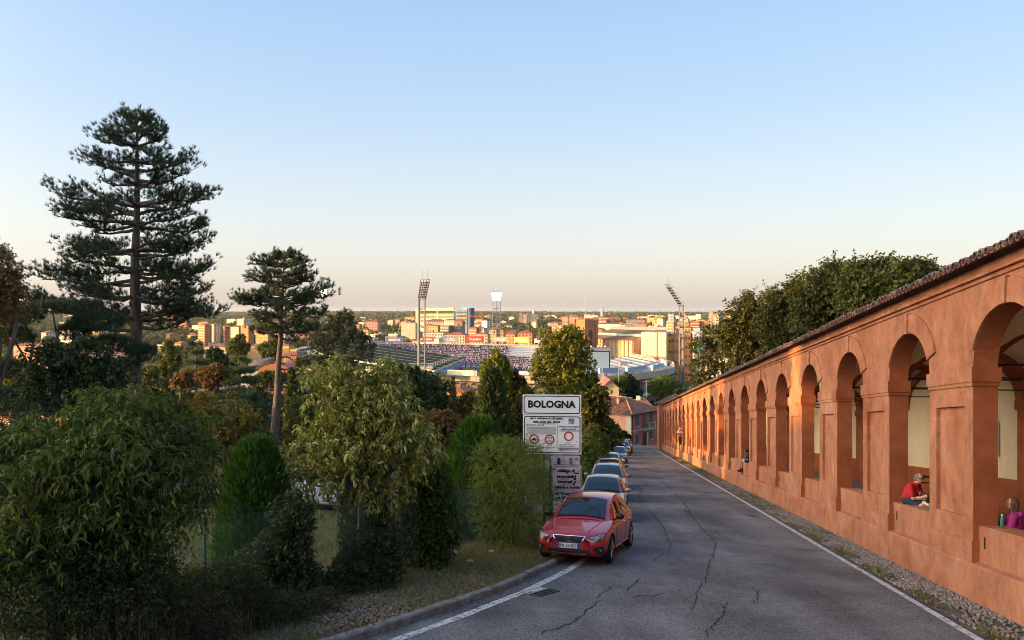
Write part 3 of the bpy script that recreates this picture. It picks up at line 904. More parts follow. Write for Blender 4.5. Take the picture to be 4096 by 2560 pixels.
for (l, t) in cand:
 dz = .035 + (t + 1) * .015
 p = wallpt(l, t, dz)
 sx_, sy_, sz_ = R.uniform(.028, .048), R.uniform(.024, .036), R.uniform(.018, .03)
 a = R.uniform(0, 6.28) if R.random() < .4 else R.uniform(-.3, .3)
 if cnt < 298 and 10.6 < l < 16.5 and R.random() < .62:
  o = link('cobble', st[R.randrange(5)], gut, p, a)
  o.scale = (sx_, sy_, sz_); cnt += 1
 else:
  ca, sa = math.cos(a), math.sin(a)
  q = icv * np.array([sx_, sy_, sz_]) * NP.uniform(.85, 1.12, (len(icv), 1))
  q = np.stack([q[:, 0] * ca - q[:, 1] * sa, q[:, 0] * sa + q[:, 1] * ca, q[:, 2]], 1) + np.array(p)
  F_.append(icf + len(icv) * len(V_)); V_.append(q)
link('pebbles', np_mesh('pebbles', np.concatenate(V_), np.concatenate(F_), MT['cobble_field']), gut)['kind'] = 'stuff'
# a loose slab and some litter in the gutter
sb = MB(); c = wallpt(10.9, -.93, .06)
sb.box((0, 0, 0), (.2, .42, .05), rz=-.35); o = sb.build('stone_slab', MT['kerb'], loc=c); tag(o, 'loose flat stone slab lying at the edge of the cobbled gutter', 'stone')
# ------------------------------------------------------------------ plant generators (numpy)
def unit(a):
 return a / np.maximum(np.linalg.norm(a, axis=1, keepdims=True), 1e-9)
def rnd_dirs(n):
 return unit(NP.normal(size=(n, 3)))
def lump(px, py, D, rx, ry, rd=None):
 """ellipsoid given by its place and half sizes in the picture at D metres; rd = half depth in metres"""
 c = at(px, py, D)
 k = D / F
 return (np.array(c), np.array([rx * k, rd if rd else rx * k, ry * k]))
def lump_points(lumps, n, inner=0.5, up=0.15):
 vol = np.array([(r[0] * r[1] * r[2]) ** (2 / 3) for c, r in lumps]); vol = vol / vol.sum()
 idx = NP.choice(len(lumps), n, p=vol)
 d = rnd_dirs(n); d[:, 2] += up; d = unit(d)
 rr = inner + (1 - inner) * NP.random(n) ** 0.6
 C = np.array([c for c, r in lumps])[idx]; S = np.array([r for c, r in lumps])[idx]
 P = C + d * S * rr[:, None]
 return P, unit(d / S), C
def leaf_geo(P, d, L, W, fold=0.12, curl=0.18, nrm=None):
 """kite-shaped folded leaves; P base (N,3), d direction, L length (N,), W width (N,)"""
 n = len(P)
 if nrm is None:
  nrm = rnd_dirs(n); nrm[:, 2] = np.abs(nrm[:, 2]) + 0.5
 w = unit(np.cross(d, nrm)); u = np.cross(w, d)
 L = np.broadcast_to(L, (n,))[:, None]; W = np.broadcast_to(W, (n,))[:, None]
 v = np.empty((n, 4, 3))
 v[:, 0] = P
 mid = P + d * L * 0.45
 v[:, 1] = mid + w * W * 0.5 + u * L * fold
 v[:, 2] = P + d * L - u * L * curl
 v[:, 3] = mid - w * W * 0.5 + u * L * fold
 f = np.arange(n * 4).reshape(n, 4)
 return v.reshape(-1, 3), f
def cat_geo(parts):
 V, Fc, b = [], [], 0
 for v, f in parts:
  V.append(v); Fc.append(f + b); b += len(v)
 return np.concatenate(V), np.concatenate(Fc)
def twig_leaves(P, out, n_leaf, tw_len, L, asp, droop=0.3, upb=0.3, rnd=0.5, jitter=0.35, curl=0.18):
 """each twig carries n_leaf leaves in two ranks"""
 n = len(P)
 td = unit(out + NP.normal(size=(n, 3)) * rnd + np.array([0, 0, upb]))
 side = unit(np.cross(td, rnd_dirs(n)))
 parts = []
 tl = tw_len * NP.uniform(.6, 1.3, n)
 for k in range(n_leaf):
  s = (k + .6) / n_leaf
  sg = 1 if k % 2 else -1
  base = P + td * (tl * s)[:, None] + np.array([0, 0, -1]) * (tl * droop * s * s * .6)[:, None]
  dd = unit(td * .55 + side * sg * .8 + NP.normal(size=(n, 3)) * jitter + np.array([0, 0, -droop]))
  ll = L * NP.uniform(.65, 1.25, n)
  parts.append(leaf_geo(base, dd, ll, ll * asp * NP.uniform(.8, 1.2, n), curl=curl))
 return cat_geo(parts)
def needles(P, axis, nn, L, W, lean=0.55):
 """brush of nn needles round each axis"""
 n = len(P)
 a = unit(np.cross(axis, rnd_dirs(n))); b = np.cross(axis, a)
 V = np.empty((n, nn, 3, 3))
 for k in range(nn):
  th = 2 * math.pi * k / nn + NP.uniform(-.4, .4, n)
  le = lean * NP.uniform(.5, 1.35, n)
  r = a * np.cos(th)[:, None] + b * np.sin(th)[:, None]
  d = unit(axis * np.cos(le * 1.3)[:, None] + r * np.sin(le * 1.3)[:, None])
  ll = (L * NP.uniform(.75, 1.15, n))[:, None]
  base = P + axis * NP.uniform(-.35, .25, n)[:, None] * L
  sd = unit(np.cross(d, rnd_dirs(n))) * W * .5
  V[:, k, 0] = base - sd; V[:, k, 1] = base + sd; V[:, k, 2] = base + d * ll
 return V.reshape(-1, 3), np.arange(n * nn * 3).reshape(-1, 3)
def tube_path(mb, a, b, r0, r1, sag=0.0, n=5, seg=3, wob=0.0):
 a, b = Vector(a), Vector(b)
 pts = []
 for i in range(seg + 1):
  f = i / seg
  p = a.lerp(b, f); p.z += sag * math.sin(math.pi * f)
  if 0 < i < seg and wob: p += Vector((R.uniform(-wob, wob), R.uniform(-wob, wob), R.uniform(-wob, wob)))
  pts.append(p)
 mb.tube(pts, [r0 + (r1 - r0) * i / seg for i in range(seg + 1)], n, cap=False)
GREEN = {}
GREEN['laurel'] = leaf_mat('laurel_leaf', [(0.04, 0.06, 0.010), (0.17, 0.17, 0.026), (0.07, 0.09, 0.014), (0.32, 0.285, 0.07), (0.10, 0.11, 0.018), (0.20, 0.19, 0.035), (0.44, 0.39, 0.12)], 0.3, gloss=0.02)
GREEN['bush'] = leaf_mat('bush_leaf', [(0.020, 0.036, 0.006), (0.050, 0.075, 0.010), (0.030, 0.050, 0.007), (0.11, 0.125, 0.026), (0.062, 0.09, 0.014)], 0.35)
GREEN['ivy'] = leaf_mat('ivy_leaf', [(0.012, 0.026, 0.008), (0.028, 0.045, 0.012), (0.018, 0.033, 0.009), (0.05, 0.055, 0.016), (0.07, 0.055, 0.018)], 0.2)
GREEN['twigs'] = leaf_mat('dry_scrub', [(0.035, 0.032, 0.014), (0.06, 0.045, 0.02), (0.022, 0.028, 0.010), (0.09, 0.06, 0.028)], 0.2)
GREEN['thuja'] = leaf_mat('thuja_spray', [(0.022, 0.058, 0.007), (0.050, 0.105, 0.010), (0.034, 0.078, 0.008), (0.080, 0.145, 0.015)], 0.25, gloss=0.02)
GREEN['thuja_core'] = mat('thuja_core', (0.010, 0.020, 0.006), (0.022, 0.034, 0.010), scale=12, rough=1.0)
GREEN['privet'] = leaf_mat('privet_leaf', [(0.065, 0.092, 0.012), (0.13, 0.16, 0.024), (0.095, 0.12, 0.018), (0.19, 0.21, 0.04)], 0.35)
GREEN['pine'] = leaf_mat('pine_needle', [(0.012, 0.026, 0.014), (0.022, 0.040, 0.018), (0.030, 0.048, 0.020), (0.045, 0.055, 0.022)], 0.12, gloss=0.03)
GREEN['cedar'] = leaf_mat('cedar_needle', [(0.035, 0.058, 0.028), (0.06, 0.085, 0.035), (0.08, 0.10, 0.036), (0.045, 0.068, 0.03)], 0.2)
GREEN['oak'] = leaf_mat('oak_leaf', [(0.032, 0.040, 0.009), (0.058, 0.062, 0.013), (0.042, 0.048, 0.010), (0.085, 0.076, 0.018)], 0.3)
GREEN['lime'] = leaf_mat('lime_leaf', [(0.07, 0.09, 0.010), (0.13, 0.14, 0.014), (0.095, 0.11, 0.011), (0.20, 0.18, 0.02)], 0.35)
GREEN['olive'] = leaf_mat('olive_leaf', [(0.07, 0.085, 0.02), (0.11, 0.115, 0.028), (0.085, 0.09, 0.022)], 0.3)
GREEN['dark'] = leaf_mat('dark_leaf', [(0.02, 0.034, 0.012), (0.035, 0.052, 0.016), (0.028, 0.04, 0.013)], 0.2)
GREEN['rust'] = leaf_mat('rusty_leaf', [(0.10, 0.055, 0.02), (0.16, 0.085, 0.03), (0.075, 0.06, 0.02), (0.20, 0.12, 0.03)], 0.3)
GREEN['yellow'] = leaf_mat('yellowing_leaf', [(0.10, 0.09, 0.018), (0.20, 0.14, 0.022), (0.06, 0.065, 0.016), (0.27, 0.17, 0.025)], 0.35)
GREEN['pineum'] = leaf_mat('stone_pine_needle', [(0.04, 0.07, 0.014), (0.07, 0.10, 0.02), (0.055, 0.085, 0.016)], 0.2)
GREEN['cypress'] = leaf_mat('cypress_spray', [(0.03, 0.05, 0.016), (0.055, 0.075, 0.022), (0.042, 0.06, 0.018)], 0.2)
def rag(lumps, k, f=.42, s=.75):
 """ragged outline: k smaller lumps thrown off the surface of each lump"""
 out = [(c, r * s) for c, r in lumps]
 for c, r in lumps:
  d = rnd_dirs(k); d[:, 2] += .25
  for q in unit(d): out.append((c + q * r * R.uniform(.7, 1.0), r * R.uniform(f * .6, f * 1.2)))
 return out
def leaf_parts(v, f, base, n, m, root):
 """the n leaves nearest the viewer become objects of their own; returns the remaining faces"""
 q = v.reshape(-1, 4, 3)
 order = np.argsort((q[:, 0] ** 2).sum(1))
 pick = order[:n * 6:6]
 for i in pick:
  me = bpy.data.meshes.new('leaf'); c = q[i].mean(0)
  me.from_pydata([tuple(p) for p in q[i] - c], [], [(0, 1, 2, 3)]); me.materials.append(m)
  link('leaf', me, root, Vector(c - np.array(base)))
 keep = np.ones(len(q), bool); keep[pick] = False
 kv = q[keep].reshape(-1, 3)
 return kv, np.arange(len(kv)).reshape(-1, 4)
def leafy_tree(name, label, cat, lumps, base, leafm, n_tw, n_leaf, tw, L, asp, trunk_r=0.12, bark='bark', group=None, droop=0.3, upb=0.3, inner=0.5, rnd=0.5, limbs=True,
    up=0.15, fork=None, curl=0.18, crown='crown', twigs=0, parts=0):
 base = Vector(base)
 root = empty(name, base, label, cat, group)
 P, o, C = lump_points(lumps, n_tw, inner, up)
 v, f = twig_leaves(P, o, n_leaf, tw, L, asp, droop, upb, rnd, curl=curl)
 if parts: v, f = leaf_parts(v, f, base, parts, GREEN[leafm], root)
 cr = link(crown, np_mesh(crown, v - np.array(base), f, GREEN[leafm]), root); cr['kind'] = 'stuff'
 if limbs:
  mb = MB()
  zc = min(c[2] for c, r in lumps)
  cx = np.mean([c for c, r in lumps], axis=0)
  fk = Vector(fork) if fork is not None else base.lerp(Vector(cx), 0.45)
  mb.tube([Vector((0, 0, -.3)), (fk - base) * .5 + Vector((R.uniform(-.1, .1), R.uniform(-.1, .1), 0)) * trunk_r * 3, fk - base], [trunk_r * 1.25, trunk_r, trunk_r * .85], 8, cap=False)
  for c, r in lumps:
   tube_path(mb, fk - base, Vector(c) - base, trunk_r * .6, trunk_r * .22, wob=trunk_r * .8, n=5, seg=4)
  for i in NP.choice(len(P), min(twigs, len(P)), replace=False):
   tube_path(mb, Vector(C[i]) - base, Vector(P[i]) - base, trunk_r * .16, trunk_r * .05, wob=trunk_r * .3, n=3, seg=2)
  mb.build('trunk', MT[bark], root, smooth=True)
 return root
def pine_branch(tuft_P, tuft_A, mb, a, tip, r0, dens=1.0, pad=1.0, bare=0.3):
 a, tip = Vector(a), Vector(tip)
 d = tip - a; L = d.length
 if L < .15: return
 hd = Vector((d.x, d.y, 0)).normalized() if d.xy.length > .05 else Vector((1, 0, 0))
 sd = Vector((-hd.y, hd.x, 0))
 pts = []; sag = R.uniform(-.10, .02)
 for i in range(6):
  f = i / 5
  p = a + d * f; p.z += sag * L * math.sin(math.pi * f) + R.uniform(-.03, .03) * L
  pts.append(p)
 mb.tube(pts, [r0 * (1 - .8 * i / 5) for i in range(6)], 4, cap=False)
 def on(f):
  x = f * 5; i = min(int(x), 4)
  return pts[i].lerp(pts[i + 1], x - i)
 nb = max(4, int(L * 4.8 * dens))
 for k in range(nb):
  f = bare + (1 - bare) * (k + R.random()) / nb
  p = on(min(f, 1.0))
  bl = (0.30 + .30 * L * (1 - abs(f - .6))) * R.uniform(.45, 1.15) * pad
  sg = 1 if k % 2 else -1
  bd = (hd * R.uniform(.35, .9) + sd * sg * R.uniform(.4, 1.0) + Vector((0, 0, R.uniform(.05, .5)))).normalized()
  q = p + bd * bl + Vector((0, 0, .12 * bl))
  mb.tube([p, p.lerp(q, .5) - Vector((0, 0, .03)), q], [r0 * .22, r0 * .15, r0 * .07], 3, cap=False)
  nt = max(3, int(bl / .07))
  for j in range(nt):
   ff = .25 + .75 * (j + 1) / nt
   pp = p.lerp(q, ff) + Vector((R.uniform(-1, 1), R.uniform(-1, 1), R.uniform(-.6, 1.9))) * .14
   tuft_P.append(pp); tuft_A.append(bd * .6 + Vector((R.uniform(-.5, .5), R.uniform(-.5, .5), R.uniform(.3, 1.0))))
 for j in range(9):
  tuft_P.append(on(1 - j * .04) + Vector((R.uniform(-.1, .1), R.uniform(-.1, .1), R.uniform(-.05, .12)))); tuft_A.append(hd * .8 + Vector((R.uniform(-.3, .3), R.uniform(-.3, .3), R.uniform(.1, .8))))
def pine(name, label, D, base_px, top_px, branches, trunk_r, whorls, lenf, needle=.15, nn=14, nw=.016, group=None, bark='bark', dens=1.0, pad=1.0, tsc=1.0, ground_y=None):
 """branches: explicit (attach_y_px, tip_x_px, tip_y_px); whorls: (y_px list), lenf(y)->metres for the other azimuths"""
 top = at(top_px[0], top_px[1], D)
 b0 = at(base_px[0], base_px[1], D)
 base = Vector((b0.x, D, ground(b0.x, D) - .2))
 root = empty(name, base, label, 'pine tree', group)
 mb = MB()
 tp, ta = [], []
 def trunk_at(py):
  f = (py - top_px[1]) / (base_px[1] - top_px[1])
  return at(top_px[0] + (base_px[0] - top_px[0]) * f, py, D)
 ypx = list(np.linspace(top_px[1], base_px[1], 9))
 pts = [trunk_at(y) + Vector((R.uniform(-.04, .04), R.uniform(-.04, .04), 0)) for y in ypx] + [base]
 n = len(pts)
 mb.tube([p - base for p in pts][::-1], [trunk_r * (1.1 - 1.0 * i / (n - 1)) for i in range(n)], 9, cap=False)
 for (ya, tx, ty) in branches:
  a = trunk_at(ya); t = a.lerp(at(tx, ty, D), .87)
  t.y += R.uniform(-.5, .5) * abs(t.x - a.x) * .6
  pine_branch(tp, ta, mb, a - base, t - base, trunk_r * .28, dens, pad)
 for y in whorls:
  a = trunk_at(y)
  L = lenf(y)
  n = 5
  ph = R.uniform(0, 6.28)
  for k in range(n):
   th = ph + 2 * math.pi * k / n + R.uniform(-.3, .3)
   l = L * R.uniform(.4, 1.05)
   t = a + Vector((math.cos(th) * l * .9, math.sin(th) * l, l * R.uniform(-.10, .22)))
   pine_branch(tp, ta, mb, a - base, t - base, trunk_r * .26, dens, pad)
 P = np.array([p[:] for p in tp]); A = unit(np.array([p[:] for p in ta]))
 v, f = needles(P, A, nn, needle, nw)
 link('crown', np_mesh('crown', v, f, GREEN['pine']), root)['kind'] = 'stuff'
 mb.build('trunk', MT[bark], root, smooth=True)
 return root
def tuft_tree(name, label, lumps, base, n, needle, nn, nw, trunk_r, leafm='pine', up=.5, inner=.45, limbs=True, cat='pine tree', group=None, fork=None):
 base = Vector(base)
 root = empty(name, base, label, cat, group)
 P, o, C = lump_points(lumps, n, inner, .2)
 A = unit(o + NP.normal(size=o.shape) * .5 + np.array([0, 0, up]))
 v, f = needles(P - np.array(base), A, nn, needle, nw)
 link('crown', np_mesh('crown', v, f, GREEN[leafm]), root)['kind'] = 'stuff'
 if limbs:
  mb = MB()
  cx = Vector(np.mean([c for c, r in lumps], axis=0))
  fk = Vector(fork) if fork is not None else base.lerp(cx, .55)
  mb.tube([Vector((0, 0, -.3)), (fk - base) * .5, fk - base], [trunk_r * 1.2, trunk_r, trunk_r * .8], 8, cap=False)
  for c, r in lumps:
   tube_path(mb, fk - base, Vector(c) - base, trunk_r * .45, trunk_r * .12, wob=trunk_r, n=4, seg=4)
  mb.build('trunk', MT['bark'], root, smooth=True)
 return root
def spray_shrub(name, label, cat, base, H, prof, n, L, asp, leafm='thuja', core=True, group=None, lean=(0, 0), upw=1.4, trunk=True, corem='thuja_core', sq=1.0):
 """dense columnar conifer: prof(f)->radius at height fraction f; sprays stand up and out from a solid heart"""
 base = Vector(base)
 root = empty(name, base, label, cat, group)
 fz = NP.random(n) ** .9
 th = NP.uniform(0, 2 * math.pi, n)
 rr = np.array([prof(f) for f in fz]) * (1 + .10 * np.sin(th * 5 + fz * 9) + .07 * np.sin(th * 11 - fz * 23)) * NP.uniform(.80, 1.06, n)
 P = np.stack([rr * np.cos(th) + lean[0] * fz, rr * np.sin(th) * sq + lean[1] * fz, fz * H], 1)
 out = np.stack([np.cos(th), np.sin(th), np.zeros(n)], 1)
 d = unit(out * .75 + np.array([0, 0, upw]) * NP.uniform(.5, 1.2, n)[:, None] + NP.normal(size=(n, 3)) * .25)
 ll = L * NP.uniform(.6, 1.3, n)
 v, f = leaf_geo(P, d, ll, ll * asp, fold=.05, curl=.05, nrm=out + NP.normal(size=(n, 3)) * .6)
 link('crown', np_mesh('crown', v, f, GREEN[leafm]), root)['kind'] = 'stuff'
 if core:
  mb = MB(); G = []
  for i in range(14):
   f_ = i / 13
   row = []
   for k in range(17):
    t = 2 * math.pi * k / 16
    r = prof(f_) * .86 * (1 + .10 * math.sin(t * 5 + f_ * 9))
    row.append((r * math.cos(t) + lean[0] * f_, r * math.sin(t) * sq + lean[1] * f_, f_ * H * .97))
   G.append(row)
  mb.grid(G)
  mb.build('dark_core', GREEN[corem], root, smooth=True)  # solid dark filler that closes the view through the sprays
 if trunk:
  mb = MB(); mb.tube([(0, 0, -.6), (lean[0] * .3, lean[1] * .3, H * .3)], [.09, .07], 6)
  mb.build('trunk', MT['bark'], root)
 return root
def gpt(px, D, dz=0.0):
 p = at(px, 310, D)
 return Vector((p.x, D, ground(p.x, D) + dz))
# ------------------------------------------------------------------ the two tall pines and the trees round them
BP = [(128, 148, 121), (130, 131, 124), (140, 158, 123), (150, 112, 131), (146, 88, 137), (150, 161, 134), (172, 74, 158), (176, 98, 165), (170, 195, 156), (182, 196, 172), (190, 175, 165),
  (214, 50, 208), (222, 56, 219), (212, 96, 203), (206, 216, 200), (214, 208, 192), (222, 200, 214), (228, 90, 232),
  (252, 54, 246), (256, 92, 240), (246, 214, 226), (254, 218, 242), (258, 204, 252), (268, 66, 262),
  (282, 36, 278), (284, 60, 270), (276, 220, 268), (282, 212, 279), (290, 206, 288), (296, 84, 296), (300, 198, 300),
  (310, 22, 305), (318, 60, 312), (316, 230, 318), (312, 205, 305), (326, 190, 322), (330, 84, 330)]
def bplen(y):
 xs_ = [113, 135, 158, 182, 205, 240, 275, 310, 340]
 ls_ = [.4, 1.5, 2.5, 2.5, 3.3, 3.4, 3.7, 3.9, 3.2]
 return float(np.interp(y, xs_, ls_))
pine('black_pine', 'tallest black pine, layered boughs against the sky above the green bushes', 30.0, (134, 400), (138, 113), BP, .30,
  [119, 130, 146, 162, 184, 206, 226, 250, 272, 296, 320], lambda y: bplen(y) * .88, needle=.18, nn=16, nw=.021)
def c2(u, v):
 return 175 + .1157 * u, 250 + .1157 * v
SPB = [(60, 1000, 15), (70, 900, 30), (90, 860, 45), (120, 660, 120), (110, 700, 95), (130, 1105, 70), (140, 1080, 120), (190, 760, 180), (200, 850, 200), (215, 1080, 205),
  (290, 1250, 262), (285, 1180, 255), (280, 720, 275), (300, 800, 290), (330, 1090, 285), (300, 1060, 250), (430, 505, 440), (450, 560, 470), (440, 640, 385), (400, 760, 360), (470, 1370, 395), (465, 1290, 450),
  (450, 1200, 380), (470, 1120, 440), (520, 1030, 500), (520, 870, 530), (610, 850, 560), (640, 690, 565), (650, 700, 620), (620, 1120, 640), (700, 1240, 690), (680, 1150, 730), (760, 1080, 790), (740, 860, 760)]
SPB = [(c2(0, a)[1], *c2(u, v)) for a, u, v in SPB]
sp = pine('black_pine', 'smaller black pine with flat tiers and a bare leaning trunk', 44.0, (275, 436), (285, 252), SPB, .27,
   [258, 266, 276, 286, 298, 304, 316, 330], lambda y: float(np.interp(y, [252, 270, 285, 303, 335], [.8, 1.9, 2.2, 3.0, 2.2])), needle=.2, nn=15, nw=.028, dens=.8)
mb = MB()
for (a, u, v) in ((980, 1170, 1070), (1030, 1130, 1080), (1150, 1180, 1240), (1180, 1100, 1280), (1210, 760, 1240), (1330, 1080, 1340), (930, 1060, 990)):
 px_, py_ = c2(925 - (a - 900) * .06, a)
 q = c2(u, v)
 A_, B_ = at(px_, py_, 44), at(q[0], q[1], 44 + R.uniform(-1, 1))
 tube_path(mb, A_ - sp.location, B_ - sp.location, .06, .012, sag=.15, n=4, seg=5, wob=.06)
mb.build('dead_branch', MT['bark'], sp)
tuft_tree('black_pine', 'dense dark pine with upright leaders beside the stadium roof',
   [lump(331, 338, 80, 14, 20), lump(345, 330, 80, 12, 22), lump(352, 345, 79, 14, 18), lump(322, 348, 80, 12, 14), lump(366, 350, 79, 10, 14), lump(340, 322, 80, 3, 10), lump(350, 324, 80, 3, 10), lump(330, 322, 80, 3, 9),
   lump(362, 338, 79, 4, 9), lump(338, 366, 78, 22, 9), lump(322, 376, 78, 14, 7), lump(312, 330, 81, 10, 10)],
   gpt(340, 80), 3000, .32, 14, .04, .3)
tuft_tree('black_pine', 'low dark pine boughs spreading between the small pine and the laurel',
   [lump(318, 362, 46, 18, 6), lump(336, 372, 46, 16, 6), lump(322, 384, 45, 18, 5), lump(346, 384, 45, 12, 5)], gpt(326, 46), 900, .22, 14, .026, .16)
# dark conifer at the left border
tuft_tree('dark_pine', 'dark pine with drooping boughs left of the tallest pine',
   [lump(18, 316, 24, 24, 8), lump(52, 308, 24, 22, 6), lump(88, 306, 25, 16, 6), lump(12, 336, 24, 20, 9), lump(98, 322, 25, 26, 10), lump(74, 332, 25, 16, 8), lump(110, 344, 26, 26, 9), lump(6, 368, 24, 16, 10),
   lump(8, 396, 23, 16, 9), lump(140, 352, 26, 16, 8), lump(124, 364, 26, 18, 6)],
   gpt(30, 24), 2300, .2, 15, .016, .2, inner=.3)
leafy_tree('beech_tree', 'rust-tinged leafy tree cut by the left border of the view', 'tree',
   [lump(-2, 268, 19, 14, 16), lump(6, 285, 19, 14, 14), lump(-12, 300, 19, 30, 22), lump(16, 297, 19, 8, 8), lump(-8, 255, 19, 8, 8)], gpt(-14, 19), 'rust', 900, 9, .3, .085, .6, .16, inner=.4)
mt_l = [lump(50, 360, 20, 20, 14), lump(86, 356, 20, 18, 14), lump(112, 372, 20, 18, 16), lump(40, 384, 20, 16, 12), lump(68, 380, 20, 16, 14), lump(98, 392, 20, 16, 12), lump(30, 402, 19, 14, 10), lump(74, 404, 20, 10, 8)]
mt = leafy_tree('maple_tree', 'dark many-stemmed maple with thin leaves under the tall pine', 'tree', mt_l, gpt(73, 20), 'dark', 900, 8, .35, .11, .75, .12, inner=.2, droop=.5, fork=at(72, 414, 20), twigs=160)
leafy_tree('shrub', 'dusky shrub of small leaves under the dark pine boughs', 'shrub',
   [lump(10, 420, 17, 22, 16), lump(26, 440, 16, 26, 20), lump(-5, 450, 16, 26, 24), lump(48, 440, 15, 16, 12)], gpt(14, 16), 'dark', 900, 9, .25, .06, .5, .05, inner=.3)
# ------------------------------------------------------------------ cedars and mid-distance garden trees
def cedar(label, D, apex, tiers, base_px, n=1500, leafm='cedar', needle=.75, group='cedars below the pines'):
 """tiers: (y_px, half width px left, right)"""
 b = gpt(base_px, D)
 root = empty('cedar_tree', b, label, 'cedar tree', group)
 mb = MB(); a = at(apex[0], apex[1], D)
 mb.tube([Vector((0, 0, -.3)), a - b], [.28, .04], 7, cap=False)
 P, A = [], []
 k = D / F
 for (y, wl_, wr_) in tiers:
  c = at(apex[0] + (base_px - apex[0]) * (y - apex[1]) / 90, y, D)
  for q in range(max(6, int((wl_ + wr_) * .5))):
   th = R.uniform(0, 6.28)
   w_ = (wr_ if math.cos(th) > 0 else wl_) * k
   l = w_ * R.uniform(.55, 1.05)
   tip = c + Vector((math.cos(th) * l, math.sin(th) * l, -.12 * l + R.uniform(-.2, .25)))
   mb.tube([c - b, c.lerp(tip, .5) - b + Vector((0, 0, .1)), tip - b], [.05, .035, .012], 3, cap=False)
   m_ = int(6 + l * 8)
   for j in range(m_):
    f = R.uniform(.2, 1.0) ** .8
    sp_ = .38 * l * (1 - abs(f - .6))
    p = c.lerp(tip, f) + Vector((-math.sin(th), math.cos(th), 0)) * R.uniform(-sp_, sp_) + Vector((0, 0, .1 + R.uniform(-.14, .06)))
    P.append(p - b); A.append(Vector((math.cos(th) * .8 + R.uniform(-.5, .5), math.sin(th) * .8 + R.uniform(-.5, .5), R.uniform(-.35, .4))))
 v, f = needles(np.array([p[:] for p in P]), unit(np.array([p[:] for p in A])), 9, needle, needle * .16)
 link('crown', np_mesh('crown', v, f, GREEN[leafm]), root)['kind'] = 'stuff'
 mb.build('trunk', MT['bark_grey'], root, smooth=True)
 return root
cedar('broad pale-green cedar with sweeping tiers left of the small pine', 96, (239, 354), [(360, 8, 9), (370, 14, 14), (380, 20, 18), (392, 26, 24), (404, 30, 30), (416, 30, 34), (428, 34, 34), (438, 30, 30)], 238)
cedar('narrower pale cedar nearer the tall pine trunk', 106, (196, 338), [(344, 5, 5), (352, 8, 8), (362, 12, 10), (372, 14, 14), (384, 17, 16), (396, 18, 20), (408, 22, 22), (420, 24, 24), (432, 26, 24)], 197)
cedar('dark cedar with bare twigs in the shade behind the two bushes', 33, (249, 386), [(398, 12, 12), (408, 18, 20), (418, 22, 22), (430, 24, 24), (442, 26, 26), (455, 24, 24)], 248, leafm='cedar', needle=.28)
def simple_tree(label, px, D, lumps, leafm, n_tw=260, L=.34, asp=.7, cat='tree', name='tree', n_leaf=8, tr=.2, group=None, inner=.45, tw=.5):
 return leafy_tree(name, label, cat, rag([lump(a, b, D, c, d) for a, b, c, d in lumps], 2, .5, .9), gpt(px, D), leafm, n_tw, n_leaf, tw, L, asp, tr, group=group, inner=inner)
simple_tree('yellow-leaved shrub in the shade right of the bright thuja', 225, 30, [(208, 425, 14, 16), (230, 430, 18, 18), (252, 424, 12, 16), (216, 448, 18, 14), (240, 452, 16, 12), (204, 404, 10, 10)], 'yellow', 620, .16, .6, 'shrub', 'shrub', tr=.06, tw=.3)
simple_tree('young olive-green tree behind the leaning pine trunk', 310, 34, [(300, 415, 12, 16), (318, 420, 14, 14), (296, 440, 14, 16)], 'olive', 500, .16, .5, tr=.08, tw=.3)
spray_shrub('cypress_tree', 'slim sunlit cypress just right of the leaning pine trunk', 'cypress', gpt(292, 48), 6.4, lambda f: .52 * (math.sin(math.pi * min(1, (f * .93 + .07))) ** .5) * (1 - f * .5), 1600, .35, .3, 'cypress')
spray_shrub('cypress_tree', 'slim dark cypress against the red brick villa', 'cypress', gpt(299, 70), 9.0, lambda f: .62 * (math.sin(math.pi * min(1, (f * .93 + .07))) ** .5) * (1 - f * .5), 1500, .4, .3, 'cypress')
simple_tree('rust-brown tree glowing between the two cedars', 213, 95, [(206, 375, 8, 6), (216, 371, 8, 6), (223, 378, 6, 6), (210, 382, 9, 5)], 'rust', 330, .4, .7)
simple_tree('rust-brown bushy tree left of the narrower cedar', 182, 95, [(184, 378, 6, 6), (180, 384, 7, 5)], 'rust', 160, .4, .7)
simple_tree('tall yellow-green poplar left of the small pine', 237, 170, [(233, 346, 5, 6), (240, 342, 5, 6), (244, 348, 5, 6), (237, 352, 9, 5)], 'olive', 320, .7, .7)
simple_tree('rounded yellow-green poplar just behind the small pine', 271, 170, [(268, 348, 6, 6), (275, 345, 6, 7), (271, 353, 9, 5)], 'olive', 320, .7, .7)
simple_tree('tall yellow-green tree right beside the tall pine trunk', 171, 110, [(169, 350, 5, 8), (173, 362, 6, 8), (166, 366, 5, 7)], 'olive', 300, .45, .7)
simple_tree('dark round tree behind the broad cedar', 222, 120, [(219, 362, 8, 6), (228, 366, 8, 6), (214, 355, 6, 7)], 'dark', 300, .5, .7)
simple_tree('low green tree under the brick villa windows', 262, 80, [(256, 396, 8, 8), (270, 402, 9, 8), (248, 404, 7, 7), (284, 404, 8, 8)], 'dark', 340, .32, .7)
simple_tree('round light-green tree over the brick villa terrace', 268, 128, [(262, 379, 8, 5), (272, 376, 9, 4), (256, 382, 5, 5), (283, 379, 9, 4)], 'bush', 320, .45, .7)
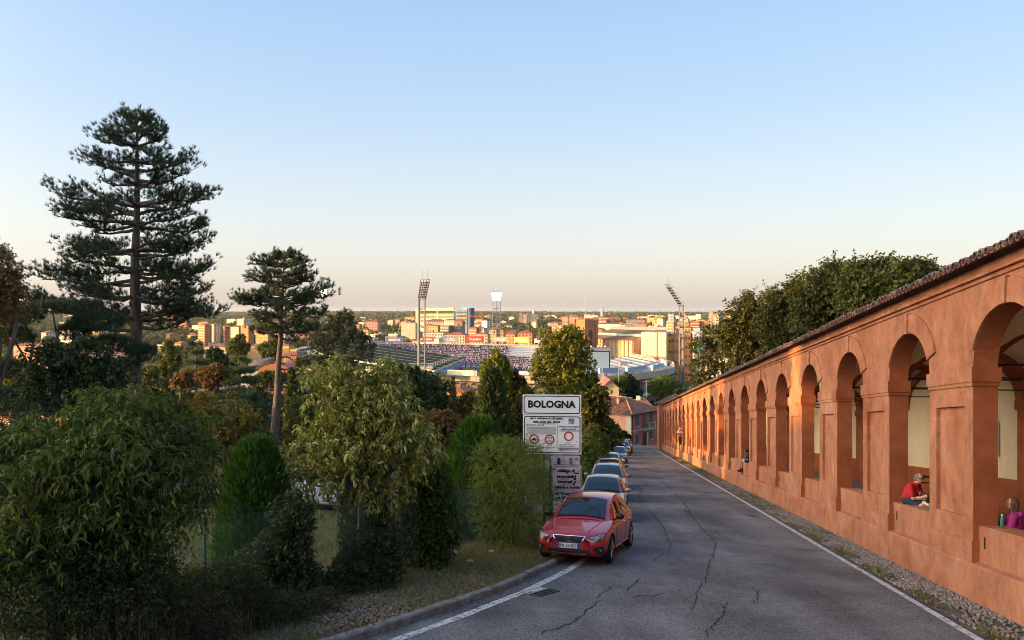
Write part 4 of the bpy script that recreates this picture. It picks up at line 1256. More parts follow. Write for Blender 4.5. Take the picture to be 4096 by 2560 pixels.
for i, (px, D, lm_, cl, lab) in enumerate([
  (150, 104, [(144, 382, 14, 14), (160, 390, 14, 12), (150, 402, 18, 12)], 'olive', 'sunlit olive-green tree at the foot of the tall pine'),
  (20, 104, [(14, 372, 14, 12), (30, 384, 14, 14), (6, 396, 16, 14)], 'lime', 'yellow sunlit tree low behind the left-border pine'),
  (98, 110, [(92, 388, 12, 10), (106, 396, 12, 12), (84, 402, 12, 10), (118, 380, 10, 10)], 'lime', 'yellow sunlit tree seen through the maple stems'),
  (176, 42, [(168, 416, 14, 14), (188, 424, 14, 14), (156, 430, 14, 14), (178, 440, 18, 12)], 'dark', 'dark green tree in the shade below the narrow cedar'),
  (300, 100, [(296, 398, 8, 8), (306, 406, 9, 8), (316, 398, 8, 7), (330, 400, 9, 8)], 'dark', 'dark green tree behind the leaning pine trunk'),
  (440, 104, [(430, 392, 10, 10), (444, 386, 9, 8), (438, 404, 12, 10), (428, 412, 9, 10), (452, 408, 10, 8)], 'yellow', 'orange autumn shrub right of the laurel'),
  (462, 100, [(458, 410, 9, 9), (468, 402, 8, 9), (474, 418, 9, 10), (462, 424, 10, 8)], 'yellow', 'orange autumn shrub beside the pointed conifer'),
  (440, 40, [(432, 424, 12, 10), (448, 430, 12, 10), (440, 442, 14, 10), (462, 438, 10, 9)], 'rust', 'brownish shrub with bare twigs right of the laurel'),
  (494, 108, [(488, 372, 7, 14), (498, 366, 8, 14), (494, 386, 12, 12), (504, 380, 8, 14)], 'lime', 'tall sunlit yellow tree behind the pointed conifer'),
  (514, 112, [(512, 380, 6, 10), (518, 392, 7, 12), (512, 404, 7, 12)], 'oak', 'olive-brown tree between the pointed conifer and the town sign'),
  (526, 100, [(524, 404, 8, 14), (530, 420, 9, 14), (518, 424, 8, 12)], 'oak', 'dusky tree behind the left edge of the town sign'),
  (594, 56, [(588, 402, 7, 9), (596, 408, 7, 9), (600, 398, 5, 6), (592, 422, 8, 9), (602, 414, 5, 8), (586, 430, 7, 8)], 'oak', 'brown-olive tree right of the town sign'),
]):
 simple_tree(lab, px, D, lm_, cl, 620 if D < 60 else 480, .0042 * D + .05, .65, tr=.1 + D * .001)
LIME = [(556, 344, 14, 12), (570, 338, 14, 9), (578, 350, 14, 14), (548, 360, 14, 12), (566, 362, 18, 16), (586, 366, 9, 14), (542, 380, 10, 14), (562, 386, 20, 16), (584, 388, 10, 14), (552, 402, 14, 12), (578, 404, 14, 12)]
simple_tree('big rounded yellow-green lime tree behind the town sign', 566, 105, LIME, 'lime', 1500, .42, .75, tr=.3, n_leaf=9, tw=.8, name='lime_tree')
simple_tree('dark tree at the right flank of the big lime tree', 592, 108, [(592, 384, 6, 10), (596, 394, 6, 9), (590, 400, 6, 9)], 'dark', 260, .5, .7)
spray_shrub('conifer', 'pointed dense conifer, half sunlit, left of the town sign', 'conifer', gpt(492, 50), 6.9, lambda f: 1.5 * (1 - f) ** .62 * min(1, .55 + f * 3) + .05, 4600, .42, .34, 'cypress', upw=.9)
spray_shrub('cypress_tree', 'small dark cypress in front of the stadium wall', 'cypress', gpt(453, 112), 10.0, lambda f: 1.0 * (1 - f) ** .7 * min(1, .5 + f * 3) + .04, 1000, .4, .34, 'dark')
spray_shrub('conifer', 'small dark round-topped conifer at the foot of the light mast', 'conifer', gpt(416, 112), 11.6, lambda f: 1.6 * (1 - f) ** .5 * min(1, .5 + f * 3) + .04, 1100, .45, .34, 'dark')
for px, D, y_ in ((394, 72, 386), (400, 79, 386), (404, 86, 386), (408, 93, 384), (412, 100, 384)):  # trees added behind the laurel to keep sun off the far portico wall
 simple_tree('dark tree added behind the laurel to shade the far portico, %s of five' % {72: 'nearest', 79: 'second', 86: 'third', 93: 'fourth', 100: 'farthest'}[D], px, D, [(px, y_, 26, 14), (px - 10, y_ + 14, 26, 14), (px + 8, y_ + 14, 24, 16), (px, y_ + 26, 30, 14)], 'dark', 800, .5, .7)
# ------------------------------------------------------------------ stone pines and trees near the bottom of the road
for (lab, px, D, LL_) in (('stone pine with a broad bright umbrella crown', 664, 165, [(655, 386, 8, 6), (666, 384, 10, 8), (674, 389, 8, 6), (660, 393, 9, 5), (652, 391, 4, 4)]),
       ('smaller stone pine in front of the stadium stair', 617, 170, [(612, 384, 6, 4), (621, 382, 7, 5), (616, 389, 8, 4)])):
 tuft_tree('stone_pine', lab, [lump(a, b, D, c, d) for a, b, c, d in LL_], gpt(px, D), 900, .75, 10, .11, .22, 'pineum', up=.8, fork=at(px, LL_[-1][1] + 8, D), group='umbrella pines at the foot of the hill')
simple_tree('dark tree between the two umbrella pines', 634, 172, [(630, 386, 6, 10), (636, 392, 6, 8), (631, 398, 7, 8)], 'dark', 300, .6, .7)
simple_tree('low dark tree right of the umbrella pine', 684, 160, [(680, 396, 7, 6), (690, 398, 8, 6), (672, 402, 8, 4)], 'dark', 300, .6, .7)
simple_tree('sunlit small tree behind the umbrella pine', 694, 158, [(694, 393, 6, 5), (702, 396, 5, 5)], 'olive', 200, .5, .7)
simple_tree('dark tree behind the corner of the pink house', 590, 158, [(594, 404, 8, 8), (586, 400, 8, 8)], 'dark', 260, .5, .7)
simple_tree('narrow green tree in the gap between pink house and portico', 660, 150, [(659, 420, 2.5, 9), (660, 432, 2.5, 9)], 'olive', 140, .4, .7)
# ------------------------------------------------------------------ trees behind the portico
RT = [('bushy oak nearest the stadium mast, overhanging the portico roof', 752, 58, [(736, 318, 9, 12), (748, 306, 13, 10), (752, 326, 20, 18), (742, 344, 16, 14), (764, 340, 18, 16), (730, 336, 10, 12), (756, 358, 18, 12)], 'oak', 1150),
  ('tall oak second along the portico roof', 786, 52, [(775, 300, 10, 9), (785, 310, 14, 14), (798, 288, 9, 11), (796, 302, 12, 12), (780, 328, 18, 16), (798, 328, 16, 16), (776, 344, 16, 12)], 'oak', 1150),
  ('broad oak with a ragged sunlit top in the middle of the row', 830, 47, [(818, 282, 10, 10), (832, 274, 12, 9), (826, 294, 16, 14), (842, 290, 13, 14), (814, 304, 14, 14), (834, 312, 18, 14), (848, 306, 12, 12), (812, 324, 16, 12)], 'oak', 1250),
  ('oak with two rounded tops left of the dark cypress', 868, 44, [(858, 272, 10, 8), (872, 275, 12, 10), (862, 288, 16, 12), (878, 290, 14, 12), (884, 268, 7, 8), (858, 304, 14, 12), (882, 302, 12, 10)], 'olive', 1150),
  ('sunlit oak right of the dark cypress, low over the tiles', 914, 42, [(910, 272, 9, 7), (922, 274, 9, 7), (914, 282, 14, 9), (898, 284, 8, 8), (930, 281, 8, 5)], 'olive', 620)]
for lab, px, D, LL_, cl, n in RT:
 leafy_tree('oak_tree', lab, 'oak tree', rag([lump(a, b, D, c, d) for a, b, c, d in LL_], 4, .5, .85), gpt(px, D), cl, int(n * 1.15), 9, .85, .24, .6, .25, group='oaks behind the portico', inner=.4, rnd=.8, twigs=60)
leafy_tree('oak_tree', 'thin open tree with showing branches beside the yellow flats', 'oak tree', [lump(a, b, 66, c, d) for a, b, c, d in [(712, 334, 9, 8), (700, 346, 9, 8), (716, 352, 12, 8), (704, 366, 12, 8), (722, 372, 12, 8), (698, 380, 10, 6), (712, 386, 10, 5)]], gpt(712, 66), 'oak', 620, 8, .5, .25, .6, .2, group='oaks behind the portico', inner=.35, twigs=120)
spray_shrub('cypress_tree', 'dark columnar cypress rising above the portico roof trees', 'cypress', gpt(901, 48), 12.5, lambda f: .66 * (math.sin(math.pi * min(1, (f * .86 + .14))) ** .5), 2400, .3, .3, 'dark')
# ------------------------------------------------------------------ hedge row behind the parked cars
for i, (lab, px, D, LL_, cl) in enumerate([
  ('light-green hedge shrub right beside the town sign', 588, 40, [(584, 446, 8, 14), (590, 452, 8, 14), (586, 466, 8, 14), (594, 468, 6, 12), (582, 482, 8, 12), (590, 484, 7, 10)], 'privet'),
  ('yellowish hedge shrub behind the third parked car', 596, 47, [(592, 434, 7, 9), (599, 440, 7, 9), (594, 450, 8, 10), (600, 454, 7, 9), (604, 446, 5, 8)], 'olive'),
  ('dark rounded hedge shrub left of the parked white car', 603, 58, [(598, 424, 7, 7), (606, 430, 7, 7), (602, 438, 8, 9), (608, 442, 6, 8), (603, 450, 8, 7)], 'dark'),
  ('green ivy-covered hedge before the pink house', 612, 76, [(608, 424, 5, 5), (614, 428, 5, 6), (610, 436, 6, 7), (617, 434, 4, 7), (619, 440, 4, 5), (612, 444, 6, 5)], 'bush'),
  ('low hedge shrub above the dark blue car', 602, 67, [(600, 440, 8, 6), (606, 444, 7, 6), (598, 450, 8, 6)], 'dark'),
  ('low hedge shrub before the round sign', 603, 74, [(601, 438, 7, 6), (606, 443, 6, 6), (600, 448, 7, 5)], 'bush'),
  ('dark hedge clump at the pink house corner', 627, 112, [(624, 436, 3, 4), (627, 438, 3, 4), (625, 442, 4, 3)], 'dark')]):
 leafy_tree('hedge_shrub', lab, 'shrub', [lump(a, b, D, c, d) for a, b, c, d in LL_], gpt(px, D), cl, 620, 10, .25, .06 + D * .0016, .55, .05, group='shrubs hedging the left side of the road', inner=.35)
# ------------------------------------------------------------------ foreground: laurel, thujas, ivy, bushes
leafy_tree('laurel_tree', 'round laurel tree with drooping yellow-green leaves behind the wire fence', 'tree',
   rag([lump(360, 405, 15.8, 42, 40, .9), lump(340, 430, 15.8, 44, 38, .9), lump(385, 430, 15.8, 42, 42, .9), lump(318, 452, 15.6, 34, 34, .8), lump(372, 380, 15.8, 28, 20, .7), lump(348, 470, 15.5, 44, 28, .9), lump(396, 468, 16, 34, 34, .8),
   lump(305, 478, 15.6, 22, 18, .6), lump(330, 400, 15.8, 28, 26, .7), lump(420, 440, 16, 18, 30, .6), lump(384, 395, 15.8, 30, 30, .7)], 3, .5, .86),
   gpt(361, 16), 'laurel', 1500, 10, .28, .14, .34, .085, bark='bark_grey', inner=.5, rnd=.75, droop=.75, upb=.45, fork=at(361, 492, 15.9), curl=.3, twigs=90, parts=290)
leafy_tree('foreground_bush', 'huge green bush of long drooping leaves filling the near left', 'bush',
   rag([lump(110, 455, 9.3, 62, 52, .7), lump(60, 480, 9.2, 60, 46, .7), lump(150, 480, 9.6, 52, 44, .7), lump(105, 425, 9.6, 42, 26, .6), lump(168, 440, 10, 34, 30, .6), lump(30, 520, 8.8, 50, 40, .6), lump(86, 530, 9.0, 62, 34, .7), lump(150, 520, 9.4, 40, 26, .6),
   lump(190, 455, 10.2, 22, 24, .5), lump(20, 560, 8.4, 34, 26, .5), lump(14, 462, 9.4, 40, 22, .6), lump(150, 412, 9.9, 16, 16, .3), lump(60, 440, 9.6, 30, 14, .4), lump(205, 500, 10.2, 16, 10, .3), lump(186, 420, 10.4, 14, 9, .3)], 5, .5, .78),
   gpt(52, 9.2), 'bush', 2300, 9, .32, .12, .27, .07, inner=.5, rnd=.75, droop=.8, upb=.5, fork=at(52, 560, 9.2), curl=.35, twigs=140, group=None, parts=290)
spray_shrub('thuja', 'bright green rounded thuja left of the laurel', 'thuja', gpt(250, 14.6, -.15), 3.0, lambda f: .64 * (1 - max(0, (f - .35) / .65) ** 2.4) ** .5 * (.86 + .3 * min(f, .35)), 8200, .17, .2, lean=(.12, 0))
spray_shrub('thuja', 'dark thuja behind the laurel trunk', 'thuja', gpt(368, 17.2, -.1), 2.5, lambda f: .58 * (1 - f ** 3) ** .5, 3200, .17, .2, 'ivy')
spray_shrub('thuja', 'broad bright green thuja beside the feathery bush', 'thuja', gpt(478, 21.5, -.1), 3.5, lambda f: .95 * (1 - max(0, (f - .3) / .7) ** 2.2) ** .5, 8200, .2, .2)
def ivy_mass(name, label, lumps, base, n, L=.065, leafm='ivy', cat='ivy', n_leaf=6, tw=.14):
 base = Vector(base)
 root = empty(name, base, label, cat)
 P, o, C = lump_points(lumps, n, .72, 0.05)
 v, f = twig_leaves(P - np.array(base), o, n_leaf, tw, L, .85, .5, -.1, .6)
 link('foliage', np_mesh('foliage', v, f, GREEN[leafm]), root)['kind'] = 'stuff'
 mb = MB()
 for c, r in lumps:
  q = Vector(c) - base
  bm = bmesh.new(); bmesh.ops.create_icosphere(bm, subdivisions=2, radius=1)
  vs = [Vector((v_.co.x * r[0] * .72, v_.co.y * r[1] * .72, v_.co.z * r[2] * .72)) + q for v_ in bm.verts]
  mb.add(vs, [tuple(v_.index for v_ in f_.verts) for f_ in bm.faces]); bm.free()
 for k in range(30):
  i = NP.integers(len(P)); c = Vector(P[i]) - base
  tube_path(mb, c, c + Vector((R.uniform(-.25, .25), R.uniform(-.2, .05), R.uniform(-.2, .3))), .006, .002, n=3, seg=2, wob=.03)
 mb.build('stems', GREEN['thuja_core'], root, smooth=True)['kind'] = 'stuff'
 return root
ivy_mass('ivy_column', 'dark ivy mound climbing the fence beside the bright thuja', [lump(291, 520, 13.7, 19, 26, .35), lump(284, 552, 13.6, 24, 30, .4), lump(262, 568, 13.4, 28, 26, .4), lump(236, 580, 13.2, 26, 20, .35), lump(300, 580, 13.6, 20, 18, .4)], gpt(285, 13.6), 1900)
ivy_mass('ivy_column', 'leafy ivy column right of the laurel reaching down to the verge', [lump(424, 478, 16.9, 24, 26, .4), lump(430, 508, 16.9, 26, 26, .42), lump(424, 540, 16.8, 26, 26, .42), lump(414, 520, 16.7, 18, 30, .4), lump(440, 530, 16.9, 18, 26, .4), lump(428, 560, 16.7, 20, 12, .35)], gpt(428, 16.8), 1900, .075, 'bush')
ivy_mass('ivy_column', 'ivy-wrapped stump and shrub at the foot of the laurel', [lump(378, 545, 15.2, 22, 26, .35), lump(358, 570, 14.8, 24, 22, .4), lump(386, 572, 15, 14, 26, .3), lump(340, 590, 14.2, 26, 18, .4), lump(372, 592, 14.5, 24, 14, .4)], gpt(370, 14.8), 1700, .06, 'ivy')
def scrub(label, lumps, base, n, leafm='twigs', L=.05, name='scrub', cat='scrub', n_leaf=7):
 base = Vector(base)
 root = empty(name, base, label, cat)
 P, o, C = lump_points(lumps, n, .2, .1)
 v, f = twig_leaves(P - np.array(base), o, n_leaf, .2, L, .5, .2, .3, .8)
 link('foliage', np_mesh('foliage', v, f, GREEN[leafm]), root)['kind'] = 'stuff'
 mb = MB()
 for i in range(min(n // 4, 260)):
  q = Vector(P[i]) - base; g = Vector((q.x * .8 + R.uniform(-.1, .1), q.y * .8, -.05))
  tube_path(mb, g, q, .010, .003, n=3, seg=3, wob=.06)
 mb.build('stems', MT['bark'], root)['kind'] = 'stuff'
 return root
scrub('dark tangle of scrub under the huge near bush', [lump(100, 590, 8.8, 60, 44, .5), lump(40, 600, 8.4, 50, 40, .5), lump(150, 600, 9.2, 50, 40, .5), lump(120, 560, 9.1, 50, 26, .5)], gpt(100, 9), 2600, 'ivy', .05)
scrub('thorny scrub in front of the ivy mound by the fence', [lump(200, 600, 10.6, 40, 30, .4), lump(245, 606, 11.6, 40, 24, .4), lump(285, 612, 12.2, 34, 18, .4), lump(225, 585, 11.2, 34, 22, .4)], gpt(235, 11.4), 2200, 'ivy', .05)
scrub('brown dry scrub along the fence foot beside the gravel', [lump(320, 606, 12.8, 26, 14, .3), lump(210, 630, 9.8, 30, 14, .3), lump(180, 612, 9.6, 30, 24, .3)], gpt(300, 12.6), 900, 'twigs', .045)
# gnarled trunk at the near left under the bush
mb = MB(); b = gpt(48, 8.6)
for (pts, r0) in (([(58, 640), (52, 600), (46, 575), (40, 560)], .09), ([(50, 590), (60, 568), (72, 555)], .05), ([(45, 575), (34, 560), (20, 548)], .05), ([(44, 570), (52, 550), (56, 530)], .05)):
 mb.tube([at(x_, y_, 8.6) - b for x_, y_ in pts], [r0 * (1 - .5 * i / len(pts)) for i in range(len(pts))], 7, cap=False)
tag(mb.build('tree_stump', MT['bark'], smooth=True, loc=b), 'gnarled dark trunk under the huge near bush', 'trunk')
# feathery bush by the sign, with sprays reaching over the panel
fb = [lump(510, 480, 20.0, 34, 34, .8), lump(500, 462, 20.0, 26, 22, .7), lump(522, 500, 19.9, 26, 32, .7), lump(498, 505, 20, 26, 30, .7), lump(522, 462, 20.2, 20, 20, .5), lump(536, 505, 20, 14, 30, .5), lump(508, 525, 19.8, 30, 14, .6)]
leafy_tree('feathery_bush', 'feathery light-green bush leaning over the lower left of the town sign', 'bush', fb, gpt(512, 20), 'privet', 2400, 12, .34, .05, .5, .04, inner=.72, droop=.45, upb=.25, curl=.1)
P = []; O = []
for k in range(70):
 a = Vector(at(R.uniform(515, 535), R.uniform(445, 470), 20.3)); P.append(a[:]); O.append((R.uniform(.2, 1.2), R.uniform(-.3, .1), R.uniform(-.05, .7)))
v, f = twig_leaves(np.array(P), unit(np.array(O)), 14, .55, .045, .5, .3, .1, .25)
ft = bpy.data.objects['feathery_bush']
link('sprays', np_mesh('sprays', v - np.array(ft.location), f, GREEN['privet']), ft)
# a dark wooden post between laurel and ivy
mb = MB(); b = gpt(393, 15.6)
mb.tube([(0, 0, -.2), (.01, 0, 1.1), (-.01, 0, 1.75)], [.075, .07, .06], 8)
tag(mb.build('wooden_post', MT['bark'], loc=b), 'dark stout wooden post between the laurel and the ivy column', 'post')
# ------------------------------------------------------------------ the stadium on the plain
MT['conc'] = mat('stadium_concrete', (0.36, 0.31, 0.24), (0.46, 0.40, 0.31), scale=.2, rough=0.9)
MT['conc_dark'] = mat('stained_concrete', (0.16, 0.14, 0.12), (0.26, 0.23, 0.19), scale=.3, rough=0.9)
MT['seat_grey'] = mat('blue_grey_seats', (0.20, 0.24, 0.31), (0.25, 0.29, 0.36), scale=.15, rough=1.0, spec=0.0)
MT['tarp'] = mat('pale_tarpaulin', (0.24, 0.28, 0.36), (0.28, 0.32, 0.40), scale=.1, rough=1.0, spec=0.0)
MT['roof_green'] = mat('green_grey_roofing', (0.026, 0.042, 0.037), (0.036, 0.054, 0.048), scale=.12, rough=1.0, spec=0.0)
MT['cream_paint'] = mat('cream_paint', (0.62, 0.56, 0.42), (0.55, 0.5, 0.38), scale=1, rough=0.7)
MT['blue_steel'] = mat('blue_steel', (0.10, 0.22, 0.36), (0.13, 0.27, 0.42), scale=.5, rough=0.5)
MT['pale_steel'] = mat('pale_steel', (0.46, 0.47, 0.48), (0.4, 0.41, 0.42), scale=.3, rough=0.5)
MT['pitch'] = mat('pitch_grass', (0.05, 0.11, 0.03), (0.07, 0.14, 0.035), scale=.2, rough=0.9)
RIM = catmull([(42, 346), (78, 385), (91, 425), (86, 475), (67, 564), (30, 622), (-14, 645), (-60, 668), (-102, 677), (-150, 650), (-168, 590), (-150, 520), (-122, 450), (-86, 400), (-52, 372), (-25, 359), (10, 346), (42, 346)][:-1] + [(42, 346)], 6)[:-1]
RC = (-28.0, 515.0)
ZR, ZI = -32.0, -46.2
stad = empty('stadium', (RC[0], RC[1], PLAIN), 'oval football stadium packed with spectators on the plain below the hill', 'stadium')
SO = Vector((RC[0], RC[1], PLAIN))
def ringpt(i, f, z):
 x, y = RIM[i % len(RIM)]
 return Vector((RC[0] + (x - RC[0]) * f, RC[1] + (y - RC[1]) * f, z)) - SO
n = len(RIM)
mb = MB()
ST = 12
G = []
for i in range(n + 1):
 row = []
 for k in range(ST):
  f = 1 - .42 * k / ST; z0 = ZR + (ZI - ZR) * k / ST; z1 = ZR + (ZI - ZR) * (k + 1) / ST
  row += [ringpt(i, f, z0), ringpt(i, 1 - .42 * (k + .96) / ST, z0), ringpt(i, 1 - .42 * (k + .97) / ST, z1)]
 G.append(row)
mb.grid(G)
mb.build('seating_bowl', MT['seat_grey'], stad)
mb = MB()
mb.grid([[ringpt(i, 1.0, ZR), ringpt(i, 1.0, ZR + 1.1), ringpt(i, 1.012, ZR + 1.1), ringpt(i, 1.012, ZR - 2.2), ringpt(i, .97, ZR - 3.4)] for i in range(n + 1)])
mb.build('rim_parapet', MT['conc'], stad)
mb = MB()
mb.grid([[ringpt(i, .965, ZR - 3), ringpt(i, .955, PLAIN)] for i in range(n + 1)])
mb.build('outer_wall', MT['conc_dark'], stad)
mb = MB(); mb.add([ringpt(i, .60, ZI + .05) for i in range(n)], [tuple(range(n))]); mb.build('pitch', MT['pitch'], stad)
mb = MB()
rail = MB()
for i in range(n):
 for q in range(3):
  a, b = ringpt(i, 1.008, ZR + 1.1), ringpt(i + 1, 1.008, ZR + 1.1)
  p = a.lerp(b, q / 3)
  rail.box(p + Vector((0, 0, .6)), (.22, .22, 1.3))
 for h in (.45, .85, 1.25):
  a, b = ringpt(i, 1.008, ZR + 1.1 + h), ringpt(i + 1, 1.008, ZR + 1.1 + h)
  rail.tube([a, b], .09, 3, cap=False)
rail.build('railing', MT['cream_paint'], stad)['kind'] = 'stuff'
col_me = {}
for i in range(n):
 x, y = RIM[i]
 if y > 470 or x < -40: continue
 m1 = MB(); b = ringpt(i, 1.0, PLAIN); o_ = (ringpt(i, 1.0, 0) * 1.0); d = Vector((x - RC[0], y - RC[1], 0)).normalized()
 m1.box(Vector((0, 0, 6)), (.7, .7, 12)); m1.tube([Vector((0, 0, 11)), Vector((0, 0, 12.5)) + d * .8, Vector((0, 0, 13)) + d * 2.4], .4, 5)
 m1.build('column', MT['blue_steel'] if x > 20 else MT['conc'], stad, loc=b)
mb = MB()
for h in (6.0,):
 mb.grid([[ringpt(i, .965, PLAIN + h), ringpt(i, 1.03, PLAIN + h), ringpt(i, 1.03, PLAIN + h + .4), ringpt(i, 1.03, PLAIN + h + 1.4)] for i in range(0, n // 3)])
mb.build('gallery', MT['pale_steel'], stad)
MT['ad_grey2'] = mat('seam_grey', (0.25, 0.26, 0.26), rough=1.0, spec=0)
# the roofed west stand
rp_ = [(-37, 352, -28.6), (-55, 369, -28.0), (-74, 390, -27.6), (-100, 425, -27.4), (-122, 470, -27.2), (-140, 520, -27.0), (-118, 552, -25.8), (-103, 545, -25.6), (-80, 508, -25.8), (-62, 476, -26.2), (-46, 449, -26.7), (-27.5, 423, -27.6)]
mb = MB()
top = [Vector(p) - SO for p in rp_]; bot = [p - Vector((0, 0, .9)) for p in top]
k = len(top)
near, far = top[:6], top[6:][::-1]
mb.grid([[near[i].lerp(far[i], j / 6) for j in range(7)] for i in range(6)])
mb.build('roof', MT['roof_green'], stad)
mb = MB()
mb.add(top + bot, [(i, (i + 1) % k, k + (i + 1) % k, k + i) for i in range(k)] + [tuple(range(2 * k - 1, k - 1, -1))])
mb.build('roof_fascia', MT['cream_paint'], stad)
for j in range(1, 6):
 f = j / 6
 m1 = MB()
 pts = []
 for i in range(6):
  pts.append(near[i].lerp(far[i], f) + Vector((0, 0, .12)))
 m1.tube(pts, .05, 4, cap=False)
 m1.build('roof_seam', MT['ad_grey2'], stad)
mb = MB()
a, b = Vector((-37, 351.5, -29.8)) - SO, Vector((-27, 421, -28.8)) - SO
mb.add([a, b, b + Vector((0, 0, -1.9)), a + Vector((0, 0, -3.0)), a + Vector((.6, 0, 0)), b + Vector((.6, 0, 0)), b + Vector((.6, 0, -1.9)), a + Vector((.6, 0, -3.0))],
  [(0, 1, 2, 3), (4, 7, 6, 5), (0, 4, 5, 1), (3, 2, 6, 7), (0, 3, 7, 4), (1, 5, 6, 2)])
for q in range(13):
 p = a.lerp(b, q / 12); mb.box(p + Vector((.75, 0, -1.3)), (.25, .35, 2.2))
mb.build('roof_truss', MT['blue_steel'], stad)
mb = MB()
c0, c1 = Vector((-41, 362, -28.2)) - SO, Vector((-30, 418, -27.2)) - SO
for q in range(15):
 p = c0.lerp(c1, q / 14); mb.box(p + Vector((0, 0, .8)), (.2, .2, 1.8))
mb.tube([c0 + Vector((0, 0, 1.7)), c1 + Vector((0, 0, 1.7))], .1, 4); mb.tube([c0 + Vector((0, 0, .9)), c1 + Vector((0, 0, .9))], .1, 4)
mb.box(Vector((-44, 360, -28.0)) - SO, (11, 3, .8)); 
for q in range(7): mb.box(Vector((-49.3 + q * 1.75, 358.6, -26.7)) - SO, (.15, .15, 2.0))
mb.box(Vector((-44, 358.6, -25.8)) - SO, (11, .15, .2)); mb.box(Vector((-44, 358.6, -26.7)) - SO, (11, .12, .12))
mb.build('roof_walkway', MT['cream_paint'], stad)
mb = MB()
for i in range(5):
 for f in (.0, .5):
  p = near[i].lerp(near[i + 1], f)
  q = p + Vector((0, 0, -7.5)) + (Vector((0, 0, 0)) + (far[i] - near[i]) * .05)
  mb.tube([p + Vector((0, 0, -.9)), q], .35, 4)
  r = p.lerp(far[i], .22); mb.tube([r + Vector((0, 0, -1)), r.lerp(q, .6) + Vector((0, 0, -.5)), q + (far[i] - near[i]) * .08 + Vector((0, 0, -.5))], .4, 4)
mb.build('roof_strut', MT['cream_paint'], stad)['kind'] = 'stuff'
# big screen, banners and the boards on the near rim
scr = empty('video_screen', at(596, 372, 352), 'large white-blue video screen standing on the near stadium rim', 'screen')
mb = MB(); mb.box((0, 0, 5.6), (13.4, .9, 8.6), rz=.12); mb.build('frame', MT['black'], scr)
mb = MB(); mb.box((-.05, -.5, 5.6), (12.6, .12, 7.8), rz=.12); mb.build('panel', mat('screen_panel', (0.40, 0.52, 0.60), (0.42, 0.54, 0.62), rough=0.6), scr)
mb = MB(); mb.box((-4, .2, -1.6), (.6, .6, 6)); mb.box((4, .2, -1.6), (.6, .6, 6)); mb.build('support', MT['pale_steel'], scr)
MT['board_back'] = mat('board_back', (0.24, 0.36, 0.50), (0.26, 0.38, 0.52), rough=0.7)
def board(label, px0, px1, py0, py1, D0, D1, colm, text=None, tcol=None, ends=False, posts=True, group='advertising boards round the stadium rim', tfill=.66, band=None):
 """hoarding between two pixel columns; D0/D1 depth of each end"""
 pm = (py0 + py1) / 2
 a, b = at(px0, py1, D0), at(px1, py1, D1)
 h = (py1 - py0) / F * (D0 + D1) / 2
 root = empty('advertising_board', (a + b) / 2, label, 'billboard', group)
 d = (b - a); d.z = 0; L = d.length; d.normalize()
 nrm = Vector((d.y, -d.x, 0))
 Mx = Matrix((( d.x, 0, nrm.x, 0), (d.y, 0, nrm.y, 0), (0, 1, 0, 0), (0, 0, 0, 1)))
 mb = MB()
 mb.box((0, h / 2, 0), (L, h, .5), M=Mx)
 mb.build('panel', colm, root)
 if ends:
  m2 = MB(); m2.box((-L / 2 - .6, h / 2 + .1, 0), (1.2, h * 1.1, 1.0), M=Mx); m2.build('end_panel', MT['white'], root)
 if band:
  m2 = MB(); m2.box((0, h * .5, .3), (L * band[1], h * .5, .12), M=Mx); m2.build('band', band[0], root)
 if text:
  m2 = MB()
  place_text(m2, text, h * .62, Mx @ Matrix.Translation((0, h * .5, .40)), bold=h * .012, width=L * tfill)
  m2.build('lettering', tcol, root)
 if posts:
  for f in (-.48, 0, .48):
   m2 = MB(); m2.box((L * f, -1.2, 0), (.3, 2.6, .3), M=Mx); m2.build('post', MT['pale_steel'], root)
 return root
MT['ad_red'] = mat('board_red', (0.42, 0.03, 0.03), rough=0.6)
MT['ad_blue'] = mat('board_blue', (0.03, 0.06, 0.22), rough=0.6)
MT['ad_grey'] = mat('board_grey', (0.22, 0.24, 0.27), rough=0.6)
MT['ad_orange'] = mat('board_orange', (0.75, 0.42, 0.06), rough=0.6)
MT['ink_black'] = mat('black_lettering', (0.012, 0.012, 0.016), rough=0.6)
far = 652
board('blue board with white club lettering by the dark pine', 386, 403, 337.3, 342.6, 690, 684, MT['ad_blue'], 'BOLOGNA FC 1909', MT['white'])
board('red board with white script, left of the near mast', 422.5, 434, 336.6, 341.6, 672, 668, MT['ad_red'], 'Saputo', MT['white'])
board('grey board with white lettering between the two red boards', 441, 458.3, 336.6, 341.8, 664, 660, MT['ad_grey'], 'BOLOGNA FC 1909', MT['ad_blue'], band=(MT['white'], .66), tfill=.6)
board('red board with white script in the middle of the far rim', 466, 484, 336.2, 342, 658, 654, MT['ad_red'], 'Saputo', MT['white'])
board('grey board with white band in front of the lit floodlight', 491.5, 508, 336.8, 341.6, 652, 646, MT['ad_grey'], 'BOLOGNA FC', MT['ink_black'], band=(MT['white'], .6), tfill=.52)
board('orange-yellow board right of the lit floodlight', 514.5, 529, 337.2, 342.6, 642, 632, MT['ad_orange'], 'Fonzies', MT['white'], tfill=.6)
board('small grey board half hidden by the lime tree', 534.5, 542, 338.6, 342.8, 626, 618, MT['ad_grey'], None, None, band=(MT['white'], .6))
board('grey curved board with red rim mark right of the screen', 630, 642.5, 355.2, 359.4, 505, 490, MT['ad_grey'], 'BOLOGNA FC', MT['ink_black'], band=(MT['white'], .7), tfill=.6)
board('red board with white script beside the white block', 646.8, 658, 356.6, 361.8, 480, 455, MT['ad_red'], 'Saputo', MT['white'])
board('grey end board at the right tip of the stadium', 660.5, 667, 359, 364.4, 448, 424, MT['ad_grey'], None, None, band=(MT['white'], .6))
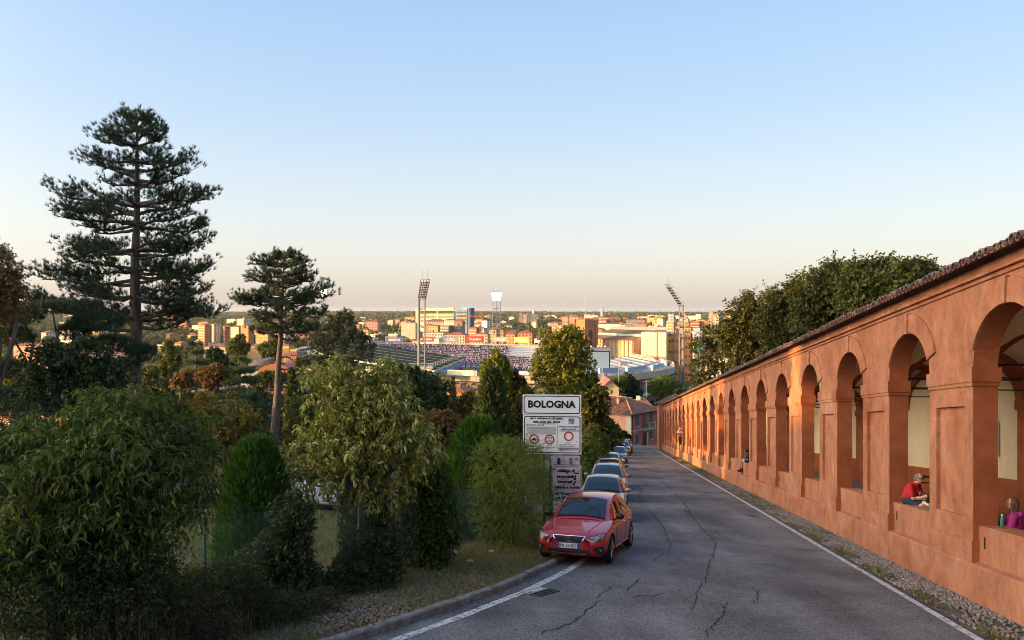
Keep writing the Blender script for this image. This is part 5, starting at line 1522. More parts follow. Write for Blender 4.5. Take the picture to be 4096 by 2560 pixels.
board('long cream banner on the near rim lit by the sun', 447.5, 477, 370.2, 375.6, 358, 352, mat('cream_banner', (0.74, 0.66, 0.46), rough=0.8))
board('pale blue board backing right below the video screen', 601, 619, 367.8, 373.2, 346, 352, MT['board_back'], ends=True, group='board backs on the near stadium rim')
board('pale blue board backing in the middle of the near right rim', 627.5, 646.6, 366.4, 372, 358, 376, MT['board_back'], ends=True, group='board backs on the near stadium rim')
board('pale blue board backing at the right end of the near rim', 652.5, 663.3, 364.2, 369.4, 382, 398, MT['board_back'], ends=True, group='board backs on the near stadium rim')
board('white wall panel below the crowd left of the lime tree', 519, 533, 371, 376, 352, 350, MT['white'], posts=False)
# tarpaulins over the empty blocks
mb = MB()
def bowl_patch(i0, i1, f0, f1, lift=.35):
 z = lambda f: ZR + (ZI - ZR) * (1 - f) / .42 + lift
 G = []
 for q in range(9):
  i = i0 + (i1 - i0) * q / 8; ii = int(i); fr = i - ii
  G.append([ringpt(ii, f, z(f)).lerp(ringpt(ii + 1, f, z(f)), fr) for f in np.linspace(f0, f1, 5)])
 mb.grid(G)
def ring_at(ang_pt):
 return min(range(n), key=lambda i: (RIM[i][0] - ang_pt[0]) ** 2 + (RIM[i][1] - ang_pt[1]) ** 2)
ia, ib = ring_at((67, 564)), ring_at((2, 640))
bowl_patch(ia, ib, .985, .80); bowl_patch(ring_at((78, 385)), ring_at((72, 540)), .985, .62)
mb.build('tarpaulin', MT['tarp'], stad)
# stair portal
mb = MB(); c = ringpt(ring_at((40, 606)), .86, ZR - 3.0); mb.box(c, (7, 4, 3)); c = ringpt(ring_at((86, 470)), .88, ZR - 3.0); mb.box(c, (5, 7, 3.2)); mb.build('stair_portal', MT['ad_grey'], stad)
# the crowd: one mass of small figures
CRC = leaf_mat('crowd_clothes', [(0.006, 0.006, 0.014), (0.30, 0.26, 0.25), (0.010, 0.012, 0.045), (0.24, 0.015, 0.03), (0.01, 0.008, 0.012), (0.012, 0.02, 0.08), (0.012, 0.016, 0.05), (0.006, 0.008, 0.025), (0.40, 0.37, 0.35), (0.012, 0.008, 0.015), (0.01, 0.01, 0.02), (0.01, 0.014, 0.05)], 0.0, gloss=0.0)
Vs, Fs = [], []
def person_blob(p, w, h):
 b0 = len(Vs) * 8
 a = R.uniform(0, 3.1); ca, sa = math.cos(a) * w, math.sin(a) * w
 q = [(-1, -.5), (1, -.5), (1, .5), (-1, .5)]
 v = [(p.x + x * ca - y * sa, p.y + x * sa + y * ca, p.z) for x, y in q] + [(p.x + .6 * (x * ca - y * sa), p.y + .6 * (x * sa + y * ca), p.z + h) for x, y in q]
 Vs.append(v)
 for f in ((0, 1, 5, 4), (1, 2, 6, 5), (2, 3, 7, 6), (3, 0, 4, 7), (4, 5, 6, 7)): Fs.append([b0 + i for i in f])
zf = lambda f: ZR + (ZI - ZR) * (1 - f) / .42
empt0, empt1 = ia, ib
for i in range(n):
 x, y = RIM[i]
 for q in range(300):
  f = 1 - .41 * R.random(); s = R.random()
  ii = i + s
  if empt0 - .5 <= ii <= empt1 + .3 and f > .79: continue
  if 0 <= ii <= ring_at((72, 540)) + 2 and f > .63 and not (ii < 1.5 and f > .86): continue
  k_ = math.floor((1 - f) / .42 * ST)
  f2 = 1 - .42 * (k_ + .35 + .3 * R.random()) / ST
  p = ringpt(i, f2, ZR + (ZI - ZR) * k_ / ST).lerp(ringpt(i + 1, f2, ZR + (ZI - ZR) * k_ / ST), s)
  person_blob(p + SO, .32, R.uniform(.9, 1.35))
for q in range(5200):       # spectators standing on the field side of the near stand
 a = R.uniform(0, 6.283); r = math.sqrt(R.random()) * .60
 i = int(R.random() * n); p = ringpt(i, r, ZI + .05) + SO
 if p.y > 380: person_blob(p, .34, R.uniform(1.4, 1.75))
tag(link('crowd', np_mesh('crowd', np.array(Vs).reshape(-1, 3), np.array(Fs), CRC)), 'dense crowd of spectators in dark, white and red clothes filling the stadium stands', 'crowd', kind='stuff')
# the Maratona tower
MT['brick'] = mat('warm_brick', (0.34, 0.13, 0.065), (0.42, 0.18, 0.09), scale=1.2, rough=0.9, fine=.12, fscale=6)
tw = empty('brick_tower', Vector((51.5, 520, PLAIN)), 'square brick tower with arched openings and a tall flagpole beside the stadium', 'tower')
ang = .66
mb = MB(); W_, H_ = 10.6, 41.0
mb.box((0, 0, H_ / 2), (W_, W_, H_), rz=ang)
mb.build('shaft', MT['brick'], tw)
ca, sa = math.cos(ang), math.sin(ang)
Rt = Matrix.Rotation(ang, 4, 'Z')
for sx_ in (-1, 1):
 for sy_ in (-1, 1):
  m1 = MB(); m1.box(Rt @ Vector((sx_ * W_ / 2, sy_ * W_ / 2, H_ / 2 + .2)), (2.2, 2.2, H_ + .4), rz=ang); m1.build('buttress', MT['brick'], tw)
for face in range(4):
 Mf = Rt @ Matrix.Rotation(face * math.pi / 2, 4, 'Z')
 m1 = MB(); pr = [(-1.9, 23.5), (1.9, 23.5)] + [(1.9 * math.cos(math.pi * i / 8), 31.5 + 2.6 * math.sin(math.pi * i / 8)) for i in range(9)]
 m1.add([Mf @ Vector((x, -W_ / 2 - .06, z)) for x, z in pr], [tuple(range(len(pr)))])
 m1.build('belfry_arch', MT['black'], tw)
 m1 = MB(); m1.box((0, -W_ / 2 - .2, 23.0), (6.4, .5, .7), M=Mf); m1.box((0, -W_ / 2 - .2, 38.2), (9, .5, .8), M=Mf); m1.box((0, -W_ / 2 - .1, 27.2), (3.8, .3, .4), M=Mf); m1.build('cornice', MT['brick'], tw)
 for q in range(8):
  m1 = MB(); m1.box((-4.6 + q * 1.32, -W_ / 2 + .3, H_ + .5), (.8, .6, 1.0), M=Mf); m1.build('merlon', MT['brick'], tw)
 for q in (-1, 0, 1):
  m1 = MB(); m1.box((q * 2.0, -W_ / 2 - .04, 5.8), (1.2, .1, 4.2), M=Mf); m1.build('window', MT['black'], tw)
mb = MB(); mb.tube([(0, 0, H_ - 1), (0, 0, H_ + 19)], [.28, .16], 6); mb.build('flagpole', MT['pale_steel'], tw)
# red flag hanging near the tower
fl = empty('flag', at(584.5, 346, 470), 'drooping red flag on a pole in front of the brick tower', 'flag')
mb = MB(); mb.grid([[(x * .5 + .3 * z, .25 * math.sin(x * 2 + z), z * 1.0) for z in range(7)] for x in range(4)]); mb.build('cloth', MT['ad_red'], fl)
mb = MB(); mb.tube([(0, 0, -4), (1.9, 0, 6.6)], .1, 5); mb.build('pole', MT['pale_steel'], fl)
# row of white lamps over the entrance block
lb = empty('entrance_block', at(592, 350, 440), 'low block with a row of round white lamps behind the video screen', 'building')
mb = MB(); mb.box((0, 3, -3), (22, 6, 9)); mb.build('wall', MT['ad_grey'], lb)
for q in range(9):
 m1 = MB(); m1.lathe([(.05, -.6), (.5, -.4), (.62, 0), (.5, .4), (.05, .6)], (-9 + q * 2.1, -.3, 2.1), 8); m1.build('lamp', MT['white'], lb, smooth=True)
# ------------------------------------------------------------------ floodlight masts
MT['mast'] = mat('mast_concrete', (0.20, 0.205, 0.22), (0.16, 0.165, 0.18), scale=.4, rough=0.8)
MT['head_frame'] = mat('rusty_frame', (0.13, 0.115, 0.10), (0.10, 0.09, 0.08), scale=.4, rough=0.9)
MT['lamp_lit'] = mat('lit_floodlamp', (0.9, 0.9, 0.9), emit=(1.0, 0.98, 0.95), estr=1.8)
MT['lamp_off'] = mat('dark_floodlamp', (0.02, 0.02, 0.02), rough=1.0, spec=0)
def mast(label, px, D, ytop, yhead, lit, face, hw, lean, ground_z=PLAIN, rods=True):
 """face: horizontal direction the lamps look; head leans that way"""
 b = at(px, 310, D); b.z = ground_z
 root = empty('floodlight_mast', b, label, 'floodlight', 'floodlight masts of the stadium')
 zt = (310 - ytop) / F * D - b.z; zh = (310 - yhead) / F * D - b.z
 f = Vector((face[0], face[1], 0)).normalized(); s = Vector((-f.y, f.x, 0))
 lw = hw * .78
 legs = [(-s * lw, 0), (s * lw * .05 - f * 1.4, 0), (s * lw, 0)]
 for q, (o, _) in enumerate(legs):
  m1 = MB(); m1.tube([o * 1.0, o + Vector((0, 0, zh))], [.46, .38], 6); m1.build('leg', MT['mast'], root)
 for q in range(1, 8):
  z = zh * q / 8
  m1 = MB()
  m1.tube([legs[0][0] + Vector((0, 0, z)), legs[2][0] + Vector((0, 0, z))], .28, 4); m1.tube([legs[1][0] + Vector((0, 0, z + 1)), legs[0][0] + Vector((0, 0, z))], .2, 4); m1.tube([legs[1][0] + Vector((0, 0, z + 1)), legs[2][0] + Vector((0, 0, z))], .2, 4)
  m1.build('cross_brace', MT['mast'], root)
 H = zt - zh
 tilt = f * lean
 m1 = MB()
 for o in (-hw, -hw * .33, hw * .33, hw):
  m1.tube([s * o * .9 + Vector((0, 0, zh - 1)), s * o * 1.08 + tilt + Vector((0, 0, zt))], .14, 4)
 nr = 11 if lit else 8
 for r in range(nr + 1):
  ff = r / nr; z = zh + H * ff
  m1.tube([s * -hw * (.9 + .18 * ff) + tilt * ff + Vector((0, 0, z)), s * hw * (.9 + .18 * ff) + tilt * ff + Vector((0, 0, z))], .09, 4)
  if not lit: m1.tube([s * -hw + tilt * ff + Vector((0, 0, z)), s * -hw + tilt * ff - f * 1.5 + Vector((0, 0, z))], .12, 3)
 m1.build('head_frame', MT['head_frame'], root)
 lm_ = MB(); lm_.box((0, 0, 0), (.9, .5, .9)); me = lm_.mesh('lamp', MT['lamp_lit'] if lit else MT['lamp_off'])
 nc = 6 if lit else 5
 for r in range(nr - 1):
  for c in range(nc):
   ff = (r + .6) / nr
   p = s * hw * (-.85 + 1.7 * c / (nc - 1)) * (.92 + .16 * ff) + tilt * ff + f * .45 + Vector((0, 0, zh + H * ff))
   o = link('lamp', me, root, p, math.atan2(s.y, s.x))
   o.scale = (hw * .21 / .9, 1, .72) if lit else (hw * .2 / .9, .8, .75)
 if rods:
  for o in (-hw * .6, hw * .6):
   m1 = MB(); m1.tube([s * o + tilt + Vector((0, 0, zt)), s * o + tilt + Vector((0, 0, zt + 4.4))], .07, 4); m1.build('lightning_rod', MT['mast'], root)
 return root
mast('unlit floodlight mast standing at the near stadium roof', 421.5, 345, 279.4, 298.5, False, (.6, .8), 2.7, 2.5)
mast('floodlight mast with glowing white lamps beyond the far rim', 496.6, 655, 291.4, 301.0, True, (-.05, -1), 4.2, 1.2)
mast('unlit floodlight mast seen side-on at the right end of the stadium', 681, 420, 284.5, 305, False, (-.92, .5), 3.8, 8.0)
mast('distant lit floodlight mast half hidden by the small pine', 323.5, 640, 288.8, 296.5, True, (.5, -.85), 2.6, 2.0)
# ------------------------------------------------------------------ the city on the plain
def cmat(name, c, rough=.85, v=.14):
 return mat(name, tuple(x * (1 - v) for x in c), tuple(min(1, x * (1 + v)) for x in c), scale=.25, rough=rough, spec=.1)
WALLC = {'cream': cmat('cream_wall', (.58, .48, .33)), 'ochre': cmat('ochre_wall', (.55, .33, .13)), 'orange': cmat('orange_wall', (.50, .22, .09)), 'white': cmat('white_wall', (.66, .62, .55)), 'pink': cmat('pink_wall', (.52, .30, .22)),
   'brick': cmat('brick_wall', (.34, .14, .08)), 'grey': cmat('grey_wall', (.30, .28, .27)), 'dark': cmat('dark_wall', (.16, .13, .13)), 'yellow': cmat('yellow_wall', (.70, .44, .05)), 'blue': cmat('blue_grey_wall', (.28, .36, .42)), 'beige': cmat('beige_wall', (.52, .42, .32))}
ROOFC = {'tile': cmat('city_tile_roof', (.27, .11, .065), v=.25), 'flat': cmat('flat_roof', (.24, .20, .17), v=.2), 'brown': cmat('brown_roof', (.20, .12, .09), v=.2), 'white': cmat('pale_roof', (.5, .48, .44))}
MT['pane'] = mat('far_window', (0.05, 0.055, 0.06), (0.09, 0.085, 0.08), scale=.6, rough=0.3)
MT['shade'] = mat('balcony_slab', (0.50, 0.43, 0.34), rough=.8)
def city_block(label, x0, x1, yt, D, base=None, rot=None, wall='cream', roof='tile', depth=None, floors=None, cols=None, balc=False, cat='building', name='apartment_block', group='blocks and houses of the city', single=False, roofh=None, win=True):
 """building whose front spans px x0..x1 at depth D, eave at py yt, standing on the plain"""
 zb = PLAIN if base is None else base
 if rot: rot = -abs(rot) - .18
 Wd = (x1 - x0) / F * D
 xc = ((x0 + x1) / 2 - 512) / F * D
 H = (310 - yt) / F * D - zb
 dp = depth if depth else max(9.0, min(16.0, Wd * .7))
 rz = R.uniform(-.35, .35) if rot is None else rot
 b = Vector((xc, D + dp / 2, zb))
 root = empty(name, b, label, cat, group, rz=rz)
 mb = MB(); mb.box((0, 0, H / 2), (Wd, dp, H)); mb.build('wall', WALLC[wall], root)
 mb = MB()
 if roof in ('tile', 'brown') :
  e = .5; rh = roofh if roofh else min(Wd, dp) * .2
  hx, hy = Wd / 2 + e, dp / 2 + e
  if hx > hy: r0, r1 = (-(hx - hy), 0), (hx - hy, 0)
  else: r0, r1 = (0, -(hy - hx)), (0, hy - hx)
  vs = [(-hx, -hy, H), (hx, -hy, H), (hx, hy, H), (-hx, hy, H), (*r0, H + rh), (*r1, H + rh)]
  mb.add(vs, [(0, 1, 5, 4), (1, 2, 5), (2, 3, 4, 5), (3, 0, 4), (3, 2, 1, 0)] if hx > hy else [(0, 1, 4), (1, 2, 5, 4), (2, 3, 5), (3, 0, 4, 5), (3, 2, 1, 0)])
 else:
  mb.box((0, 0, H + .25), (Wd + .5, dp + .5, .5)); 
  if Wd > 14: mb.box((Wd * R.uniform(-.25, .25), 0, H + 1.4), (4.5, 4, 2.0))
 mb.build('roof', ROOFC[roof], root)
 if win:
  fl = floors or max(1, int(H / 3.3)); nc = cols or max(2, int(Wd / 3.2))
  wm = MB(); bm_ = MB()
  fh = (H - 1.0) / fl
  ww, wh = min(1.5, Wd / nc * .5), min(1.7, fh * .55)
  for f in range(fl):
   z = .8 + fh * (f + .5)
   for c in range(nc):
    x = -Wd / 2 + Wd * (c + .5) / nc
    if single:
     m1 = MB(); m1.box((x, -dp / 2 - .03, z), (ww, .12, wh)); m1.build('window', MT['pane'], root)
    else:
     wm.box((x, -dp / 2 - .03, z), (ww, .12, wh), skip=(3,))
   nd = max(1, int(dp / 3.5))
   for c in range(nd):
    y = -dp / 2 + dp * (c + .5) / nd
    for sx_ in (-1, 1): wm.box((sx_ * (Wd / 2 + .03), y, z), (.12, ww, wh), skip=())
   if balc:
    bm_.box((0, -dp / 2 - .6, z - wh / 2 - .25), (Wd * .9, 1.3, .35)); bm_.box((0, -dp / 2 - 1.2, z - wh / 2 + .25), (Wd * .9, .08, .8))
  if wm.v:
   o = wm.build('window_grid', MT['pane'], root); o['kind'] = 'stuff'
  if balc: bm_.build('balcony', MT['shade'], root)['kind'] = 'stuff'
 return root
# ---- hospital
hs = empty('hospital', at(445, 310, 1300), 'long cream hospital block with green roof strip and an end wing coloured in shade blue', 'hospital', rz=-.3); hs.location.z = PLAIN
k = 1300 / F
MT['hosp'] = cmat('hospital_cream', (.68, .58, .38), v=.05); MT['hosp_white'] = cmat('hospital_white', (.6, .6, .58), v=.05); MT['hosp_green'] = cmat('green_roof_strip', (.06, .10, .045))
MT['hosp_shade_blue'] = cmat('shade_blue_wing', (.20, .31, .40), v=.06); MT['hosp_stripe'] = cmat('dark_blue_stripe', (.04, .10, .17))  # the end wing's shade is put into its blue colour
def hx(px): return (px - 445) * k
Ht = (310 - 308.6) * k + 48
for (a, b, yt, dpt, yo, m_, nm) in ((415, 418, 308.4, 14, -1, 'hosp', 'end_block'), (418, 439, 310.2, 18, 0, 'hosp', 'ward_block'), (439, 456.5, 310.2, 18, -2, 'hosp', 'ward_block'), (456.5, 460, 309.6, 18, 3, 'hosp_white', 'link_block'), (460, 471.2, 309.2, 20, -3, 'hosp_shade_blue', 'wing')):
 h = (310 - yt) * k + 48
 m1 = MB(); m1.box((hx((a + b) / 2), yo, h / 2), ((b - a) * k, dpt, h)); m1.build(nm, MT[m_], hs)
for (a, b, yo) in ((421, 438, -9.4), (440, 456, -11.4)):
 m1 = MB(); m1.box((hx((a + b) / 2), yo, 48 - 1.8 * k), ((b - a) * k, 1.4, 2.1 * k)); m1.build('green_strip', MT['hosp_green'], hs)
m1 = MB(); m1.box((hx(438), 0, 48 + .9 * k), (26 * k, 10, 1.6 * k)); m1.box((hx(452), 0, 48 + 1.2 * k), (6 * k, 8, 2.2 * k)); m1.build('roof_plant', MT['hosp'], hs)
m1 = MB(); m1.tube([(hx(436.5), 0, 48 + 1 * k), (hx(436.5), 0, 48 + 4.2 * k)], .5, 5); m1.build('antenna', MT['pale_steel'], hs)
for (a, yt) in ((472.0, 308), (473.2, 308), (474.4, 308)):
 m1 = MB(); h = (310 - yt) * k + 48; m1.box((hx(a), -3, h / 2), (1.0 * k, 20, h)); m1.build('stripe', MT['hosp_stripe' if a != 473.2 else 'hosp_shade_blue'], hs)
m1 = MB(); m1.box((hx(468), 0, 49.5), (7 * k, 8, 4)); m1.build('roof_plant', MT['hosp_white'], hs)
for r in range(7):
 for (a, b, yo) in ((419.5, 438.2, -9.06), (440, 456, -11.06)):
  nn = 14
  for c in range(nn):
   m1 = MB(); m1.box((hx(a + (b - a) * (c + .5) / nn), yo, 48 - (3.6 + r * 1.35) * k), ((b - a) / nn * k * .72, .3, .62 * k)); m1.build('window', MT['pane'], hs)
for r in range(11):
 m1 = MB()
 for c in range(7): m1.box((hx(461.0 + c * 1.5), -13.1, 48 - (1.2 + r * 1.35) * k), (1.15 * k, .4, .6 * k))
 m1.build('window_band', MT['pane'], hs)
 m1 = MB(); m1.box((hx(465.5), -13.3, 48 - (1.75 + r * 1.35) * k), (10.8 * k, .7, .28 * k)); m1.build('sill_band', MT['hosp_white'], hs)
S = city_block
S('low beige windowless hall left of the near mast', 402, 417, 323, 1050, wall='beige', roof='flat', win=False, rot=.05)
S('tall cream tower house above the scaffolded chimney', 236.5, 249, 319, 1150, wall='cream', roof='flat', rot=-.5, balc=True)
S('orange balcony block left end behind the tall pine boughs', 198, 209, 325, 900, wall='orange', roof='tile', rot=-.4, balc=True)
S('cream balcony block between tall pine and scaffolding', 208, 218, 324.5, 940, wall='cream', roof='flat', rot=-.5, balc=True)
S('grey-cream block right of the scaffolded chimney', 230, 242, 327, 930, wall='cream', roof='tile', rot=.3)
S('orange gable block right of the scaffolded chimney', 241, 251, 326, 900, wall='orange', roof='tile', rot=.25)
S('ochre house with hipped roof beside the small pine', 256, 271, 333, 800, wall='ochre', roof='tile', rot=.2)
S('pale long house right of the ochre hipped house', 268, 281, 334, 820, wall='white', roof='brown', rot=-.2)
S('ochre low building with brown roof beside the yellow poplar', 247, 264, 346.6, 640, wall='ochre', roof='brown', rot=.1, win=False)
S('ochre low building right behind the small pine trunk', 279, 291, 346, 640, wall='ochre', roof='brown', rot=.1, win=False)
S('long pink-roofed cloister left of the yellow poplar', 204, 229, 347.2, 620, wall='beige', roof='brown', rot=-.06, win=False)
S('long ochre cloister hall with flat roof seen right of the small pine', 291, 318, 350, 600, wall='ochre', roof='flat', rot=.05)
S('cream round-fronted hall in front of the dark pine', 308, 322, 351.5, 560, wall='cream', roof='white', rot=.1, win=False)
S('pink cloister wing left of the tall pine trunk', 10, 66, 346, 600, wall='pink', roof='tile', rot=.05, win=False, depth=12)
S('pink cloister wing behind the maple crown', 66, 130, 345, 610, wall='pink', roof='tile', rot=.02, win=False, depth=12)
S('cream palace with a domed top far behind the maple', 84, 102, 327, 1000, wall='cream', roof='flat', rot=.1)
S('white block far left behind the dark pine', 58, 78, 330, 960, wall='white', roof='flat', rot=.3)
# cluster in front of the hospital
S('orange five-storey block right of the near mast', 424.5, 432, 325, 960, wall='orange', roof='tile', rot=.2)
S('bright ochre block left of the dark balcony flats', 430, 440, 326, 930, wall='ochre', roof='tile', rot=.25)
S('dark grey-brown balcony flats in front of the hospital', 441, 452, 325.8, 920, wall='dark', roof='flat', rot=.35, balc=True)
S('brown balcony flats right of the dark balcony flats', 451, 463, 326.2, 930, wall='grey', roof='flat', rot=.3, balc=True)
S('terraced white penthouse flats below the hospital windows', 445, 457, 320.5, 1060, wall='white', roof='brown', rot=.2, balc=True)
S('red-roofed terrace flats below the shade-blue wing', 455, 464, 321, 1050, wall='brick', roof='tile', rot=.2)
S('long red-roofed flats at the foot of the hospital', 426, 446, 321.6, 1080, wall='beige', roof='tile', rot=.05)
S('long low house with tiled roof behind the stadium trees', 446, 467, 335.2, 800, wall='cream', roof='tile', rot=.05)
S('cream four-storey house with grey doors behind the far rim', 424, 446, 333, 820, wall='cream', roof='flat', rot=.12)
S('pale tent roof low behind the boards', 421, 441, 339.0, 760, wall='white', roof='white', rot=.05, win=False)
S('brown villa with balconies right of the shade-blue wing', 469.5, 479, 328, 900, wall='brick', roof='tile', rot=.3, balc=True)
S('cream villa left of the white cube flats', 478, 486, 328.5, 900, wall='cream', roof='tile', rot=-.3)
S('white cube flats beside the crane', 483, 490, 320.8, 1000, wall='white', roof='flat', rot=.5)
S('ochre villa with arched ground floor left of the lit floodlight', 490, 498, 330, 860, wall='ochre', roof='tile', rot=.2)
S('ochre villa right behind the lit floodlight', 496, 505, 330.4, 860, wall='ochre', roof='tile', rot=-.2)
S('small hipped orange house right of the lit floodlight', 507, 517, 334.5, 780, wall='orange', roof='tile', rot=.3)
S('low tiled hall at the foot of the brown villa', 476, 489, 334.4, 790, wall='beige', roof='tile', rot=.1)
S('bright orange villa with cream porch behind the orange board', 519, 534, 333.4, 760, wall='orange', roof='tile', rot=.12, single=True)
S('red-roofed villa in the trees at the left edge of the lime tree', 548, 562, 332.6, 760, wall='orange', roof='tile', rot=.2)
S('white and pink slab with balconies left of the brick tower', 553, 565, 325.6, 860, wall='pink', roof='flat', rot=-.2, balc=True)
S('grey-fronted slab right next to the brick tower', 563, 575, 325.8, 870, wall='grey', roof='flat', rot=-.25, balc=True)
for q, (a, b) in enumerate(((519, 522.5), (523, 527), (527.5, 531), (531.5, 537))):
 S('%s tower flats in the far cluster over the trees' % ('slim pink', 'slim cream', 'slim beige', 'wider cream')[q], a, b, 313.6 + (q % 2) * .7, 2100, wall=('pink', 'cream', 'beige', 'cream')[q], roof='flat')
# the works hall with tall window bays
wk = empty('works_hall', Vector((0, 0, 0)), 'long ochre hall with tall glazed bays and a two-step brown roof by the tower', 'hall')
a, b = at(588, 352, 545), at(633.5, 354, 505); a.z = b.z = PLAIN
d = (b - a).normalized(); nr = Vector((d.y, -d.x, 0)); L_ = (b - a).length; Hh = (310 - 339.6) / F * 520 + 48
wk.location = a
MW = Matrix(((d.x, -nr.x, 0, 0), (d.y, -nr.y, 0, 0), (0, 0, 1, 0), (0, 0, 0, 1)))
m1 = MB(); m1.box((L_ / 2, 11, Hh / 2), (L_, 22, Hh), M=MW); m1.build('wall', WALLC['ochre'], wk)
m1 = MB(); m1.add([MW @ Vector(p) for p in ((-.5, -.6, Hh), (L_ + .3, -.6, Hh), (L_ + .3, 10, Hh + 2.4), (-.5, 10, Hh + 2.4), (-.5, -.6, Hh - .4), (L_ + .3, -.6, Hh - .4))], [(0, 1, 2, 3), (4, 5, 1, 0)]); m1.build('roof', ROOFC['brown'], wk)
m1 = MB(); m1.box((L_ / 2, 10.2, Hh + 3.2), (L_ + .4, .5, 1.7), M=MW); m1.build('clerestory', cmat('green_white_glazing', (.42, .52, .36)), wk)
m1 = MB(); m1.add([MW @ Vector(p) for p in ((-.5, 9.6, Hh + 4.1), (L_ + .3, 9.6, Hh + 4.1), (L_ + .3, 23, Hh + 6.4), (-.5, 23, Hh + 6.4))], [(0, 1, 2, 3)]); m1.build('roof', ROOFC['brown'], wk)
m1 = MB(); m1.add([MW @ Vector(p) for p in ((L_ + .05, 0, 0), (L_ + .05, 22, 0), (L_ + .05, 22, Hh + 6.2), (L_ + .05, 9.8, Hh + 4.2), (L_ + .05, 9.8, Hh + 2.3), (L_ + .05, 0, Hh))], [(0, 1, 2, 3, 4, 5)]); m1.build('gable', WALLC['pink'], wk)
for q in range(11):
 x = L_ * (q + .6) / 11.4
 m1 = MB(); m1.box((x, -.08, Hh * .52), (L_ / 11 * .42, .25, Hh * .78), M=MW); m1.build('glazed_bay', cmat('bay_glass', (.36, .42, .34), rough=.3), wk)
 m1 = MB(); m1.box((x + L_ / 22, -.35, Hh * .5), (L_ / 11 * .34, .7, Hh * .96), M=MW); m1.build('pilaster', WALLC['ochre'], wk)
 if q in (3, 4, 5, 7, 8, 9):
  m1 = MB(); m1.box((x, -.26, Hh * (.22 if q < 6 else .42)), (1.0, .2, 1.0), M=MW); m1.build('window', MT['black'], wk)
# white block with a grid, yellow and orange flats, scaffolded house
wb = empty('white_block', at(653.5, 310, 500), 'huge pale windowless block with joint lines right of the works hall', 'building'); wb.location.z = PLAIN
kk = 500 / F
Hw = (310 - 332.4) * kk + 48
wb.rotation_euler.z = -.34
m1 = MB(); m1.box((0, 9, Hw / 2), (25.2 * kk, 18, Hw), rz=0); m1.build('wall', cmat('pale_pink_render', (.60, .52, .42), v=.04), wb)
m1 = MB(); m1.box((3.2 * kk, -.12, Hw / 2), (.9 * kk, .3, Hw)); m1.build('joint', WALLC['beige'], wb)
for q in range(1, 6):
 for (x0_, x1_) in ((-12.5, 2.7), (3.7, 12.5)):
  m1 = MB(); m1.box(((x0_ + x1_) / 2 * kk, -.05, Hw * q / 6), ((x1_ - x0_) * kk, .12, .10)); m1.build('joint', WALLC['beige'], wb)
m1 = MB(); m1.box((7 * kk, 5, Hw + 1.2), (7 * kk, 6, .3), M=Matrix.Rotation(.0, 4, 'X')); m1.build('solar_panel', MT['ad_blue'], wb)
S('bright yellow narrow flats left half behind the side-on mast', 667.5, 674.5, 335.5, 505, wall='yellow', roof='brown', rot=.1, depth=14, floors=4, cols=2, balc=False, single=True)
S('orange flats with cream floor bands behind the side-on mast', 674.5, 684.6, 335.0, 503, wall='orange', roof='brown', rot=.1, depth=14, floors=4, cols=3, single=True)
S('deep orange flats with balconies right of the side-on mast', 684.7, 693.4, 333.0, 503, wall='orange', roof='brown', rot=.1, depth=14, floors=5, cols=3, single=True)
m_ = S('pale house wrapped in green netting under a printed tarpaulin', 693.6, 709.5, 332.0, 500, wall='white', roof='flat', rot=0, depth=12, win=False, name='scaffolded_house')
Hs_ = (310 - 332.0) / F * 500 + 48; Ws_ = 15.9 / F * 500
m1 = MB(); m1.box((-2.2, -6.4, Hs_ - 10.5), (6.2, .4, 9.0)); m1.build('netting', mat('green_netting', (.05, .25, .22), (.09, .33, .28), scale=1.5, rough=.8), m_)
m1 = MB(); m1.box((0, -6.5, Hs_ - 1.5), (Ws_, .3, 8.5)); m1.build('tarpaulin', mat('white_tarpaulin', (.62, .66, .68), rough=.7), m_)
Mt_ = Matrix(((1, 0, 0, 0), (0, 0, -1, -6.68), (0, 1, 0, 0), (0, 0, 0, 1)))
m1 = MB(); place_text(m1, 'PROGETTO', 1.5, Matrix.Translation((-2.6, 0, Hs_ - 4.2)) @ Mt_); place_text(m1, 'HSE & A', 1.9, Matrix.Translation((-.6, 0, Hs_ - .6)) @ Mt_); m1.build('lettering', MT['ad_grey'], m_)
S('wide orange flats at the back behind the netted house', 692, 701, 321.5, 900, wall='brick', roof='flat', rot=.2, balc=True)
S('orange flats with sunlit end wall behind the netted house', 700, 710, 321.2, 900, wall='orange', roof='flat', rot=-.2)
S('ochre flats with brown bands right of the white block', 669, 675.5, 322.4, 900, wall='ochre', roof='flat', rot=.3, balc=True)
S('orange square house behind the side-on mast', 683, 690, 322.0, 880, wall='orange', roof='flat', rot=.2)
S('small ochre house above the yellow flats roofs', 686, 693, 327.8, 640, wall='ochre', roof='tile', rot=.2)
S('white tower flats on the skyline left of the pink towers', 697, 701.6, 314.2, 1900, wall='white', roof='flat', rot=-.4)
S('pink twin tower flats on the skyline', 710, 713.6, 312.0, 2100, wall='pink', roof='flat', rot=.2)
S('pink shorter tower flats on the skyline', 716, 718.5, 313.0, 2100, wall='pink', roof='flat', rot=.2)
S('yellow tower flats in front of the pink towers', 715, 720, 316.4, 1500, wall='cream', roof='flat', rot=-.3)
S('blue-grey office tower right of the yellow tower', 720.3, 726, 316.2, 1500, wall='blue', roof='flat', rot=.2, balc=True)
S('cream wide flats right of the orange sunlit end wall', 709, 715, 319.6, 1100, wall='beige', roof='flat', rot=.1)
S('ochre wall seen through the open tree', 704, 713, 362, 330, wall='cream', roof='tile', rot=.1, base=-44)
S('red-roofed white house behind the open tree', 716, 732, 358, 260, wall='white', roof='tile', rot=.2, base=-40)
S('dark slim office tower alone on the horizon', 600.9, 603.1, 307.4, 3200, wall='blue', roof='flat', rot=.3)
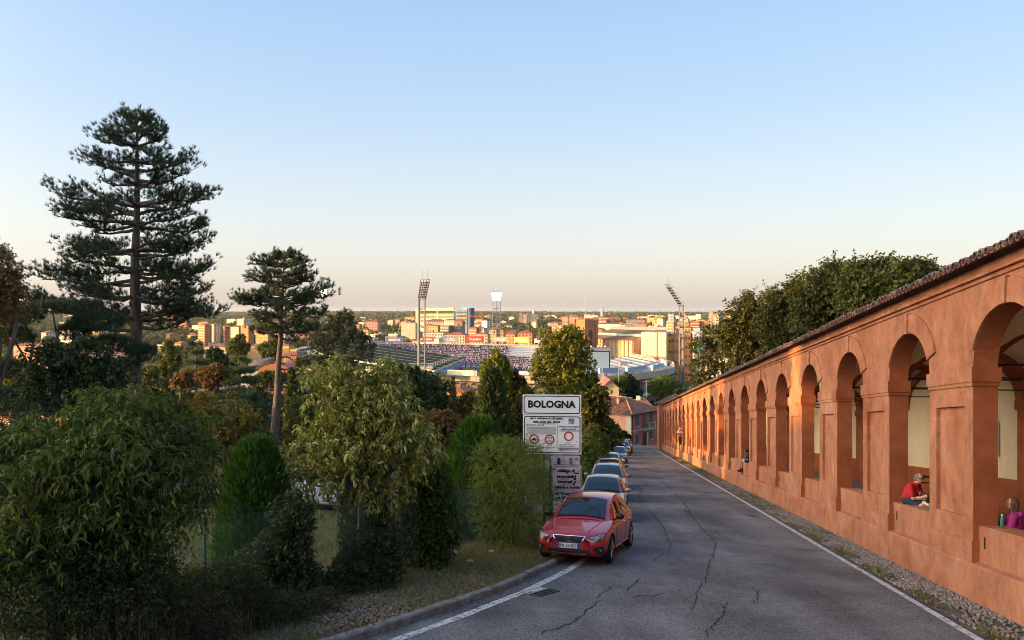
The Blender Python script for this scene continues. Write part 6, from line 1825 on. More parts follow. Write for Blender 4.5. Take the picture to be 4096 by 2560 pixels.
S('white water tower house on the horizon left of the lime tree', 532.6, 534.2, 309.4, 2600, wall='white', roof='flat', rot=.2)
S('blue glass office left of the striped chimney', 669, 674.6, 314, 1700, wall='blue', roof='flat', rot=.3)
S('long white shed with red roof line behind the works hall', 596, 622, 324.0, 1250, wall='white', roof='tile', rot=.02, depth=20, win=False, roofh=2)
S('long dark-roofed market hall behind the works hall', 627, 646, 320, 1500, wall='grey', roof='brown', rot=-.02, depth=22, roofh=3)
S('long viaduct-like cream wall behind the white block', 612, 668, 327.2, 1120, wall='cream', roof='white', rot=-.02, depth=10, win=False)
# striped chimney, scaffolded chimney tower, crane
ch = empty('striped_chimney', at(684.5, 310, 1500), 'tall red-and-white striped chimney behind the side-on mast', 'chimney'); ch.location.z = PLAIN
for q in range(9):
 m1 = MB(); z0 = 18 + q * 3.2; m1.lathe([(1.5, z0), (1.45, z0 + 3.2)], n=10); m1.build('band', MT['ad_red'] if q % 2 else MT['white'], ch)
m1 = MB(); m1.lathe([(1.8, 0), (1.5, 18)], n=10); m1.build('shaft', WALLC['brick'], ch)
sc = empty('scaffolded_tower', at(227, 310, 760), 'square tower wrapped in brown scaffolding left of the yellow poplar', 'tower'); sc.location.z = PLAIN
Hc = (310 - 326.4) / F * 760 + 48
m1 = MB(); m1.box((0, 0, Hc / 2), (5, 5, Hc), rz=.4); m1.build('shaft', WALLC['brick'], sc)
for q in range(10):
 m1 = MB(); m1.box((0, 0, 2 + (Hc - 2) * q / 9), (7, 7, .35), rz=.4); m1.build('scaffold_deck', WALLC['beige'], sc)
for sx_ in (-1, 0, 1):
 for sy_ in (-1, 1):
  m1 = MB(); v_ = Matrix.Rotation(.4, 4, 'Z') @ Vector((sx_ * 3.3, sy_ * 3.3, Hc / 2)); m1.box(v_, (.2, .2, Hc)); m1.build('scaffold_pole', WALLC['dark'], sc)
cr = empty('tower_crane', at(482, 310, 1150), 'red and white tower crane with a long jib in front of the hospital wing', 'crane'); cr.location.z = PLAIN
kc = 1150 / F; zj = (310 - 316.2) * kc + 48
MT['crane_red'] = cmat('crane_red', (.55, .14, .06))
m1 = MB(); m1.box((0, 0, zj / 2), (1.6, 1.6, zj)); m1.build('tower', MT['crane_red'], cr)
m1 = MB(); m1.box((-9 * kc, 0, zj), (26 * kc, 1.3, 1.3)); m1.build('jib', MT['crane_red'], cr)
m1 = MB(); m1.box((4 * kc, 0, zj - .5), (3 * kc, 1.8, 2.4)); m1.build('counterweight', MT['white'], cr)
m1 = MB(); m1.tube([(0, 0, zj), (0, 0, zj + 5)], .6, 4); m1.tube([(0, 0, zj + 5), (-14 * kc, 0, zj + .5)], .15, 3); m1.build('tie_bar', MT['crane_red'], cr)
# red-brick villa with curved roofs and its annexe
vl = empty('brick_villa', gpt(276, 150), 'red brick villa with arched windows and a curved red roof left of the small pine', 'villa'); vl.location.z = -30
kv = 150 / F
def vz(py): return (310 - py) * kv + 30
def vx(px): return (px - 276) * kv
m1 = MB(); m1.box((vx(275), 4, vz(382) / 2 - 2), (30 * kv, 8, vz(372) + 4)); m1.build('wall', WALLC['brick'], vl)
for (px, w_) in ((265.5, 5), (273, 7), (281, 5)):
 pr = [(-w_ / 2 * kv, vz(391)), (w_ / 2 * kv, vz(391))] + [(w_ / 2 * kv * math.cos(math.pi * i / 8), vz(386) + w_ * .75 * kv * math.sin(math.pi * i / 8)) for i in range(9)]
 m1 = MB(); m1.add([(vx(px) + x, -.06, z) for x, z in pr], [tuple(range(len(pr)))]); f_ = m1.build('window', MT['dark_glass'], vl)
 m1 = MB(); 
 for i in range(8):
  a_, b_ = math.pi * i / 8, math.pi * (i + 1) / 8
  g = lambda a, r: (vx(px) + (w_ / 2 + r) * kv * math.cos(a), -.14, vz(386) + (w_ * .75 + r) * kv * math.sin(a))
  m1.quad(g(a_, 0), g(b_, 0), g(b_, 1.2), g(a_, 1.2))
 m1.build('arch_trim', WALLC['orange'], f_)
G = []
for i in range(13):
 a_ = math.pi * i / 12
 G.append([(vx(276) - 17 * kv * math.cos(a_), y, vz(373) + 9 * kv * math.sin(a_)) for y in (-1, 8, 16)])
m1 = MB(); m1.grid(G); m1.add([G[i][0] for i in range(13)], [tuple(range(13))]); m1.build('roof', mat('villa_roof', (.42, .12, .08), (.48, .16, .10), rough=.7), vl)
m1 = MB(); m1.box((vx(279), 10, vz(361)), (13 * kv, 4, 8 * kv)); lan = m1.build('lantern', WALLC['pink'], vl)
m1 = MB(); m1.add([(vx(271), 7.5, vz(357.4)), (vx(287), 7.5, vz(357.4)), (vx(287), 12.5, vz(357.4)), (vx(271), 12.5, vz(357.4)), (vx(276), 10, vz(354)), (vx(282), 10, vz(354))], [(0, 1, 5, 4), (1, 2, 5), (2, 3, 4, 5), (3, 0, 4)]); m1.build('lantern_roof', WALLC['brick'], vl)
for q in range(6):
 m1 = MB(); m1.box((vx(273.5 + q * 2.2), 7.9, vz(361.3)), (1.1 * kv, .2, 4 * kv)); m1.build('pane', WALLC['yellow' if False else 'cream'], lan)
an = empty('glass_annexe', gpt(256, 156), 'low annexe with a pale curved glass roof left of the brick villa', 'annexe'); an.location.z = -30
ka = 156 / F
G = []
for i in range(9):
 a_ = math.pi * (.1 + .5 * i / 8)
 G.append([((252 - 276) * ka * 0 + (-10 * math.cos(a_)) * ka, y, (310 - 370) * ka + 30 + 9 * ka * math.sin(a_)) for y in (0, 5, 10)])
m1 = MB(); m1.grid(G); m1.build('glass_roof', mat('pale_glass_roof', (.5, .52, .48), (.56, .58, .54), rough=.4), an)
for q in range(5):
 i0 = q * 2; m1 = MB(); m1.tube([Vector(G[i0][0]) + Vector((0, 0, .1)), Vector(G[i0][2]) + Vector((0, 0, .1))], .1, 4); m1.build('glazing_bar', MT['pale_steel'], an)
m1 = MB(); m1.box((-3 * ka, 5, (310 - 374) * ka + 27), (26 * ka, 9, 8 * ka + 4)); m1.build('wall', WALLC['white'], an)
for (lab, px0, px1, yt, D, wl_, rf, bs) in (('low red-roofed house at the left border under the shrubs', -4, 22, 417, 90, 'pink', 'tile', -17.5), ('tiled terracotta roof behind the maple fork', 48, 92, 413, 75, 'orange', 'tile', -15.5), ('small terracotta house with white cap wall left of the leaning trunk', 292, 312, 392, 110, 'orange', 'flat', -24), ('pale house roof low behind the orange shrubs', 436, 462, 404, 150, 'pink', 'brown', -27), ('orange house glimpsed behind the autumn shrubs', 452, 470, 392, 190, 'orange', 'tile', -32),
           ('white garden building behind the bright thuja', 200, 216, 394, 115, 'white', 'flat', -23)):
 S(lab, px0, px1, yt, D, base=bs, rot=.1, wall=wl_, roof=rf, depth=9)
# ---- filler houses: seven plain kinds scattered in the city, each labelled by what it looks like and where it stands
ZONES = [(330, 415, 'left of the hospital'), (415, 476, 'below the hospital'), (476, 545, 'behind the lit floodlight'), (545, 600, 'behind the brick tower'), (600, 668, 'behind the works hall'), (668, 735, 'behind the side-on mast'), (150, 330, 'behind the small pine'), (0, 150, 'behind the tall pine')]
KIND = [('cream', 'tile'), ('ochre', 'tile'), ('orange', 'tile'), ('pink', 'tile'), ('beige', 'flat'), ('white', 'flat'), ('brick', 'tile')]
RN = random.Random(77)
FILL = {}
dist = [(760, 950, 'near', 60), (950, 1350, 'middle-distance', 76), (1350, 2100, 'far', 92), (2100, 4200, 'farthest', 100)]
for (d0, d1, dn, cnt) in dist:
 for q in range(cnt):
  px = RN.choice([RN.uniform(340, 735), RN.uniform(560, 735), RN.uniform(170, 560)]) if RN.random() < .93 else RN.uniform(0, 170)
  D = RN.uniform(d0, d1)
  if 380 < px < 480 and D > 1250 and dn in ('middle-distance',): D = 1240
  if 412 < px < 478 and 1240 < D < 1360: continue
  wl_, rf = RN.choice(KIND)
  w_ = RN.uniform(12, 26) if dn != 'farthest' else RN.uniform(18, 60)
  st_ = RN.choice([2, 2, 3, 3, 4]) if px < 560 else RN.choice([3, 3, 4, 5, 6])
  if dn in ('far', 'farthest'): st_ += RN.choice([0, 1, 2, 3])
  h = st_ * 3.3 + 1
  yt = 310 + (48 - h) / D * F
  hw_ = w_ / D * F / 2
  z = next((t for a_, b_, t in ZONES if a_ <= px < b_), 'behind the side-on mast')
  storey = {2: 'two-storey', 3: 'three-storey', 4: 'four-storey', 5: 'five-storey', 6: 'six-storey'}.get(st_, 'tall')
  lab = '%s %s %s %s, %s roof, %s' % (dn, storey, wl_, 'house' if st_ < 4 else 'flats', 'tile' if rf == 'tile' else 'flat', z)
  o_ = S(lab, px - hw_, px + hw_, yt, D, wall=wl_, roof=rf, rot=RN.uniform(.05, .7), floors=st_, name='town_house' if st_ < 4 else 'apartment_block', group='small far houses of the city', cat='house' if st_ < 4 else 'building', win=(D < 2300))
  FILL.setdefault(lab, []).append((px, o_))
for lab, L_ in FILL.items():
 L_.sort(key=lambda t: t[0])
 if len(L_) > 1:
  for i, (px, o_) in enumerate(L_): o_['label'] = lab + ', ' + ('leftmost' if i == 0 else 'rightmost' if i == len(L_) - 1 else ['second', 'third', 'fourth', 'fifth', 'sixth'][min(i - 1, 4)] + ' from left')
# ---- tree cover of the plain: read as one mass
V_, F_ = [], []
cnt = 0
def blob(x, y, z, r, h, nq):
 global cnt
 d = rnd_dirs(nq); d[:, 2] = d[:, 2] * .8 + .2
 P = np.array([x, y, z + h * .55]) + d * np.array([r, r, h * .48]) * NP.uniform(.6, 1.0, nq)[:, None]
 nrm = unit(d + NP.normal(size=(nq, 3)) * .5)
 t = unit(np.cross(nrm, rnd_dirs(nq))); b = np.cross(nrm, t)
 s = (r * NP.uniform(.28, .5, nq))[:, None]
 v = np.stack([P - t * s, P - b * s, P + t * s, P + b * s], 1).reshape(-1, 3)
 V_.append(v); F_.append(np.arange(nq * 4).reshape(-1, 4) + cnt); cnt += nq * 4
for (d0, d1, num, r0, r1, nq) in ((660, 900, 760, 3.0, 5.5, 60), (900, 1400, 1500, 3.5, 6.5, 34), (1400, 2400, 3400, 4, 9, 18), (2400, 4500, 5200, 7, 16, 10), (4500, 9000, 5200, 14, 34, 8)):
 for q in range(num):
  D = d0 + (d1 - d0) * R.random(); px = R.uniform(-30, 800)
  x = (px - 512) / F * D
  dens = .5 + .5 * math.sin(x * .011 + D * .004) * math.sin(D * .009 + 1)
  if px > 560 and R.random() < .45: continue
  if R.random() > .35 + dens * .65: continue
  z = terr(x, D)
  r = R.uniform(r0, r1); blob(x, D, z, r, r * R.uniform(1.2, 2.0) if D < 2400 else min(r * 1.3, 16), nq)
tag(link('city_trees', np_mesh('city_trees', np.concatenate(V_), np.concatenate(F_), leaf_mat('far_foliage', [(0.032, 0.045, 0.014), (0.06, 0.068, 0.018), (0.042, 0.052, 0.015), (0.085, 0.08, 0.02)], .15, gloss=0))), 'green belt of far-off trees between the city roofs, merging into woods towards the horizon', 'trees', kind='stuff')
V_, F_, cnt = [], [], 0
for q in range(800):     # wooded strip round the stadium and on the slope below the gardens
 i = R.random()
 if q < 300:
  D = R.uniform(655, 740); px = R.uniform(330, 620)
 elif q < 380:
  D = R.uniform(470, 500); px = R.uniform(606, 668)
 elif q < 520:
  D = R.uniform(230, 330); px = R.uniform(330, 560)
 elif q < 620:
  D = R.uniform(190, 600); px = R.uniform(0, 320)
 elif q < 730:
  D = R.uniform(84, 190); px = R.uniform(60, 330)
 else:
  D = R.uniform(96, 220); px = R.uniform(415, 530)
 x = (px - 512) / F * D
 if q >= 520 and abs(px - 300) < 40 and D < 400: pass
 z = terr(x, D); r = R.uniform(2.2, 4.4) * (1 if D > 300 else .8 if D > 190 else .6)
 blob(x, D, z, r, r * R.uniform(1.5, 2.3), 150)
tag(link('wood_strip', np_mesh('wood_strip', np.concatenate(V_), np.concatenate(F_), leaf_mat('strip_foliage', [(0.03, 0.042, 0.010), (0.055, 0.064, 0.014), (0.038, 0.048, 0.012), (0.10, 0.08, 0.018), (0.022, 0.033, 0.010)], .15, gloss=0))), 'belt of mixed trees round the stadium and down the slope below the gardens', 'trees', kind='stuff')
# ---- the wood on the crest to the west (with a gap the sun shines through)
V_, F_, cnt = [], [], 0
for q in range(760):
 y = R.uniform(-110, 26); x = R.uniform(-138, -112)
 z = ground(x, y); r = R.uniform(1.6, 2.6)
 if abs(y - 26.2 - .2256 * x) < r + .4 or y - .2256 * (x + 125) > 16.5 - r: continue
 blob(x, y, z, r, R.uniform(9, 13), 110)
for q in range(40):
 x = R.uniform(-138, -112); y = .2256 * (x + 125) + R.uniform(-20, -10); blob(x, y, ground(x, y), 2.4, R.uniform(11, 14), 110)
tag(link('hillside_wood', np_mesh('hillside_wood', np.concatenate(V_), np.concatenate(F_), GREEN['dark'])), 'dark wood on the crest of the hill to the west', 'trees', kind='stuff')
# ---- air
hz = MB(); 
hx0, hx1, hy0, hy1, hz0, hz1 = -13000, 13000, -420, 14500, -75, 34
hz.add([(x, y, z) for z in (hz0, hz1) for y in (hy0, hy1) for x in (hx0, hx1)], [(0, 2, 3, 1), (4, 5, 7, 6), (0, 1, 5, 4), (2, 6, 7, 3), (0, 4, 6, 2), (1, 3, 7, 5)])
m = bpy.data.materials.new('haze'); m.use_nodes = True
m.node_tree.nodes.clear(); o_ = m.node_tree.nodes.new('ShaderNodeOutputMaterial'); v_ = m.node_tree.nodes.new('ShaderNodeVolumePrincipled')
v_.inputs['Color'].default_value = (0.80, 0.86, 0.95, 1); v_.inputs['Density'].default_value = 0.000028; v_.inputs['Anisotropy'].default_value = 0.2
m.node_tree.links.new(v_.outputs[0], o_.inputs['Volume'])
tag(hz.build('haze', m), 'thin evening haze over the plain', kind='stuff')
# ------------------------------------------------------------------ parked cars
from mathutils.bvhtree import BVHTree
GN = Vector((0.0214, 0.1535, 1.0)).normalized()
MT['rubber'] = mat('tyre_rubber', (0.012, 0.012, 0.012), rough=0.85)
MT['rim'] = mat('alloy_rim', (0.45, 0.45, 0.46), rough=0.25, metal=0.9)
MT['car_glass'] = mat('car_glass', (0.006, 0.008, 0.011), rough=0.03, spec=0.8)
MT['trim'] = mat('black_trim', (0.010, 0.010, 0.011), rough=0.5)
MT['chrome'] = mat('chrome', (0.75, 0.75, 0.77), rough=0.12, metal=1.0)
MT['lens'] = mat('headlamp_lens', (0.32, 0.34, 0.37), (0.05, 0.05, 0.06), scale=16, rough=0.06, spec=0.7, lo=.45, hi=.55)
MT['tail'] = mat('tail_lamp', (0.25, 0.012, 0.01), rough=0.1)
MT['plate'] = mat('number_plate', (0.72, 0.72, 0.70), rough=0.4)
MT['plate_blue'] = mat('plate_blue', (0.03, 0.08, 0.35), rough=0.4)
def paint(name, c, metal=0.35, rough=0.32):
 return mat(name, c, rough=rough, metal=metal, coat=1.0, spec=0.5)
def eval_mesh(o, name):
 dg = bpy.context.evaluated_depsgraph_get()
 me = bpy.data.meshes.new_from_object(o.evaluated_get(dg)); me.name = name
 return me
def ip(x, tab):
 return float(np.interp(x, [t[0] for t in tab], [t[1] for t in tab]))
def make_car(name, label, loc, fwd, pm, L=4.06, W=1.78, H=1.45, suv=0.0, roofm=None, plate=None, front='plain', group='cars parked along the left kerb', lift=0.0, rims='rim', cat='car', tip=0.0):
 f = Vector((fwd[0], fwd[1], 0)); f = (f - GN * f.dot(GN)).normalized()
 lf = GN.cross(f).normalized()
 M = Matrix(((f.x, lf.x, GN.x, loc[0]), (f.y, lf.y, GN.y, loc[1]), (f.z, lf.z, GN.z, loc[2] + lift), (0, 0, 0, 1)))
 if tip: M = M @ Matrix.Rotation(tip, 4, 'X')
 root = empty(name, (0, 0, 0), label, cat, group); root.matrix_world = M
 kx, ky, kz = L / 4.06, W / 1.78, H / 1.45
 zg = .16 + suv * .06                      # ground clearance
 fax, rax, WR = 1.28 * kx, -1.27 * kx, .312 + suv * .04
 # (x, top z, half width)
 ST_ = [(2.07, .60, .50), (2.03, .66, .66), (1.93, .71, .78), (1.75, .765, .845), (1.45, .825, .875), (1.15, .88, .885), (.86, .935, .888), (.3, .945, .89), (-.4, .955, .89), (-1.0, .975, .888), (-1.45, 1.0, .87), (-1.74, .99, .82), (-1.90, .93, .74), (-1.95, .80, .66)]
 rows = []
 for (x, zt, hw) in ST_:
  zt = zt * kz + suv * .12; hw = hw * ky; x *= kx
  zb = zg + (.10 if x > 1.95 * kx or x < -1.9 * kx else .02)
  half = [(0, zb), (hw * .82, zb), (hw * .955, zb + .07), (hw * .99, zb + .22), (hw, zb + (zt - zb) * .55), (hw * .985, zt - .12), (hw * .93, zt - .035), (hw * .74, zt + .012), (hw * .36, zt + .03), (0, zt + .034)]
  rows.append([Vector((x, y, z)) for y, z in half] + [Vector((x, -y, z)) for y, z in half[-2:0:-1]])
 mb = MB()
 nr = len(rows[0])
 G = [r + [r[0]] for r in rows]
 for r in rows: mb.v.extend([tuple(p) for p in r])
 for i in range(len(rows) - 1):
  for j in range(nr):
   j2 = (j + 1) % nr
   mb.f.append((i * nr + j, i * nr + j2, (i + 1) * nr + j2, (i + 1) * nr + j)); mb.m.append(0)
 mb.f.append(tuple(range(nr))); mb.m.append(0)
 b0 = (len(rows) - 1) * nr
 mb.f.append(tuple(range(b0 + nr - 1, b0 - 1, -1))); mb.m.append(0)
 tmp = link('body_tmp', mb.mesh('body_tmp', pm, True))
 ss = tmp.modifiers.new('s', 'SUBSURF'); ss.levels = 2; ss.render_levels = 2
 me1 = eval_mesh(tmp, 'body'); bpy.data.objects.remove(tmp)
 # wheel arches cut out of the shell
 tmp = link('body_tmp', me1)
 cuts = []
 for ax in (fax, rax):
  cm = MB(); vs = []; nseg = 28
  for yy in (-1.2, 1.2):
   for k in range(nseg):
    a = 2 * math.pi * k / nseg; vs.append((ax + (WR + .055) * math.cos(a), yy, WR + .0 + (WR + .055) * math.sin(a)))
  cm.add(vs, [tuple(range(nseg)), tuple(range(2 * nseg - 1, nseg - 1, -1))] + [(k, nseg + k, nseg + (k + 1) % nseg, (k + 1) % nseg) for k in range(nseg)])
  bm = bmesh.new(); me = cm.mesh('cut', pm); bm.from_mesh(me); bmesh.ops.recalc_face_normals(bm, faces=bm.faces); bm.to_mesh(me); bm.free()
  c = link('cut', me); cuts.append(c)
  bo = tmp.modifiers.new('b', 'BOOLEAN'); bo.operation = 'DIFFERENCE'; bo.object = c; bo.solver = 'EXACT'
 body_me = eval_mesh(tmp, 'body')
 bpy.data.objects.remove(tmp)
 for c in cuts: bpy.data.objects.remove(c)
 body_me.materials.clear(); body_me.materials.append(pm)
 body_me.polygons.foreach_set('use_smooth', [True] * len(body_me.polygons))
 if len(body_me.polygons) < 100: body_me = me1
 link('body', body_me, root)
 bvh = BVHTree.FromPolygons([v.co.copy() for v in me1.vertices], [tuple(p.vertices) for p in me1.polygons])
 # dark under-tray and wheel housings
 mb = MB(); mb.box((0, 0, zg + .16), (3.3 * kx, 1.2 * ky, .3)); mb.box((0, 0, zg + .05), (3.5 * kx, 1.5 * ky, .08)); mb.build('underbody', MT['trim'], root)
 # ---- cabin
 CP = [(1.02, .92), (.80, 1.06), (.52, 1.235), (.24, 1.375), (-.05, 1.425), (-.4, 1.45), (-.85, 1.445), (-1.25, 1.40), (-1.5, 1.33), (-1.66, 1.19), (-1.80, 1.0)] if not suv else \
   [(1.02, .92), (.80, 1.06), (.52, 1.235), (.24, 1.375), (-.05, 1.43), (-.4, 1.45), (-.85, 1.45), (-1.35, 1.43), (-1.62, 1.38), (-1.74, 1.2), (-1.84, 1.0)]
 CP = [(x * kx, z * kz + suv * .12) for x, z in CP]
 zbt = lambda x: ip(-x, [(-a * kx, b * kz + suv * .12) for a, b in ((1.1, .88), (.3, .92), (-.6, .94), (-1.9, .97))])
 hwb = lambda x: ip(-x, [(-a * kx, b * ky) for a, b in ((1.05, .70), (.7, .80), (.2, .83), (-1.0, .825), (-1.5, .77), (-1.85, .66))])
 hwr = lambda x: ip(-x, [(-a * kx, b * ky) for a, b in ((1.05, .68), (.6, .62), (.24, .575), (-.4, .585), (-1.2, .56), (-1.55, .53), (-1.85, .56))])
 zt_ = lambda x: ip(-x, [(-a, b) for a, b in CP])
 def cab(x, s):      # s in [-1,1] across: |s|<.5 roof, outer = side
  zt, zb = zt_(x), min(zbt(x), zt_(x) - .002)
  a = abs(s); sg = 1 if s >= 0 else -1
  if a <= .5:
   q = a / .5; y = hwr(x) * q; z = zt + .028 * (1 - q * q) - .03 * q ** 4
  else:
   q = (a - .5) / .5; y = hwr(x) + (hwb(x) - hwr(x)) * q ** .9; z = zt - .03 - (zt - .03 - zb) * q
  return Vector((x, sg * y, z))
 xs_ = [c[0] for c in CP]; xs2 = []
 for a, b in zip(xs_, xs_[1:]): xs2 += [a, (a + b) / 2]
 xs2.append(xs_[-1])
 ss_ = [-1, -.9, -.75, -.6, -.5, -.44, -.3, -.15, 0, .15, .3, .44, .5, .6, .75, .9, 1]
 mb = MB(); mb.grid([[cab(x, s) for s in ss_] for x in xs2]); mb.build('cabin', roofm or pm, root, smooth=True)
 def glass(nm, f2, n1, n2, off, m='car_glass'):
  mb = MB(); G = []
  for i in range(n1 + 1):
   row = []
   for j in range(n2 + 1):
    p = f2(i / n1, j / n2); row.append(p + off(p))
   G.append(row)
  mb.grid(G)
  return mb.build(nm, MT[m], root, smooth=True)
 up = Vector((.55, 0, .83)) * .010
 glass('windscreen', lambda u, v: cab((.96 - .70 * u) * kx, (-.47 + .94 * v) * (1 - .02 * u)), 8, 8, lambda p: up)
 ws = lambda u, v, w: cab((.96 - .70 * u) * kx, (-.47 + .94 * v)) + up * w
 glass('windscreen_band', lambda u, v: ws(u * .07, v, 2), 1, 8, lambda p: Vector((0, 0, .001)), 'trim')
 glass('rear_window', lambda u, v: cab((-1.54 - .22 * u) * kx, -.42 + .84 * v), 4, 6, lambda p: Vector((-.012, 0, .006)))
 for sg in (-1, 1):
  o_ = Vector((0, sg * .009, .002))
  glass('side_window', lambda u, v: cab((.70 - .46 * (1 - v) ** 1.0 - u * (1.02 - .44 * (1 - v))) * kx, sg * (.60 + .34 * v)), 6, 4, lambda p: o_)
  glass('side_window', lambda u, v: cab((-.40 - u * (.92 - .16 * (1 - v))) * kx, sg * (.60 + .34 * v)), 5, 4, lambda p: o_)
 # ---- decals projected on the shell
 def proj(y, z, back=False):
  o = Vector((3.0 if not back else -3.0, y, z)); d = Vector((-1 if not back else 1, 0, 0))
  h = bvh.ray_cast(o, d)
  return h[0], h[1]
 def decal(nm, c4, m, off=.008, n1=6, n2=3, back=False, parent=None):
  (a, b, c, d) = [Vector(q) for q in c4]; G = []
  for i in range(n1 + 1):
   row = []
   for j in range(n2 + 1):
    u, v = i / n1, j / n2
    q = a.lerp(b, u).lerp(d.lerp(c, u), v)
    p, nn = proj(q.x * ky, (q.y * kz + suv * .10), back)
    if p is None: p = Vector((-1.9 if back else 1.9, q.x, q.y)); nn = Vector((-1 if back else 1, 0, 0))
    if (nn.x < 0) != back: nn = -nn
    row.append(p + nn * off)
   G.append(row)
  mb = MB(); mb.grid(G)
  return mb.build(nm, MT[m] if isinstance(m, str) else m, parent or root, smooth=True)
 gr = decal('grille', [(-.40, .665), (.40, .665), (.30, .50), (-.30, .50)], 'chrome', .006, 10, 3)
 decal('grille_mesh', [(-.375, .652), (.375, .652), (.285, .515), (-.285, .515)], 'trim', .012, 10, 3, parent=gr)
 decal('lower_grille', [(-.52, .37), (.52, .37), (.44, .24), (-.44, .24)], 'trim', .010, 10, 3)
 for sg in (-1, 1):
  hd = decal('headlight', [(sg * .44, .645), (sg * .80, .725), (sg * .79, .60), (sg * .60, .545)], 'trim', .006, 6, 3)
  decal('lens', [(sg * .48, .64), (sg * .785, .71), (sg * .775, .61), (sg * .61, .56)], 'lens', .012, 6, 3, parent=hd)
  decal('light_strip', [(sg * .45, .60), (sg * .60, .56), (sg * .60, .548), (sg * .45, .588)], 'chrome', .014, 4, 1, parent=hd)
  fg = decal('fog_lamp', [(sg * .56, .42), (sg * .78, .45), (sg * .80, .28), (sg * .66, .27)], 'trim', .010, 4, 3)
  decal('lens', [(sg * .68, .39), (sg * .75, .40), (sg * .76, .33), (sg * .70, .32)], 'lens', .014, 2, 2, parent=fg)
  decal('tail_light', [(sg * .46, .86), (sg * .76, .88), (sg * .76, .70), (sg * .50, .72)], 'tail', .008, 4, 3, back=True)
 # bonnet creases and shut lines
 for sg in (-1, 1):
  mb = MB(); pts = []
  for i in range(9):
   x = (.98 + .92 * i / 8) * kx; h = bvh.ray_cast(Vector((x, sg * (.60 - .18 * i / 8) * ky, 3)), Vector((0, 0, -1)))[0]
   if h is not None: pts.append(h + Vector((0, 0, .002)))
  if len(pts) > 2: mb.tube(pts, [.012] * len(pts), 5); mb.build('bonnet_crease', pm, root, smooth=True)
  for x in (.80, -.30, -1.02):
   mb = MB(); pts = []
   for i in range(8):
    z = zg + .12 + (.72 * kz) * i / 7; h = bvh.ray_cast(Vector((x * kx - (.22 * (i / 7) if x == -1.02 else 0) * 0, sg * 3, z)), Vector((0, -sg, 0)))[0]
    if h is not None: pts.append(h + Vector((0, sg * .001, 0)))
   if len(pts) > 2: mb.tube(pts, [.006] * len(pts), 4); mb.build('door_gap', MT['trim'], root)
  for x in (-.18, -.92):
   h = bvh.ray_cast(Vector((x * kx, sg * 3, .80 * kz + suv * .1)), Vector((0, -sg, 0)))[0]
   if h is not None:
    mb = MB(); mb.tube([h + Vector((-.09, sg * .012, 0)), h + Vector((0, sg * .03, .004)), h + Vector((.09, sg * .012, 0))], .014, 6); mb.build('door_handle', MT['chrome'], root)
  mb = MB(); pts = []
  for i in range(10):
   x = (.85 - 2.2 * i / 9) * kx; h = bvh.ray_cast(Vector((x, sg * 3, zg + .12)), Vector((0, -sg, 0)))[0]
   if h is not None: pts.append(h + Vector((0, sg * .006, 0)))
  if len(pts) > 3: mb.tube(pts, .022, 5); mb.build('sill', pm, root, smooth=True)
  # mirror
  c = Vector((.62 * kx, sg * (.93 * ky), 1.0 * kz + suv * .12))
  bm = bmesh.new(); bmesh.ops.create_icosphere(bm, subdivisions=2, radius=1)
  mb = MB(); mb.add([Vector((v.co.x * .075, v.co.y * .115, v.co.z * .082)) + c for v in bm.verts], [tuple(v.index for v in f_.verts) for f_ in bm.faces]); bm.free()
  mr_ = mb.build('mirror', MT['trim'] if front == 'red' else pm, root, smooth=True)
  mb = MB(); mb.tube([c + Vector((0, -sg * .02, -.05)), c + Vector((.03, -sg * .17, -.08))], .02, 5); mb.build('bracket', MT['trim'], mr_)
 # wheels
 for (ax, sg) in ((fax, 1), (fax, -1), (rax, 1), (rax, -1)):
  wy = sg * (.775 * ky)
  mb = MB(); n = 26
  prof = [(WR * .66, -.095), (WR * .93, -.10), (WR, -.07), (WR, .07), (WR * .93, .10), (WR * .66, .095)]
  G = []
  for k in range(n + 1):
   a = 2 * math.pi * k / n
   G.append([(ax + r * math.cos(a), wy + y, WR + r * math.sin(a)) for r, y in prof])
  mb.grid(G); wh = mb.build('wheel', MT['rubber'], root, smooth=True)
  mb = MB()
  for q in range(5):
   a = 2 * math.pi * q / 5 + .3
   for da in (-.16, .16):
    c_, s_ = math.cos(a + da), math.sin(a + da)
    mb.tube([(ax + .05 * math.cos(a), wy + sg * .075, WR + .05 * math.sin(a)), (ax + WR * .64 * c_, wy + sg * .085, WR + WR * .64 * s_)], [.032, .022], 4)
  G = [[(ax + r * math.cos(2 * math.pi * k / n), wy + sg * y, WR + r * math.sin(2 * math.pi * k / n)) for r, y in ((WR * .60, .06), (WR * .69, .09), (WR * .69, .05))] for k in range(n + 1)]
  mb.grid(G); mb.build('rim', MT[rims], wh)
  mb = MB(); mb.add([(ax + WR * .66 * math.cos(2 * math.pi * k / n), wy + sg * .03, WR + WR * .66 * math.sin(2 * math.pi * k / n)) for k in range(n)], [tuple(range(n))]); mb.build('hub', MT['trim'], wh)
 if suv:
  for sg in (-1, 1):
   mb = MB(); mb.tube([cab(.1 * kx, sg * .46) + Vector((0, 0, .02)), cab(.0, sg * .46) + Vector((0, 0, .07)), cab(-1.2 * kx, sg * .46) + Vector((0, 0, .07)), cab(-1.35 * kx, sg * .46) + Vector((0, 0, .02))], .018, 5); mb.build('roof_rail', MT['metal_grey'], root)
 mb = MB(); p = cab(-1.15 * kx, 0); mb.add([p + Vector((.10, 0, 0)), p + Vector((-.06, .02, 0)), p + Vector((-.06, -.02, 0)), p + Vector((-.07, 0, .08))], [(0, 1, 3), (1, 2, 3), (2, 0, 3)]); mb.build('antenna', MT['trim'], root)
